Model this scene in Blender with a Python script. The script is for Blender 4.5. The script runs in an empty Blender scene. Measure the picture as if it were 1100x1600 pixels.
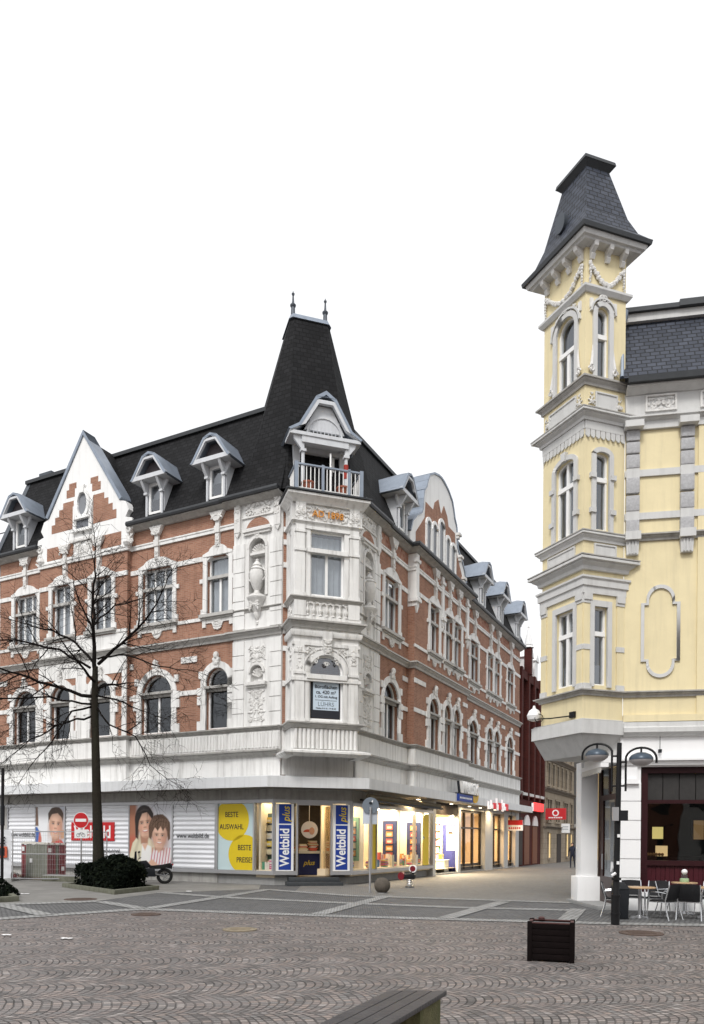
import bpy, bmesh, math, random
from mathutils import Vector, Matrix
R_=math.radians
random.seed(7)
S=bpy.context.scene
COL=S.collection

# ---------------------------------------------------------------- camera / sky / sun / exposure
CAMZ=1.85
cd=bpy.data.cameras.new('camera'); cam=bpy.data.objects.new('camera',cd); COL.objects.link(cam)
cam.location=(0,0,CAMZ)
cam.rotation_euler=(Matrix.Rotation(R_(90),3,'X')@Matrix.Rotation(.0084,3,'Z')).to_euler()
cd.sensor_fit='VERTICAL'; cd.sensor_height=36; cd.lens=1167/1600*36
cd.shift_x=0; cd.shift_y=512/1600
cd.clip_start=.1; cd.clip_end=2000
S.camera=cam
SUN_EL,SUN_AZ=R_(48),R_(200)     # azimuth clockwise from +Y: behind the camera, slightly left
W=bpy.data.worlds.new('World'); S.world=W; W.use_nodes=True
nt=W.node_tree; nt.nodes.clear()
sky=nt.nodes.new('ShaderNodeTexSky'); sky.sky_type='NISHITA'; sky.sun_disc=False
sky.sun_elevation=SUN_EL; sky.sun_rotation=SUN_AZ; sky.dust_density=6; sky.air_density=1.0
bw=nt.nodes.new('ShaderNodeHueSaturation'); bw.inputs['Saturation'].default_value=.06
mx=nt.nodes.new('ShaderNodeMix'); mx.data_type='RGBA'; mx.inputs['Factor'].default_value=.72
mx.inputs['B'].default_value=(9.4,9.5,9.7,1)
bg=nt.nodes.new('ShaderNodeBackground'); bg.inputs['Strength'].default_value=.098
wo=nt.nodes.new('ShaderNodeOutputWorld')
nt.links.new(sky.outputs[0],bw.inputs['Color']); nt.links.new(bw.outputs[0],mx.inputs['A'])
nt.links.new(mx.outputs['Result'],bg.inputs[0]); nt.links.new(bg.outputs[0],wo.inputs[0])
sd=bpy.data.lights.new('sun','SUN'); sd.energy=1.35; sd.angle=R_(13); sd.color=(1,.97,.93)
so=bpy.data.objects.new('sun',sd); COL.objects.link(so)
so.rotation_euler=Vector((-math.sin(SUN_AZ)*math.cos(SUN_EL),-math.cos(SUN_AZ)*math.cos(SUN_EL),-math.sin(SUN_EL))).to_track_quat('-Z','Y').to_euler()
S.view_settings.view_transform='Standard'; S.view_settings.look='None'
S.view_settings.gamma=1; S.view_settings.exposure=.55
S.render.engine='CYCLES'
S.cycles.max_bounces=8; S.cycles.transparent_max_bounces=16

# ---------------------------------------------------------------- materials
MATS={}
class NG:
    def __init__(s,name):
        s.m=bpy.data.materials.new(name); s.m.use_nodes=True; s.t=s.m.node_tree
        s.b=s.t.nodes['Principled BSDF']; s.out=s.t.nodes['Material Output']
    def n(s,typ,ins=None,**kw):
        x=s.t.nodes.new(typ)
        for k,v in kw.items(): setattr(x,k,v)
        if ins:
            for k,v in ins.items():
                if hasattr(v,'is_linked') or isinstance(v,bpy.types.NodeSocket): s.t.links.new(v,x.inputs[k])
                else: x.inputs[k].default_value=v
        return x
    def l(s,a,b): s.t.links.new(a,b)
    def math(s,op,a,b=None,c=None):
        x=s.t.nodes.new('ShaderNodeMath'); x.operation=op
        for i,v in enumerate((a,b,c)):
            if v is None: continue
            if isinstance(v,bpy.types.NodeSocket): s.t.links.new(v,x.inputs[i])
            else: x.inputs[i].default_value=v
        return x.outputs[0]
    def mix(s,f,a,b):
        x=s.t.nodes.new('ShaderNodeMix'); x.data_type='RGBA'
        for k,v in (('Factor',f),('A',a),('B',b)):
            if isinstance(v,bpy.types.NodeSocket): s.t.links.new(v,x.inputs[k])
            else: x.inputs[k].default_value=v if k=='Factor' else c4(v)
        return x.outputs['Result']
def c4(c): return (c[0],c[1],c[2],1) if len(c)==3 else c
def sc(c,k): return tuple(min(1,x*k) for x in c[:3])

def M_plain(name,col,rough=.6,var=.12,scale=6,metal=0,bump=.0,spec=.3,streak=0.,streakcol=(.1,.1,.09)):
    if name in MATS: return MATS[name]
    g=NG(name); g.b.inputs['Roughness'].default_value=rough; g.b.inputs['Metallic'].default_value=metal
    g.b.inputs['Specular IOR Level'].default_value=spec
    tc=g.n('ShaderNodeTexCoord')
    nz=g.n('ShaderNodeTexNoise',{'Vector':tc.outputs['Object'],'Scale':scale,'Detail':5,'Roughness':.6})
    c=g.mix(nz.outputs['Fac'],sc(col,1-var*1.6),sc(col,1+var*1.3))
    if streak:
        mp=g.n('ShaderNodeMapping',{'Vector':tc.outputs['Object'],'Scale':(3.0,3.0,.22)})
        n2=g.n('ShaderNodeTexNoise',{'Vector':mp.outputs[0],'Scale':1.6,'Detail':6,'Roughness':.65})
        rp=g.n('ShaderNodeValToRGB',{'Fac':n2.outputs['Fac']})
        rp.color_ramp.elements[0].position=.48; rp.color_ramp.elements[1].position=.78
        f=g.math('MULTIPLY',rp.outputs[0],streak)
        n3=g.n('ShaderNodeTexNoise',{'Vector':tc.outputs['Object'],'Scale':.35,'Detail':3})
        f2=g.math('MULTIPLY',f,g.math('ADD',n3.outputs['Fac'],.35))
        c=g.mix(f2,c,streakcol)
    g.l(c,g.b.inputs['Base Color'])
    if bump:
        n4=g.n('ShaderNodeTexNoise',{'Vector':tc.outputs['Object'],'Scale':scale*6,'Detail':4})
        bp=g.n('ShaderNodeBump',{'Height':n4.outputs['Fac'],'Strength':bump,'Distance':.02}); g.l(bp.outputs[0],g.b.inputs['Normal'])
    MATS[name]=g.m; return g.m

def M_brick(name,c1,c2,mortar,bw_=.25,bh=.075,ms=.012,offset=.5,rough=.85,bump=.4,varscale=1.2,var=.25,streak=.25):
    if name in MATS: return MATS[name]
    g=NG(name); g.b.inputs['Roughness'].default_value=rough
    uv=g.n('ShaderNodeTexCoord')
    br=g.n('ShaderNodeTexBrick',{'Vector':uv.outputs['UV'],'Color1':c4(c1),'Color2':c4(c2),'Mortar':c4(mortar),'Scale':1,'Mortar Size':ms,'Mortar Smooth':.2,'Bias':0,'Brick Width':bw_,'Row Height':bh})
    br.offset=offset
    nz=g.n('ShaderNodeTexNoise',{'Vector':uv.outputs['UV'],'Scale':varscale,'Detail':6,'Roughness':.65})
    hs=g.n('ShaderNodeHueSaturation',{'Color':br.outputs['Color'],'Value':g.math('ADD',g.math('MULTIPLY',nz.outputs['Fac'],var*2),1-var)})
    c=hs.outputs[0]
    if streak:
        mp=g.n('ShaderNodeMapping',{'Vector':uv.outputs['Object'],'Scale':(2.6,2.6,.3)})
        n2=g.n('ShaderNodeTexNoise',{'Vector':mp.outputs[0],'Scale':1.3,'Detail':6})
        rp=g.n('ShaderNodeValToRGB',{'Fac':n2.outputs['Fac']}); rp.color_ramp.elements[0].position=.5; rp.color_ramp.elements[1].position=.8
        c=g.mix(g.math('MULTIPLY',rp.outputs[0],streak),c,sc(c1,.35))
    g.l(c,g.b.inputs['Base Color'])
    g.b.inputs['Specular IOR Level'].default_value=.22
    bp=g.n('ShaderNodeBump',{'Height':g.math('SUBTRACT',1,br.outputs['Fac']),'Strength':bump,'Distance':.012}); g.l(bp.outputs[0],g.b.inputs['Normal'])
    MATS[name]=g.m; return g.m

def M_glass(name,tint=(.75,.78,.8),base=.07,rough=.015,refl=(.9,.94,1)):
    if name in MATS: return MATS[name]
    g=NG(name); g.t.nodes.remove(g.b)
    tr=g.n('ShaderNodeBsdfTransparent',{'Color':c4(tint)})
    tc=g.n('ShaderNodeTexCoord'); nz=g.n('ShaderNodeTexNoise',{'Vector':tc.outputs['Object'],'Scale':1.1,'Detail':1})
    bp=g.n('ShaderNodeBump',{'Height':nz.outputs['Fac'],'Strength':.2,'Distance':.06})
    gl=g.n('ShaderNodeBsdfGlossy',{'Color':c4(refl),'Roughness':rough,'Normal':bp.outputs[0]})
    ge=g.n('ShaderNodeNewGeometry')
    dt=g.n('ShaderNodeVectorMath',{0:ge.outputs['Normal'],1:ge.outputs['Incoming']},operation='DOT_PRODUCT')
    f=g.math('ADD',g.math('MULTIPLY',g.math('POWER',g.math('SUBTRACT',1,g.math('ABSOLUTE',dt.outputs['Value'])),5),.9),base+.05)
    ms=g.n('ShaderNodeMixShader',{0:f,1:tr.outputs[0],2:gl.outputs[0]}); g.l(ms.outputs[0],g.out.inputs[0])
    MATS[name]=g.m; return g.m
def M_emit(name,col,st):
    if name in MATS: return MATS[name]
    g=NG(name); g.b.inputs['Base Color'].default_value=c4(col); g.b.inputs['Emission Color'].default_value=c4(col); g.b.inputs['Emission Strength'].default_value=st
    MATS[name]=g.m; return g.m

def M_cobble():
    g=NG('cobble_fans'); g.b.inputs['Roughness'].default_value=.62
    tc=g.n('ShaderNodeTexCoord')
    wn=g.n('ShaderNodeTexNoise',{'Vector':tc.outputs['Object'],'Scale':.9,'Detail':2})
    sx=g.n('ShaderNodeSeparateXYZ',{0:tc.outputs['Object']})
    wx=g.math('MULTIPLY',g.math('SUBTRACT',wn.outputs['Fac'],.5),.26)
    # rotate by ~ -12 deg
    ca,sa=math.cos(R_(-9)),math.sin(R_(-9))
    X=g.math('ADD',g.math('SUBTRACT',g.math('MULTIPLY',sx.outputs[0],ca),g.math('MULTIPLY',sx.outputs[1],sa)),wx)
    Y=g.math('ADD',g.math('ADD',g.math('MULTIPLY',sx.outputs[0],sa),g.math('MULTIPLY',sx.outputs[1],ca)),wx)
    Wd=1.0; rad=.69
    X,Y=Y,X
    cx=g.math('FLOOR',g.math('DIVIDE',X,Wd))
    tx=g.math('SUBTRACT',g.math('SUBTRACT',X,g.math('MULTIPLY',cx,Wd)),Wd/2)
    off=g.math('SQRT',g.math('SUBTRACT',rad*rad,g.math('MULTIPLY',tx,tx)))
    v=g.math('SUBTRACT',Y,off)
    rh=.1
    rowf=g.math('DIVIDE',v,rh)
    row=g.math('FLOOR',rowf)
    fv=g.math('SUBTRACT',rowf,row)
    ang=g.math('MULTIPLY',g.math('ARCSINE',g.math('DIVIDE',tx,rad)),rad)
    wr=g.n('ShaderNodeTexWhiteNoise',{'Vector':g.n('ShaderNodeCombineXYZ',{0:row,1:cx}).outputs[0]})
    colf=g.math('ADD',g.math('DIVIDE',ang,.1),wr.outputs['Value'])
    cc=g.math('FLOOR',colf); fu=g.math('SUBTRACT',colf,cc)
    wc=g.n('ShaderNodeTexWhiteNoise',{'Vector':g.n('ShaderNodeCombineXYZ',{0:g.math('ADD',cc,g.math('MULTIPLY',cx,37.3)),1:row}).outputs[0]})
    # joint distance
    du=g.math('MULTIPLY',g.math('MINIMUM',fu,g.math('SUBTRACT',1,fu)),.1)
    dv=g.math('MULTIPLY',g.math('MINIMUM',fv,g.math('SUBTRACT',1,fv)),rh)
    dn=g.n('ShaderNodeTexNoise',{'Vector':tc.outputs['Object'],'Scale':26,'Detail':3})
    d=g.math('ADD',g.math('MINIMUM',g.math('MULTIPLY',du,1.1),dv),g.math('MULTIPLY',g.math('SUBTRACT',dn.outputs['Fac'],.5),.012))
    jt=g.n('ShaderNodeMapRange',{'Value':d,'From Min':.004,'From Max':.015}); jt.interpolation_type='SMOOTHSTEP'
    rp=g.n('ShaderNodeValToRGB',{'Fac':wc.outputs['Value']})
    e=rp.color_ramp.elements; e[0].position=0; e[0].color=(.10,.09,.086,1); e[1].position=1; e[1].color=(.30,.27,.255,1)
    for p,c in ((.25,(.19,.172,.165)),(.5,(.21,.17,.156)),(.68,(.17,.163,.16)),(.85,(.25,.197,.172))):
        x=e.new(p); x.color=c4(c)
    big=g.n('ShaderNodeTexNoise',{'Vector':tc.outputs['Object'],'Scale':.45,'Detail':6,'Roughness':.6})
    fine=g.n('ShaderNodeTexNoise',{'Vector':tc.outputs['Object'],'Scale':60,'Detail':4})
    val=g.math('ADD',g.math('MULTIPLY',big.outputs['Fac'],.75),g.math('ADD',g.math('MULTIPLY',fine.outputs['Fac'],.6),.3))
    hs=g.n('ShaderNodeHueSaturation',{'Color':rp.outputs[0],'Value':val,'Saturation':.88})
    jn=g.n('ShaderNodeTexNoise',{'Vector':tc.outputs['Object'],'Scale':1.7,'Detail':4})
    jr=g.n('ShaderNodeMapRange',{'Value':jn.outputs['Fac'],'From Min':.35,'From Max':.65,'To Min':.55,'To Max':0.0})
    st=g.n('ShaderNodeTexNoise',{'Vector':tc.outputs['Object'],'Scale':.8,'Detail':8,'Roughness':.7,'Distortion':.6})
    sr=g.n('ShaderNodeMapRange',{'Value':st.outputs['Fac'],'From Min':.56,'From Max':.72,'To Min':0.0,'To Max':.45})
    stone_c=g.mix(sr.outputs[0],hs.outputs[0],(.09,.08,.075))
    c=g.mix(g.math('MAXIMUM',jt.outputs[0],jr.outputs[0]),(.035,.032,.03),stone_c)
    g.l(c,g.b.inputs['Base Color'])
    hgt=g.math('ADD',jt.outputs[0],g.math('ADD',g.math('MULTIPLY',fine.outputs['Fac'],.25),g.math('MULTIPLY',wc.outputs['Value'],.3)))
    bp=g.n('ShaderNodeBump',{'Height':hgt,'Strength':.85,'Distance':.012}); g.l(bp.outputs[0],g.b.inputs['Normal'])
    g.b.inputs['Specular IOR Level'].default_value=.35
    MATS['cobble']=g.m; return g.m

plaster=M_plain('white_plaster',(.76,.755,.74),.8,.07,2.5,bump=.15,streak=.8,streakcol=(.25,.24,.22))
plaster_clean=M_plain('white_paint_wall',(.84,.84,.83),.7,.03,2,bump=.06,streak=.12,streakcol=(.45,.44,.42))
ornmat=M_plain('ornament_stucco',(.70,.69,.67),.85,.12,9,bump=.2,streak=.35,streakcol=(.28,.27,.25))
stone=M_plain('cornice_stone',(.47,.46,.44),.85,.12,4,bump=.15,streak=.5,streakcol=(.16,.155,.145))
stone_dirty=M_plain('dirty_cornice_stone',(.40,.39,.37),.9,.2,5,bump=.15,streak=.7,streakcol=(.12,.115,.105))
brick=M_brick('facade_brick',(.35,.182,.122),(.265,.13,.088),(.33,.235,.18),.25,.077,.008,bump=.3,streak=.4,var=.32)
brick_pattern=M_brick('patterned_frieze_brick',(.44,.26,.19),(.24,.085,.055),(.34,.22,.17),.16,.16,.012,.5,bump=.3)
slate=M_brick('dark_roof_slate',(.006,.006,.007),(.014,.014,.0155),(.003,.003,.0033),.3,.2,.02,rough=.85,bump=.8,streak=.0,var=.5)
slate_blue=M_brick('blue_grey_roof_slate',(.036,.042,.058),(.060,.068,.090),(.014,.015,.018),.25,.15,.016,rough=.5,bump=1.0,streak=.0,var=.4)
zinc=M_plain('zinc_sheet',(.27,.31,.37),.42,.16,3,metal=.45,streak=.4,streakcol=(.12,.135,.16))
zinc_dark=M_plain('dark_zinc',(.075,.085,.10),.45,.2,3,metal=.3)
gutter_m=M_plain('gutter_metal',(.045,.048,.052),.45,.2,4,metal=.3)
white_frame=M_plain('white_window_frame',(.82,.82,.81),.4,.03,5)
aluminium=M_plain('aluminium_profile',(.42,.42,.43),.4,.06,5,metal=.5)
glass=M_glass('window_glass',base=.11)
glass_dark=M_glass('dark_window_glass',(.55,.58,.6),.035)
glass_shop=M_glass('shop_glass',(.95,.96,.96),.0)
curtain_m=M_plain('curtain_cloth',(.42,.43,.44),.9,.15,3)
curtain_grey=M_plain('grey_curtain_cloth',(.22,.225,.235),.9,.15,3)
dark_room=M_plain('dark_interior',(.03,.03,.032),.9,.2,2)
yellow_wall=M_plain('yellow_plaster',(.74,.645,.41),.85,.07,1.6,bump=.2,streak=.42,streakcol=(.42,.37,.25))
grey_trim=M_plain('grey_painted_trim',(.58,.58,.57),.8,.07,4,bump=.1,streak=.35,streakcol=(.24,.24,.235))
rough_trim=M_plain('rough_grey_stucco',(.48,.48,.49),.95,.25,16,bump=.9)
black_metal=M_plain('black_metal',(.009,.009,.010),.5,.2,8,metal=.2)
dark_metal=M_plain('dark_grey_metal',(.018,.020,.024),.55,.2,8,metal=.3)
steel=M_plain('brushed_steel',(.62,.63,.65),.28,.05,10,metal=.9)
wood_dark=M_plain('dark_stained_wood',(.007,.0045,.0045),.8,.3,9,bump=.3,spec=.08)
maroon=M_plain('maroon_painted_wood',(.028,.006,.008),.4,.15,6)

# ---------------------------------------------------------------- geometry helpers
class F:
    """vertical facade frame: u along, z up, d outward"""
    def __init__(s,P,D,N=None,d0=0):
        s.P=Vector((P[0],P[1])); s.D=Vector((D[0],D[1])).normalized()
        s.N=Vector((N[0],N[1])).normalized() if N is not None else Vector((s.D.y,-s.D.x)); s.d0=d0
    def __call__(s,u,z,d=0):
        q=s.P+s.D*u+s.N*(d+s.d0); return Vector((q.x,q.y,z))
    def sh(s,d): return F(s.P,s.D,s.N,s.d0+d)

ORIGIN={}
class MB:
    def __init__(s): s.v=[];s.f=[];s.mi=[];s.m=0
    def add(s,vs,fs):
        o=len(s.v); s.v+= [Vector(x) for x in vs]
        for f in fs: s.f.append([o+i for i in f]); s.mi.append(s.m)
        return s
    def quad(s,a,b,c,d): return s.add([a,b,c,d],[(0,1,2,3)])
    def poly(s,ps): return s.add(ps,[tuple(range(len(ps)))])
    def box(s,fr,u0,u1,z0,z1,d0,d1):
        vs=[fr(u,z,d) for d in (d0,d1) for z in (z0,z1) for u in (u0,u1)]
        return s.add(vs,[(0,1,3,2),(4,6,7,5),(0,2,6,4),(1,5,7,3),(0,4,5,1),(2,3,7,6)])
    def prism(s,fr,pts,d0,d1):
        n=len(pts)
        vs=[fr(u,z,d0) for u,z in pts]+[fr(u,z,d1) for u,z in pts]
        fs=[tuple(range(n)),tuple(range(2*n-1,n-1,-1))]+[(i,(i+1)%n,n+(i+1)%n,n+i) for i in range(n)]
        return s.add(vs,fs)
    def strip_prism(s,fr,inner,outer,d0,d1):
        """ring-like piece between two polylines of equal length"""
        for i in range(len(inner)-1):
            s.prism(fr,[inner[i],inner[i+1],outer[i+1],outer[i]],d0,d1)
        return s
    def hull(s,bot,top,cap=True):
        n=len(bot); vs=list(bot)+list(top)
        fs=[(i,(i+1)%n,n+(i+1)%n,n+i) for i in range(n)]
        if cap: fs+=[tuple(range(n-1,-1,-1)),tuple(range(n,2*n))]
        return s.add(vs,fs)
    def xyz(s,x0,x1,y0,y1,z0,z1): return s.hull([(x0,y0,z0),(x1,y0,z0),(x1,y1,z0),(x0,y1,z0)],[(x0,y0,z1),(x1,y0,z1),(x1,y1,z1),(x0,y1,z1)])
    def obox(s,c,ax,sx,sy,z0,z1):
        """box centred at c (x,y) with x axis direction ax"""
        a=Vector((ax[0],ax[1])).normalized(); b=Vector((-a.y,a.x)); c=Vector((c[0],c[1]))
        q=[c+a*i*sx/2+b*j*sy/2 for i,j in ((-1,-1),(1,-1),(1,1),(-1,1))]
        return s.hull([(p.x,p.y,z0) for p in q],[(p.x,p.y,z1) for p in q])
    def sweep(s,path,prof):
        """prof: closed loop of (d,z), swept along plan path; outward is the right-hand side of travel"""
        n=len(path); P=[Vector((p[0],p[1])) for p in path]; ms=[]
        for i in range(n):
            ns=[]
            if i>0: t=(P[i]-P[i-1]).normalized(); ns.append(Vector((t.y,-t.x)))
            if i<n-1: t=(P[i+1]-P[i]).normalized(); ns.append(Vector((t.y,-t.x)))
            ms.append(ns[0] if len(ns)==1 else (ns[0]+ns[1])/(1+ns[0].dot(ns[1])))
        k=len(prof); vs=[]
        for i in range(n):
            for d,z in prof:
                q=P[i]+ms[i]*d; vs.append((q.x,q.y,z))
        fs=[(i*k+j,i*k+(j+1)%k,(i+1)*k+(j+1)%k,(i+1)*k+j) for i in range(n-1) for j in range(k)]
        fs+=[tuple(range(k)),tuple(range((n-1)*k,n*k))]
        return s.add(vs,fs)
    def tube(s,pts,rad,n=8,cap=True):
        pts=[Vector(p) for p in pts]
        if not hasattr(rad,'__len__'): rad=[rad]*len(pts)
        vs=[];ref=None
        for i,p in enumerate(pts):
            t=(pts[min(i+1,len(pts)-1)]-pts[max(i-1,0)])
            if t.length<1e-9: t=Vector((0,0,1))
            t.normalize()
            if ref is None: ref=Vector((0,0,1)) if abs(t.z)<.9 else Vector((1,0,0))
            a=(ref-t*ref.dot(t))
            if a.length<1e-6: a=t.orthogonal()
            a.normalize(); b=t.cross(a); ref=a
            for j in range(n):
                w=2*math.pi*j/n; vs.append(p+(a*math.cos(w)+b*math.sin(w))*rad[i])
        fs=[(i*n+j,i*n+(j+1)%n,(i+1)*n+(j+1)%n,(i+1)*n+j) for i in range(len(pts)-1) for j in range(n)]
        if cap: fs+=[tuple(range(n-1,-1,-1)),tuple(range((len(pts)-1)*n,len(pts)*n))]
        return s.add(vs,fs)
    def lathe(s,c,prof,n=16,a0=0,a1=2*math.pi,squash=None,axis=None):
        """prof list of (r,z) round the vertical through c (x,y,z0)"""
        vs=[];full=abs(a1-a0-2*math.pi)<1e-6; m=n if full else n+1
        for r,z in prof:
            for j in range(m):
                w=a0+(a1-a0)*j/n; vs.append((c[0]+r*math.cos(w),c[1]+r*math.sin(w),c[2]+z))
        fs=[]
        for i in range(len(prof)-1):
            for j in range(n):
                j2=(j+1)%m if full else j+1
                fs.append((i*m+j,i*m+j2,(i+1)*m+j2,(i+1)*m+j))
        if full:
            fs+=[tuple(range(m-1,-1,-1)),tuple(range((len(prof)-1)*m,len(prof)*m))]
        return s.add(vs,fs)
    def blob(s,c,r,ex=Vector((1,0,0)),ey=Vector((0,1,0)),ez=Vector((0,0,1)),n=6,m=4):
        vs=[];c=Vector(c)
        for i in range(m+1):
            th=math.pi*i/m
            for j in range(n):
                ph=2*math.pi*j/n
                vs.append(c+ex*r[0]*math.sin(th)*math.cos(ph)+ey*r[1]*math.sin(th)*math.sin(ph)+ez*r[2]*math.cos(th))
        fs=[(i*n+j,i*n+(j+1)%n,(i+1)*n+(j+1)%n,(i+1)*n+j) for i in range(m) for j in range(n)]
        return s.add(vs,fs)
    def pieces(s):
        import numpy as np
        par=list(range(len(s.v)))
        def fd(i):
            while par[i]!=i: par[i]=par[par[i]]; i=par[i]
            return i
        seen={}
        for i,v in enumerate(s.v):
            k=(round(v.x,4),round(v.y,4),round(v.z,4))
            if k in seen: par[fd(i)]=fd(seen[k])
            else: seen[k]=i
        for f in s.f:
            for i in f[1:]: par[fd(i)]=fd(f[0])
        r=[fd(i) for i in range(len(s.v))]; roots=sorted(set(r)); ix={a:j for j,a in enumerate(roots)}
        isl=np.array([ix[a] for a in r]); k=len(roots); P=np.array([tuple(v) for v in s.v])
        if k<2 or k>1500: return None
        lo=np.full((k,3),1e9); hi=np.full((k,3),-1e9); np.minimum.at(lo,isl,P); np.maximum.at(hi,isl,P)
        sz=(hi-lo).max(axis=1); gap=np.maximum(0,np.maximum(lo[:,None]-hi[None],lo[None]-hi[:,None]))
        near=np.sqrt((gap**2).sum(axis=2))<=np.maximum(.02,.5*np.maximum(sz[:,None],sz[None]))*.98
        lab=-np.ones(k,int); c=0
        for i in range(k):
            if lab[i]>=0: continue
            st=[i]; lab[i]=c
            while st:
                j=st.pop()
                for q in np.nonzero(near[j]&(lab<0))[0]: lab[q]=c; st.append(q)
            c+=1
        if c<2: return None
        return lab[isl],c
    def build(s,name,mats,parent=None,smooth=35,bevel=0,origin=None,split=True):
        if parent is not None and split and len(s.v)<60000:
            pc=s.pieces()
            if pc:
                lab,c=pc; outs=[]
                for q in range(c):
                    m=MB(); mp={}
                    for f,mi in zip(s.f,s.mi):
                        if lab[f[0]]!=q: continue
                        for i in f:
                            if i not in mp: mp[i]=len(m.v); m.v.append(s.v[i])
                        m.f.append([mp[i] for i in f]); m.mi.append(mi)
                    outs.append(m)
                outs.sort(key=lambda m:-len(m.v))
                return [m.build(name,mats,parent,smooth,bevel,origin,False) for m in outs][0]
        if not isinstance(mats,(list,tuple)): mats=[mats]
        me=bpy.data.meshes.new(name); o=bpy.data.objects.new(name,me); COL.objects.link(o)
        org=Vector((0,0,0))
        if parent is not None:
            org=ORIGIN[parent.name]; o.parent=parent; ORIGIN[o.name]=org
        elif origin is not None:
            org=Vector(origin); o.location=org; ORIGIN[o.name]=org
        else: ORIGIN[o.name]=org
        me.from_pydata([tuple(v-org) for v in s.v],[],s.f)
        for m in mats: me.materials.append(m)
        me.polygons.foreach_set('material_index',s.mi)
        bm=bmesh.new(); bm.from_mesh(me)
        bmesh.ops.remove_doubles(bm,verts=bm.verts,dist=1e-5)
        bmesh.ops.recalc_face_normals(bm,faces=bm.faces)
        if bevel:
            es=[e for e in bm.edges if len(e.link_faces)==2 and e.calc_face_angle(0)>.6]
            bmesh.ops.bevel(bm,geom=es,offset=bevel,segments=2,affect='EDGES',profile=.6)
        uvl=bm.loops.layers.uv.new('UVMap')
        for f in bm.faces:
            n=f.normal
            if abs(n.z)>.93: tx,ty=Vector((1,0,0)),Vector((0,1,0))
            else:
                tx=Vector((-n.y,n.x,0)).normalized(); ty=n.cross(tx)
            for l in f.loops:
                p=l.vert.co+org; l[uvl].uv=(p.dot(tx),p.dot(ty))
        bm.to_mesh(me); bm.free()
        if smooth:
            me.polygons.foreach_set('use_smooth',[True]*len(me.polygons)); me.set_sharp_from_angle(angle=R_(smooth))
        me.update()
        return o
def thing(name,label,cat,loc,group=None):
    o=bpy.data.objects.new(name,None); COL.objects.link(o); o.location=loc; o.empty_display_size=.2
    ORIGIN[o.name]=Vector(loc); tag(o,label,cat,group); return o
def tag(o,label,cat,group=None):
    o['label']=label; o['category']=cat
    if group: o['group']=group
    return o
def struct(o): o['kind']='structure'; return o
def dup(root,loc,rotz=None,label=None,group=None):
    r=root.copy(); COL.objects.link(r); r.location=loc
    if rotz is not None: r.rotation_euler=(0,0,rotz)
    if label: r['label']=label
    if group: r['group']=group
    for ch in list(root.children):
        c=ch.copy(); COL.objects.link(c); c.parent=r
        for g in list(ch.children):
            d=g.copy(); COL.objects.link(d); d.parent=c
    return r
def text_mesh(txt,size,ext=.006,bold=0.,shear=0.,sx=1.,align='CENTER'):
    cu=bpy.data.curves.new('lettering','FONT'); cu.body=txt; cu.size=size; cu.extrude=ext; cu.align_x=align; cu.align_y='CENTER'
    cu.offset=bold; cu.shear=shear; cu.resolution_u=3
    ob=bpy.data.objects.new('lettering',cu); COL.objects.link(ob)
    dg=bpy.context.evaluated_depsgraph_get(); me=bpy.data.meshes.new_from_object(ob.evaluated_get(dg))
    vs=[Vector((v.co.x*sx,v.co.y,v.co.z)) for v in me.vertices]; fs=[tuple(p.vertices) for p in me.polygons]
    bpy.data.objects.remove(ob); bpy.data.curves.remove(cu); bpy.data.meshes.remove(me)
    return vs,fs
def put_text(mb,fr,txt,u,z,d,size,bold=0.,shear=0.,sx=1.,rot=0,ext=.004,align='CENTER'):
    """fr must run left-to-right as seen from outside"""
    vs,fs=text_mesh(txt,size,ext,bold,shear,sx,align); c,s_=math.cos(rot),math.sin(rot)
    mb.add([fr(u+v.x*c-v.y*s_,z+v.x*s_+v.y*c,d+v.z) for v in vs],fs)
def arc(uc,zc,r,a0,a1,n=10,rz=None):
    rz=r if rz is None else rz
    return [(uc+r*math.cos(a0+(a1-a0)*i/n),zc+rz*math.sin(a0+(a1-a0)*i/n)) for i in range(n+1)]

def wall(mb,fr,u0,u1,z0,z1,ops=(),t=.34):
    us=sorted({u0,u1}|{o['u0'] for o in ops}|{o['u1'] for o in ops}); zs=sorted({z0,z1}|{o['z0'] for o in ops}|{o['z1'] for o in ops})
    us=[u for u in us if u0<=u<=u1]; zs=[z for z in zs if z0<=z<=z1]
    for i in range(len(us)-1):
        for j in range(len(zs)-1):
            uc,zc=(us[i]+us[i+1])/2,(zs[j]+zs[j+1])/2
            if any(o['u0']<uc<o['u1'] and o['z0']<zc<o['z1'] for o in ops): continue
            mb.quad(fr(us[i],zs[j]),fr(us[i+1],zs[j]),fr(us[i+1],zs[j+1]),fr(us[i],zs[j+1]))
def reveal(mb,fr,o,t=.34):
    a,b,c,e=o['u0'],o['u1'],o['z0'],o['z1']
    if o.get('arch'):
        uc=(a+b)/2; r=(b-a)/2; zs=e-r*o.get('k',1)
        pts=arc(uc,zs,r,math.pi,0,12,r*o.get('k',1))
        for i in range(12):
            p,q=pts[i],pts[i+1]
            mb.poly([fr(*p),fr(*q),fr(q[0],e),fr(p[0],e)])
            mb.quad(fr(p[0],p[1],0),fr(q[0],q[1],0),fr(q[0],q[1],-t),fr(p[0],p[1],-t))
        e=zs
    else: mb.quad(fr(a,e,0),fr(b,e,0),fr(b,e,-t),fr(a,e,-t))
    mb.quad(fr(a,c,0),fr(b,c,0),fr(b,c,-t),fr(a,c,-t))
    for u in (a,b): mb.quad(fr(u,c,0),fr(u,e,0),fr(u,e,-t),fr(u,c,-t))
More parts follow.
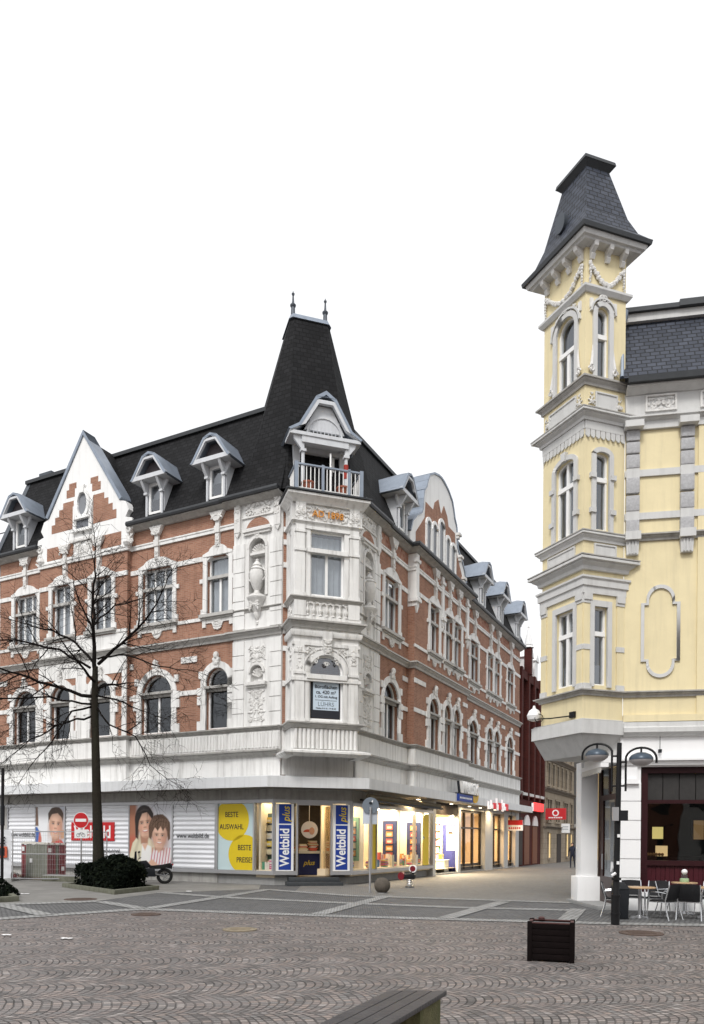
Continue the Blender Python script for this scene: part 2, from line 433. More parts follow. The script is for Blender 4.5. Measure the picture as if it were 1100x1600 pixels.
def outline(o,ins=0):
    a,b,c,e=o['u0']+ins,o['u1']-ins,o['z0']+ins,o['z1']-ins
    if o.get('arch'):
        uc=(a+b)/2; r=(b-a)/2; k=o.get('k',1); return [(a,c),(b,c)]+arc(uc,e-r*k,r,0,math.pi,12,r*k)
    return [(a,c),(b,c),(b,e),(a,e)]
def window(parent,fr,o,zt=None,mull=1,mull_top=0,fw=.075,gl=None,dd=-.2,curtain=None,transom=True,name='window',frmat=None):
    """timber frame with transom, panes and curtain, set back in its opening"""
    mb=MB(); a,b,c,e=o['u0'],o['u1'],o['z0'],o['z1']
    po,pi=outline(o),outline(o,fw)
    n=len(po)
    for i in range(n): mb.prism(fr,[po[i],po[(i+1)%n],pi[(i+1)%n],pi[i]],dd-.05,dd+.05)
    top=e-fw
    if zt:
        mb.box(fr,a+.002,b-.002,zt-.06,zt+.06,dd-.052,dd+.07)
    zz=zt if zt else top
    for k in range(mull):
        u=a+(b-a)*(k+1)/(mull+1); mb.box(fr,u-.05,u+.05,c+fw*.9,zz-.055 if zt else zz,dd-.045,dd+.055)
    if zt:
        for k in range(mull_top):
            u=a+(b-a)*(k+1)/(mull_top+1); h=top
            if o.get('arch'):
                r=(b-a)/2; h=e-r*o.get('k',1)+math.sqrt(max(0,r*r-(u-(a+b)/2)**2))*o.get('k',1)-.03
            mb.box(fr,u-.04,u+.04,zt+.055,h,dd-.045,dd+.055)
    w=mb.build(name,frmat or white_frame,parent)
    MB().poly([fr(u,z,dd) for u,z in outline(o,fw*.6)]).build('pane',gl or glass,w)
    if curtain:
        cm,z1c=curtain; m2=MB(); N_=18
        for k in range(N_):
            u_=a+(b-a)*k/N_; u2=a+(b-a)*(k+1)/N_
            m2.quad(fr(u_,c+.03,dd-.13+.03*math.sin(k*2.1)),fr(u2,c+.03,dd-.13+.03*math.sin(k*2.1+2.1)),fr(u2,z1c,dd-.13+.03*math.sin(k*2.1+2.1)),fr(u_,z1c,dd-.13+.03*math.sin(k*2.1)))
        m2.build('curtain',cm,w)
    return w
def relief(mb,fr,u0,u1,z0,z1,d,n=26,r=.055,seed=0,sym=True,mask=None):
    rnd=random.Random(seed); uc=(u0+u1)/2
    for k in range(n):
        u=rnd.uniform(uc if sym else u0,u1); z=rnd.uniform(z0,z1)
        if mask and not mask(u,z): continue
        rr=r*rnd.uniform(.55,1.25); rot=rnd.uniform(0,math.pi); st=rnd.uniform(.9,2.2)
        for sgn in ((1,-1) if sym else (1,)):
            uu=uc+(u-uc)*sgn if sym else u; ro=rot*sgn
            D3=Vector((fr.D.x,fr.D.y,0)); N3=Vector((fr.N.x,fr.N.y,0)); Z3=Vector((0,0,1))
            ex=D3*math.cos(ro)+Z3*math.sin(ro); ey=-D3*math.sin(ro)+Z3*math.cos(ro)
            mb.blob(fr(uu,z,d),(rr*st,rr*.7,rr*.75),ex,ey,N3,6,4)
    # scrolls
    for k in range(max(2,n//10)):
        u=rnd.uniform(uc,u1-.05) if sym else rnd.uniform(u0,u1); z=rnd.uniform(z0+.05,z1-.05); rr=r*rnd.uniform(1.2,2)
        for sgn in ((1,-1) if sym else (1,)):
            uu=uc+(u-uc)*sgn if sym else u
            mb.tube([fr(uu+sgn*rr*(1-i/12)*math.cos(i*.75),z+rr*(1-i/12)*math.sin(i*.75),d+.02) for i in range(11)],[.016+.002*i for i in range(11)],5)

# ---------------------------------------------------------------- setting: ground and paving
def ground_sheet(name,pts,z,mat):
    m=MB(); m.poly([(x,y,z) for x,y in pts]); return struct(m.build(name,mat,smooth=0))
setts=M_brick('grey_granite_setts',(.105,.105,.107),(.155,.155,.156),(.055,.055,.054),.12,.12,.014,.5,.75,bump=.5,varscale=.6,var=.3,streak=0)
setts_street=M_brick('street_setts',(.165,.16,.15),(.215,.208,.196),(.125,.12,.113),.14,.1,.012,.5,.75,bump=.5,varscale=.5,var=.25,streak=0)
pale_setts=M_brick('pale_setts',(.25,.25,.244),(.34,.34,.333),(.13,.13,.127),.15,.15,.016,.5,.8,bump=.5,varscale=1.5,var=.3,streak=0)
forecourt=M_brick('forecourt_slabs',(.19,.185,.175),(.222,.216,.204),(.15,.146,.14),.5,.5,.006,.5,.8,bump=.2,varscale=.7,var=.28,streak=0)
g0=MB(); g0.poly([(-600,-600,0),(600,-600,0),(600,900,0),(-600,900,0)]); struct(g0.build('ground',(M_cobble(),MATS['cobble'])[1],smooth=0))
ground_sheet('paving_field',[(-9.6,14.9),(-5.45,19.3),(0,17.8),(5.92,16.75),(9,16.45),(40,14),(60,60),(30,120),(-60,80),(-60,14.9),(-9.6,14.9)][:-1],.004,setts)
ground_sheet('street',[(-2.0,26.2),(0,24.5),(4.5,23.1),(6.8,22.4),(7.6,21.9),(45,80),(45,120),(5,120),(-2,30)],.008,setts_street)
ground_sheet('forecourt',[(-60,19.0),(-9.9,20.0),(-7.4,21.6),(-6.5,25.1),(-3.4,27.3),(-4,34),(-60,60)],.008,forecourt)
def strip(pts,w,z=.012):
    m=MB(); P=[Vector(p) for p in pts]
    path=[(p.x,p.y) for p in P]
    n=len(P); L=[];Rr=[]
    for i in range(n):
        ts=[]
        if i: ts.append((P[i]-P[i-1]).normalized())
        if i<n-1: ts.append((P[i+1]-P[i]).normalized())
        ns=[Vector((-t.y,t.x)) for t in ts]; mm=ns[0] if len(ns)==1 else (ns[0]+ns[1])/(1+ns[0].dot(ns[1]))
        L.append(P[i]+mm*w/2); Rr.append(P[i]-mm*w/2)
    for i in range(n-1): m.quad((Rr[i].x,Rr[i].y,z),(Rr[i+1].x,Rr[i+1].y,z),(L[i+1].x,L[i+1].y,z),(L[i].x,L[i].y,z))
    return struct(m.build('paving_band',pale_setts,smooth=0))
strip([(-12,12.6),(-7.9,16.8),(-5.45,19.35),(0,17.9),(5.92,16.85),(9,16.55),(30,14.6)],.5)
strip([(-16,18.6),(-9.5,20.2),(-7.36,21.5)],.5,.016)
strip([(-6.47,25.2),(-3.6,23.2),(0,21.6),(3.05,20.5),(5.94,20.0)],.5,.016)
strip([(-3.14,27.2),(0.02,24.5),(4.5,23.1),(6.76,22.4)],.5,.016)
for a_,b_ in (((-5.3,19.4),(-3.0,27.3)),((-.85,18.2),(1.2,24.6)),((2.2,17.6),(4.6,22.6)),((4.9,17.1),(6.2,20.4)),((-5.5,19.5),(-7.2,21.4)),((-7.2,17.6),(-9.3,20.0))): strip([a_,b_],.42,.02)

# ---------------------------------------------------------------- corner building (brick and white stucco, two wings)
aL=R_(62.6); K=Vector((-.95,28.6))
DL=Vector((-math.sin(aL),math.cos(aL))); NL=Vector((-math.cos(aL),-math.sin(aL)))
DRv=Vector((math.cos(aL),math.sin(aL))); NR=Vector((math.sin(aL),-math.cos(aL)))
FL=F(K,DL,NL); FR=F(K,DRv,NR); LT=F(K,-DL,NL)
CH=2.1                                   # chamfer at the corner
PC0=K+DL*CH; PC1=K+DRv*CH; CC=(PC0+PC1)/2; DC=(PC1-PC0).normalized(); NC=Vector((DC.y,-DC.x)); CW=(PC1-PC0).length
FC=F(CC,DC,NC)
OP=1.15; HW=1.3
FO=FC.sh(OP)                              # oriel front
FOL=F(CC-DC*HW+NC*OP,-NC,-DC)             # oriel left side, u runs back to the wall
FOR=F(CC+DC*HW+NC*OP,-NC,DC)
B=thing('corner_building','large red brick and white stucco corner building with a steep dark corner spire','building',(K.x,K.y,0))
LEND,REND=18.8,27.9
LP0,LP1=10.1,15.65                         # left risalit
RP0,RP1=7.6,15.3; RPD=.35; LPD=.25
PL=4.45; PR=4.35                           # white corner piers end here
EAVE=15.55
def lpath(lo,hi,pl=0,pier=.06):
    """plan path of the left wing between a=hi (left) and a=lo, travelling right"""
    pts=[(hi,0)]
    if hi>LP1: pts+=[(LP1,0),(LP1,LPD),(LP0,LPD),(LP0,0)]
    if lo<PL: pts+=[(PL,0),(PL,pier),(lo,pier)]
    else: pts+=[(lo,0)]
    return [tuple((K+DL*a+NL*d)) for a,d in pts]
def rpath(lo,hi,pier=.06):
    pts=[(lo,pier),(PR,pier),(PR,0),(RP0,0),(RP0,RPD),(RP1,RPD),(RP1,0),(hi,0)]
    return [tuple((K+DRv*u+NR*d)) for u,d in pts]
opath=[tuple(FC(-HW,0,0)[:2]),tuple(FC(-HW,0,OP)[:2]),tuple(FC(HW,0,OP)[:2]),tuple(FC(HW,0,0)[:2])]
LPATH=lpath(CH,LEND); RPATH=rpath(CH,REND)

SILL2,TOP2=11.2,13.62; SILL1,TOP1=6.4,8.95
L2=[dict(u0=16.1,u1=17.7),dict(u0=13.55,u1=14.8),dict(u0=11.0,u1=12.25),dict(u0=7.7,u1=9.42),dict(u0=4.72,u1=5.85)]
R2=[dict(u0=4.95,u1=6.5),dict(u0=9.5,u1=10.8),dict(u0=11.68,u1=12.82),dict(u0=13.05,u1=14.2),dict(u0=16.7,u1=18.25),dict(u0=20.12,u1=21.32),dict(u0=21.66,u1=22.86),dict(u0=24.6,u1=26.15)]
L1=[dict(o) for o in L2]; R1=[dict(o) for o in R2]
for o in L2+R2: o.update(z0=SILL2,z1=TOP2)
for o in L1+R1: o.update(z0=SILL1,z1=TOP1,arch=1)
R1[2].update(u0=11.62,u1=12.62); R1[3].update(u0=13.05,u1=14.05)
bw=MB()
def seg(fr,u0,u1,ops,zb=4.3,zt=EAVE-.0):
    o2=[o for o in ops if u0<(o['u0']+o['u1'])/2<u1]
    wall(bw,fr,u0,u1,zb,zt,o2)
    for o in o2: reveal(bw,fr,o)
seg(FL,LP1,LEND,L1+L2); seg(FL.sh(LPD),LP0,LP1,L1+L2); seg(FL,PL,LP0,L1+L2)
seg(FR,PR,RP0,R1+R2); seg(FR.sh(RPD),RP0,RP1,R1+R2); seg(FR,RP1,REND,R1+R2)
for fr,u,d in ((FL,LP1,LPD),(FL,LP0,LPD),(FR,RP0,RPD),(FR,RP1,RPD)):
    bw.quad(fr(u,4.3,0),fr(u,4.3,d),fr(u,EAVE,d),fr(u,EAVE,0))
# chamfer strips, far end walls, back
wall(bw,FC,-CW/2,CW/2,4.3,EAVE)
bw.quad(FL(LEND,0,0),FL(LEND,0,-9),FL(LEND,EAVE,-9),FL(LEND,EAVE,0)); bw.quad(FR(REND,0,0),FR(REND,0,-9),FR(REND,EAVE,-9),FR(REND,EAVE,0))
bw.quad(FL(LEND,0,-9),FL(9,0,-9),FL(9,EAVE,-9),FL(LEND,EAVE,-9)); bw.quad(FR(REND,0,-9),FR(9,0,-9),FR(9,EAVE,-9),FR(REND,EAVE,-9))
bw.build('brick_wall',brick,B,smooth=0)
# floor slab above the shop
sl=MB(); sl.hull([tuple(FL(LEND-.02,0,-.4)[:2])+(4.25,),tuple(FL(3.2,0,-.4)[:2])+(4.25,),tuple(FR(3.2,0,-.4)[:2])+(4.25,),tuple(FR(REND-.02,0,-.4)[:2])+(4.25,),tuple(FR(REND-.02,0,-8.9)[:2])+(4.25,),tuple(FR(9,0,-8.9)[:2])+(4.25,),tuple(FL(LEND-.02,0,-8.9)[:2])+(4.25,)],
 [tuple(FL(LEND-.02,0,-.4)[:2])+(4.4,),tuple(FL(3.2,0,-.4)[:2])+(4.4,),tuple(FR(3.2,0,-.4)[:2])+(4.4,),tuple(FR(REND-.02,0,-.4)[:2])+(4.4,),tuple(FR(REND-.02,0,-8.9)[:2])+(4.4,),tuple(FR(9,0,-8.9)[:2])+(4.4,),tuple(FL(LEND-.02,0,-8.9)[:2])+(4.4,)])
sl.build('floor_slab',dark_room,B,smooth=0)

# --- white piers either side of the corner, with niche, urn and relief panels
def pier(fr,w0,w1):
    p=fr.sh(.06); m=MB(); c0,c1=w0+.62,w1-.62; uc=(w0+w1)/2; nw=.78
    nich=dict(u0=uc-nw/2,u1=uc+nw/2,z0=11.62,z1=13.95,arch=1)
    nich1=dict(u0=uc-.3,u1=uc+.3,z0=8.15,z1=8.85,arch=1)
    wall(m,p,w0,w1,4.35,EAVE-.05,[nich,nich1]); reveal(m,p,nich,.3); reveal(m,p,nich1,.2)
    for o,t in ((nich,.3),(nich1,.2)): m.poly([p(u,z,-t) for u,z in outline(o)])
    for u in (w0,w1): m.quad(p(u,4.35,0),p(u,4.35,-.1),p(u,EAVE-.05,-.1),p(u,EAVE-.05,0))
    rnd=random.Random(3)
    for z0,z1 in ((6.35,9.9),(10.35,13.85)):                    # rusticated blocks with open joints
        nb=int((z1-z0)/.56)
        for k in range(nb):
            za=z0+(z1-z0)*k/nb; zb=z0+(z1-z0)*(k+1)/nb-.035
            m.box(p,w0-.004,c0-.06,za,zb,-.02,.05); m.box(p,c1+.06,w1+.004,za,zb,-.02,.05)
    o=m.build('corner_pier',plaster,B)
    r=MB()
    # niche hood: ring, shell, keystone
    ri,ro=arc(uc,nich['z1']-nw/2,nw/2,0,math.pi,14),arc(uc,nich['z1']-nw/2,nw/2+.12,0,math.pi,14)
    r.strip_prism(p,ri,ro,0,.07)
    for sg in (-1,1): r.box(p,uc+sg*(nw/2+.06)-.06,uc+sg*(nw/2+.06)+.06,11.62,nich['z1']-nw/2,0,.06)
    for k in range(9):
        a=math.pi*(k+.5)/9; r.tube([p(uc,13.4,-.26),p(uc+.2*math.cos(a),13.4+.2*math.sin(a),-.12),p(uc+.33*math.cos(a),13.4+.33*math.sin(a),-.05)],[.03,.045,.05],6)
    r.box(p,uc-.36,uc+.36,13.3,13.4,-.28,.02)
    relief(r,p,uc-.1,uc+.1,13.95,14.2,.05,8,.05,5)
    # hood moulding and brick arch
    r.box(p,uc-.68,uc+.68,14.22,14.32,0,.16); r.box(p,uc-.62,uc+.62,14.12,14.22,0,.1)
    # upper frieze panel
    r.box(p,w0+.4,w1-.4,14.82,14.88,0,.06); r.box(p,w0+.4,w1-.4,15.36,15.42,0,.06)
    relief(r,p,uc-.6,uc+.6,14.92,15.33,.02,46,.06,11)
    for sg in (w0+.2,w1-.2):
        r.box(p,sg-.14,sg+.14,14.3,15.45,0,.1); relief(r,p,sg-.11,sg+.11,14.7,15.4,.1,14,.045,int(sg*10),sym=False); 
        r.prism(p,[(sg-.13,14.3),(sg,14.1),(sg+.13,14.3)],0,.08)
    # urn in niche on a corbel
    q=p(uc,11.62,.04)
    r.lathe((q.x,q.y,q.z),[(.0,0),(.2,0),(.22,.06),(.12,.1),(.1,.2),(.17,.3),(.27,.55),(.31,.8),(.27,1.0),(.3,1.04),(.24,1.1),(.17,1.16),(.2,1.2),(.13,1.3),(.06,1.38),(.07,1.44),(0,1.5)],18)
    for sg in (-1,1): r.tube([p(uc+sg*.27,12.2,.04),p(uc+sg*.42,12.35,.04),p(uc+sg*.42,12.55,.04),p(uc+sg*.28,12.68,.04)],.035,6)
    q=p(uc,10.45,.0)
    r.lathe((q.x,q.y,q.z),[(0,0),(.05,.03),(.07,.12),(.04,.18),(.12,.3),(.16,.45),(.15,.5),(.26,.72),(.3,.9),(.4,1.0),(.42,1.08),(.36,1.12),(.36,1.17),(0,1.18)],18)
    relief(r,p,uc-.22,uc+.22,11.0,11.4,.26,12,.05,17)
    # first floor niche and relief
    ri,ro=arc(uc,8.55,.3,0,math.pi,12),arc(uc,8.55,.4,0,math.pi,12); r.strip_prism(p,ri,ro,0,.07)
    for k in range(7):
        a=math.pi*(k+.5)/7; r.tube([p(uc,8.4,-.16),p(uc+.26*math.cos(a),8.45+.28*math.sin(a),-.04)],[.03,.05],6)
    r.box(p,uc-.5,uc+.5,8.02,8.15,0,.18); r.box(p,uc-.44,uc+.44,7.94,8.02,0,.1)
    relief(r,p,uc-.34,uc+.34,6.55,7.85,-.0,60,.055,23); relief(r,p,uc-.38,uc+.38,9.0,9.6,.0,34,.055,29)
    r.build('stucco_ornament',ornmat,B)
    bk=MB(); bk.prism(p,arc(uc,14.18,.62,R_(25),R_(155),12),0,.012)
    bk.build('brick_lunette',brick,B)
    return o
pier(FL,CH,PL); pier(FR,CH,PR)

# --- horizontal bands and cornices
def cornice(path,prof,mat,name='cornice'):
    return MB().sweep(path,prof).build(name,mat,B,smooth=30)
def band(z0,z1,d): return [(-.05,z0),(d,z0),(d,z1),(-.05,z1)]
def corn_prof(z0,z1,d): h=z1-z0; return [(-.05,z0),(d*.3,z0),(d*.35,z0+h*.3),(d*.7,z0+h*.55),(d*.75,z0+h*.7),(d,z0+h*.72),(d,z0+h*.93),(d*.6,z1),(-.05,z1)]
def gaps(frs,ops,ext,zlist,d,u0,u1,name='white_band',mat=None):
    """bands broken by the window openings"""
    m=MB()
    xs=sorted((o['u0']-ext,o['u1']+ext) for o in ops if u0<(o['u0']+o['u1'])/2<u1); cur=u0
    for a,b in xs+[(u1,u1)]:
        if a>cur+.02:
            for z0,z1 in zlist: m.box(frs,cur,a,z0,z1,-.05,d)
        cur=max(cur,b)
    if m.v: m.build(name,mat or plaster,B,smooth=0)
for fr,lo,hi,ops in ((FL,LP1,LEND,1),(FL.sh(LPD),LP0,LP1,1),(FL,PL,LP0,1)):
    gaps(fr,L2,.2,[(13.48,13.68)],.05,lo,hi); gaps(fr,L1,.2,[(7.92,8.12)],.05,lo,hi); gaps(fr,L2,.1,[(10.98,11.12)],.05,lo,hi)
    gaps(fr,L1,.5,[(9.3,9.55)],.05,lo,hi)
for fr,lo,hi in ((FR,PR,RP0),(FR.sh(RPD),RP0,RP1),(FR,RP1,REND)):
    gaps(fr,R2,.2,[(13.48,13.68)],.05,lo,hi); gaps(fr,R1,.2,[(7.92,8.12)],.05,lo,hi); gaps(fr,R2,.1,[(10.98,11.12)],.05,lo,hi)
    gaps(fr,R1,.5,[(9.3,9.52)],.05,lo,hi)
for P in (lpath(PL,LEND),[tuple(K+DRv*u+NR*d) for u,d in ((PR,0),(RP0,0),(RP0,RPD),(RP1,RPD),(RP1,0),(REND,0))]):
    cornice(P,[(-.05,14.56),(.07,14.56),(.07,14.68),(.1,14.7),(.1,14.76),(-.05,14.78)],plaster,'white_band')
    MB().sweep(P,[(-.05,14.8),(.008,14.8),(.008,15.5),(-.05,15.5)]).build('patterned_frieze',brick_pattern if P[0][0]>-5 else brick,B,smooth=0)
for P in (LPATH,RPATH):
    cornice(P,corn_prof(9.97,10.27,.26),stone)
    cornice(P,corn_prof(6.14,6.36,.24),stone_dirty)
    cornice(P,band(5.42,6.15,.10),plaster,'base_band')
    cornice(P,corn_prof(5.12,5.42,.34),stone_dirty)
    cornice(P,band(4.3,5.13,.05),plaster,'base_band')
for P in ([tuple(K+DL*a) for a in (LEND,15.75)],lpath(CH,LP0-.05),RPATH):
    cornice(P,[(-.05,15.38),(.12,15.38),(.3,15.5),(.36,15.52),(.36,15.56),(-.05,15.56)],stone_dirty,'eaves_soffit')
    cornice(P,[(.2,15.56),(.44,15.56),(.47,15.64),(.44,15.74),(.2,15.7)],gutter_m,'gutter')
cornice(lpath(CH,PL-.02)[1:] if 0 else [tuple(K+DL*a+NL*.06) for a in (PL,CH)],corn_prof(11.02,11.16,.1),stone_dirty)
cornice([tuple(K+DRv*a+NR*.06) for a in (CH,PR)],corn_prof(11.02,11.16,.1),stone_dirty)
# fluting below the first-floor sills on the square side
m=MB()
for k in range(int((10.0-CH)/.17)):
    a=CH+.08+k*.17; m.tube([FL(a,5.5,.165 if a<PL else .105),FL(a,6.1,.165 if a<PL else .105)],.06,6)
m.build('fluted_band',plaster,B)
# chamfer strips: bands across the brick strip
m=MB()
for t0,t1 in ((-CW/2+.003,-HW),(HW,CW/2-.003)):
    for z0,z1,d in ((13.5,13.7,.06),(12.6,12.8,.06),(9.3,9.5,.06),(7.9,8.12,.06),(4.4,6.2,.06),(9.98,10.22,.16),(11.02,11.14,.1),(6.16,6.33,.16),(14.0,14.2,.06)):
        m.box(FC,t0,t1,z0,z1,-.03,d)
m.box(FC,-HW-.02,HW+.02,4.3,5.19,-.03,.045)
m.build('strip_band',plaster,B,smooth=0)

# --- windows of the two upper floors
def surround2(w,fr,o,drop=True):
    m=MB(); a,b,c,e=o['u0'],o['u1'],o['z0'],o['z1']; bb=.2; uc=(a+b)/2; W_=(b-a)/2+bb
    m.box(fr,a-bb,a+.0,c,e+.002,-.02,.07); m.box(fr,b,b+bb,c,e+.002,-.02,.07)
    hood=[(a-bb,e),(b+bb,e),(b+bb,e+.1),(b+bb-.12,e+.14)]+arc(uc,e+.14,W_-.3,R_(12),R_(168),10,.3)+[(a-bb+.12,e+.14),(a-bb,e+.1)]
    m.prism(fr,hood,-.02,.09)
    for z in (12.55,): 
        m.box(fr,a-bb-.16,a-bb,z,z+.17,-.02,.075); m.box(fr,b+bb,b+bb+.16,z,z+.17,-.02,.075)
    m.box(fr,a-bb-.1,a-bb,c,c+.25,-.02,.072); m.box(fr,b+bb,b+bb+.1,c,c+.25,-.02,.072)
    # corner fillets and stone transom
    zt=12.78
    m.prism(fr,[(a,e),(a+.22,e),(a,e-.16)],-.16,.04); m.prism(fr,[(b,e),(b-.22,e),(b,e-.16)],-.16,.04)
    m.build('window_surround',plaster,w)
    s=MB(); s.box(fr,a-bb-.12,b+bb+.12,c-.13,c,-.2,.2); s.box(fr,a-bb-.05,b+bb+.05,c-.2,c-.13,-.02,.12)
    s.prism(fr,[(a+.002,zt+.03),(b-.002,zt+.03),(b-.002,zt-.1),(a+.002,zt-.1)],-.14,-.02)
    s.build('sill',stone,w)
    if drop:
        d=MB()
        d.box(fr,a-bb-.02,a-bb+.16,c-.52,c-.2,-.02,.06); d.box(fr,b+bb-.16,b+bb+.02,c-.52,c-.2,-.02,.06); d.box(fr,a-bb,b+bb,c-.36,c-.2,-.02,.045)
        d.prism(fr,[(uc-.3,c-.36),(uc-.16,c-.6),(uc,c-.68),(uc+.16,c-.6),(uc+.3,c-.36)],-.02,.06)
        relief(d,fr,uc-.18,uc+.18,c-.6,c-.3,.05,8,.05,int(uc*7))
        d.build('sill_apron',ornmat,w)
def surround1(w,fr,o,side=.27):
    m=MB(); a,b,c,e=o['u0'],o['u1'],o['z0'],o['z1']; uc=(a+b)/2; r=(b-a)/2; zs=e-r; bb=min(side,.27)
    m.box(fr,a-bb,a,c-.02,zs,-.02,.07); m.box(fr,b,b+bb,c-.02,zs,-.02,.07)
    m.strip_prism(fr,arc(uc,zs,r,0,math.pi,14),arc(uc,zs,r+bb,0,math.pi,14),-.02,.07)
    for z0,z1 in ((c-.02,c+.36),(c+1.05,c+1.4),(7.86,8.16),(8.55,8.85)):
        q=bb+.17
        if z0>=8.5: q=bb+.1
        m.box(fr,a-q,a-(0 if z0<zs-.1 else .03)*0-.0 if z0<zs-.1 else a-bb*.55,z0,z1,-.02,.085); m.box(fr,b if z0<zs-.1 else b+bb*.55,b+q,z0,z1,-.02,.085)
    m.prism(fr,[(uc-.11,e-.02),(uc+.11,e-.02),(uc+.16,e+.4),(uc-.16,e+.4)],-.02,.13)
    zt=8.0
    m.build('window_surround',plaster,w)
    k=MB(); relief(k,fr,uc-.12,uc+.12,e+.1,e+.55,.13,12,.06,int(uc*11)); k.blob(fr(uc,e+.5,.12),(.13,.13,.16)); k.build('keystone_head',ornmat,w)
    s=MB(); s.box(fr,a+.002,b-.002,zt-.02,zt+.16,-.145,-.03); s.box(fr,a-.06,b+.06,zt+.1,zt+.2,-.145,.12); s.build('transom_stone',stone_dirty,w)
rnd=random.Random(12)
for i,o in enumerate(L2):
    fr=FL.sh(LPD) if LP0<o['u0']<LP1 else FL; wide=(o['u1']-o['u0'])>1.4
    w=window(B,fr,o,12.78,2 if wide else 1,2 if wide else (1 if i in(1,2) else 0),curtain=(curtain_m if i!=2 else curtain_grey,13.5))
    surround2(w,fr,o,i not in (1,2))
for i,o in enumerate(R2):
    fr=FR.sh(RPD) if RP0<o['u0']<RP1 else FR
    w=window(B,fr,o,12.78,1,1 if i in (0,4) else 0,curtain=(curtain_grey if i%3 else curtain_m,13.5)); surround2(w,fr,o)
for i,o in enumerate(L1):
    fr=FL.sh(LPD) if LP0<o['u0']<LP1 else FL; wide=(o['u1']-o['u0'])>1.4
    w=window(B,fr,o,8.1,1 if wide else 0,0,gl=glass_dark); surround1(w,fr,o)
for i,o in enumerate(R1):
    fr=FR.sh(RPD) if RP0<o['u0']<RP1 else FR
    w=window(B,fr,o,8.1,1,0,gl=glass_dark,curtain=(curtain_grey,7.9)); surround1(w,fr,o)

# --- frieze brackets above the windows
def frieze_bracket(fr,u):
    m=MB(); m.box(fr,u-.1,u+.1,13.95,15.0,-.02,.13)
    m.prism(fr,[(u-.1,15.0),(u+.1,15.0),(u+.2,15.12),(u+.36,15.38),(u-.36,15.38),(u-.2,15.12)],-.02,.2)
    m.prism(fr,[(u-.1,13.95),(u,13.78),(u+.1,13.95)],-.02,.1); m.box(fr,u-.13,u+.13,14.52,14.8,-.02,.17)
    relief(m,fr,u-.24,u+.24,15.02,15.34,.18,14,.055,int(u*13)); relief(m,fr,u-.07,u+.07,14.0,14.4,.12,5,.045,int(u*5))
    m.build('frieze_bracket',ornmat,B)
for u in (8.56,5.28,16.9): frieze_bracket(FL,u)
for u in (13.9,11.75): frieze_bracket(FL.sh(LPD),u)
for u in (5.75,17.5,20.7,22.3,25.4): frieze_bracket(FR,u)
for u in (10.15,12.25,13.65): frieze_bracket(FR.sh(RPD),u)
# pilaster heads of the street-side projection
for u in (7.75,11.2,15.12):
    m=MB(); fr=FR.sh(RPD); m.box(fr,u-.17,u+.17,12.9,15.36,-.35 if u<8 else -.02,.1); m.box(fr,u-.26,u+.26,13.1,13.25,-.3 if u<8 else -.02,.2); m.box(fr,u-.22,u+.22,13.25,13.36,-.02,.15); m.box(fr,u-.24,u+.24,14.95,15.1,-.02,.16)
    m.prism(fr,[(u-.15,12.9),(u,12.6),(u+.15,12.9)],-.02,.09); m.build('pilaster',plaster,B)
# white plaster fields in the lower part of the square-side projection
m=MB(); fr=FL.sh(LPD)
for a,b in ((LP0-.002,10.35),(15.35,LP1+.002),(12.55,13.2)):
    m.box(fr,a,b,6.36,10.95,-.03,.03)
m.box(fr,LP0-.001,LP1+.001,9.2,9.95,-.02,.026); m.box(fr,LP0-.001,LP1+.001,10.3,10.96,-.02,.026)
m.build('plaster_field',plaster,B,smooth=0)

# --- oriel bay on the corner
m=MB(); zt=15.1
o2=dict(u0=-.68,u1=.68,z0=11.25,z1=13.75); o1=dict(u0=-.68,u1=.68,z0=6.45,z1=8.98,arch=1)
wall(m,FO,-HW,HW,5.2,zt,[o1,o2]); reveal(m,FO,o1,.25); reveal(m,FO,o2,.25)
so2=dict(u0=.42,u1=.78,z0=11.25,z1=13.75); so1=dict(u0=.42,u1=.78,z0=6.45,z1=8.9,arch=1)
for fr in (FOL,FOR):
    wall(m,fr,0,OP,5.2,zt,[so1,so2]); reveal(m,fr,so1,.2); reveal(m,fr,so2,.2)
m.poly([FC(-HW,zt,0),FC(HW,zt,0),FC(HW,zt,OP),FC(-HW,zt,OP)]); 
ow=m.build('oriel',plaster,B,smooth=0)
def opr(prof,mat,name): return MB().sweep(opath,prof).build(name,mat,ow,smooth=30)
opr([(-.02,14.72),(.1,14.72),(.14,14.8),(.3,14.93),(.34,14.95),(.34,15.04),(-.02,15.06)],plaster,'oriel_cornice')
opr([(-.02,15.06),(.4,15.06),(.4,15.12),(-.02,15.16)],gutter_m,'balcony_edge')
opr(corn_prof(13.9,14.06,.14),plaster,'oriel_cornice'); opr(corn_prof(10.985,11.17,.17),stone,'oriel_cornice')
opr(corn_prof(9.965,10.275,.27),stone,'oriel_cornice'); opr([(-.02,9.66),(.09,9.66),(.13,9.78),(.13,9.86),(-.02,9.9)],plaster,'oriel_cornice'); opr(band(9.3,9.42,.06),plaster,'oriel_cornice')
opr(corn_prof(6.13,6.365,.25),stone,'oriel_cornice'); opr([(-.02,5.04),(.3,5.04),(.42,5.14),(.42,5.22),(.1,5.3),(-.02,5.3)],plaster,'oriel_cornice')
opr(band(10.27,10.42,.08),plaster,'oriel_cornice'); opr(band(7.93,8.05,.1),plaster,'oriel_cornice')
m=MB()
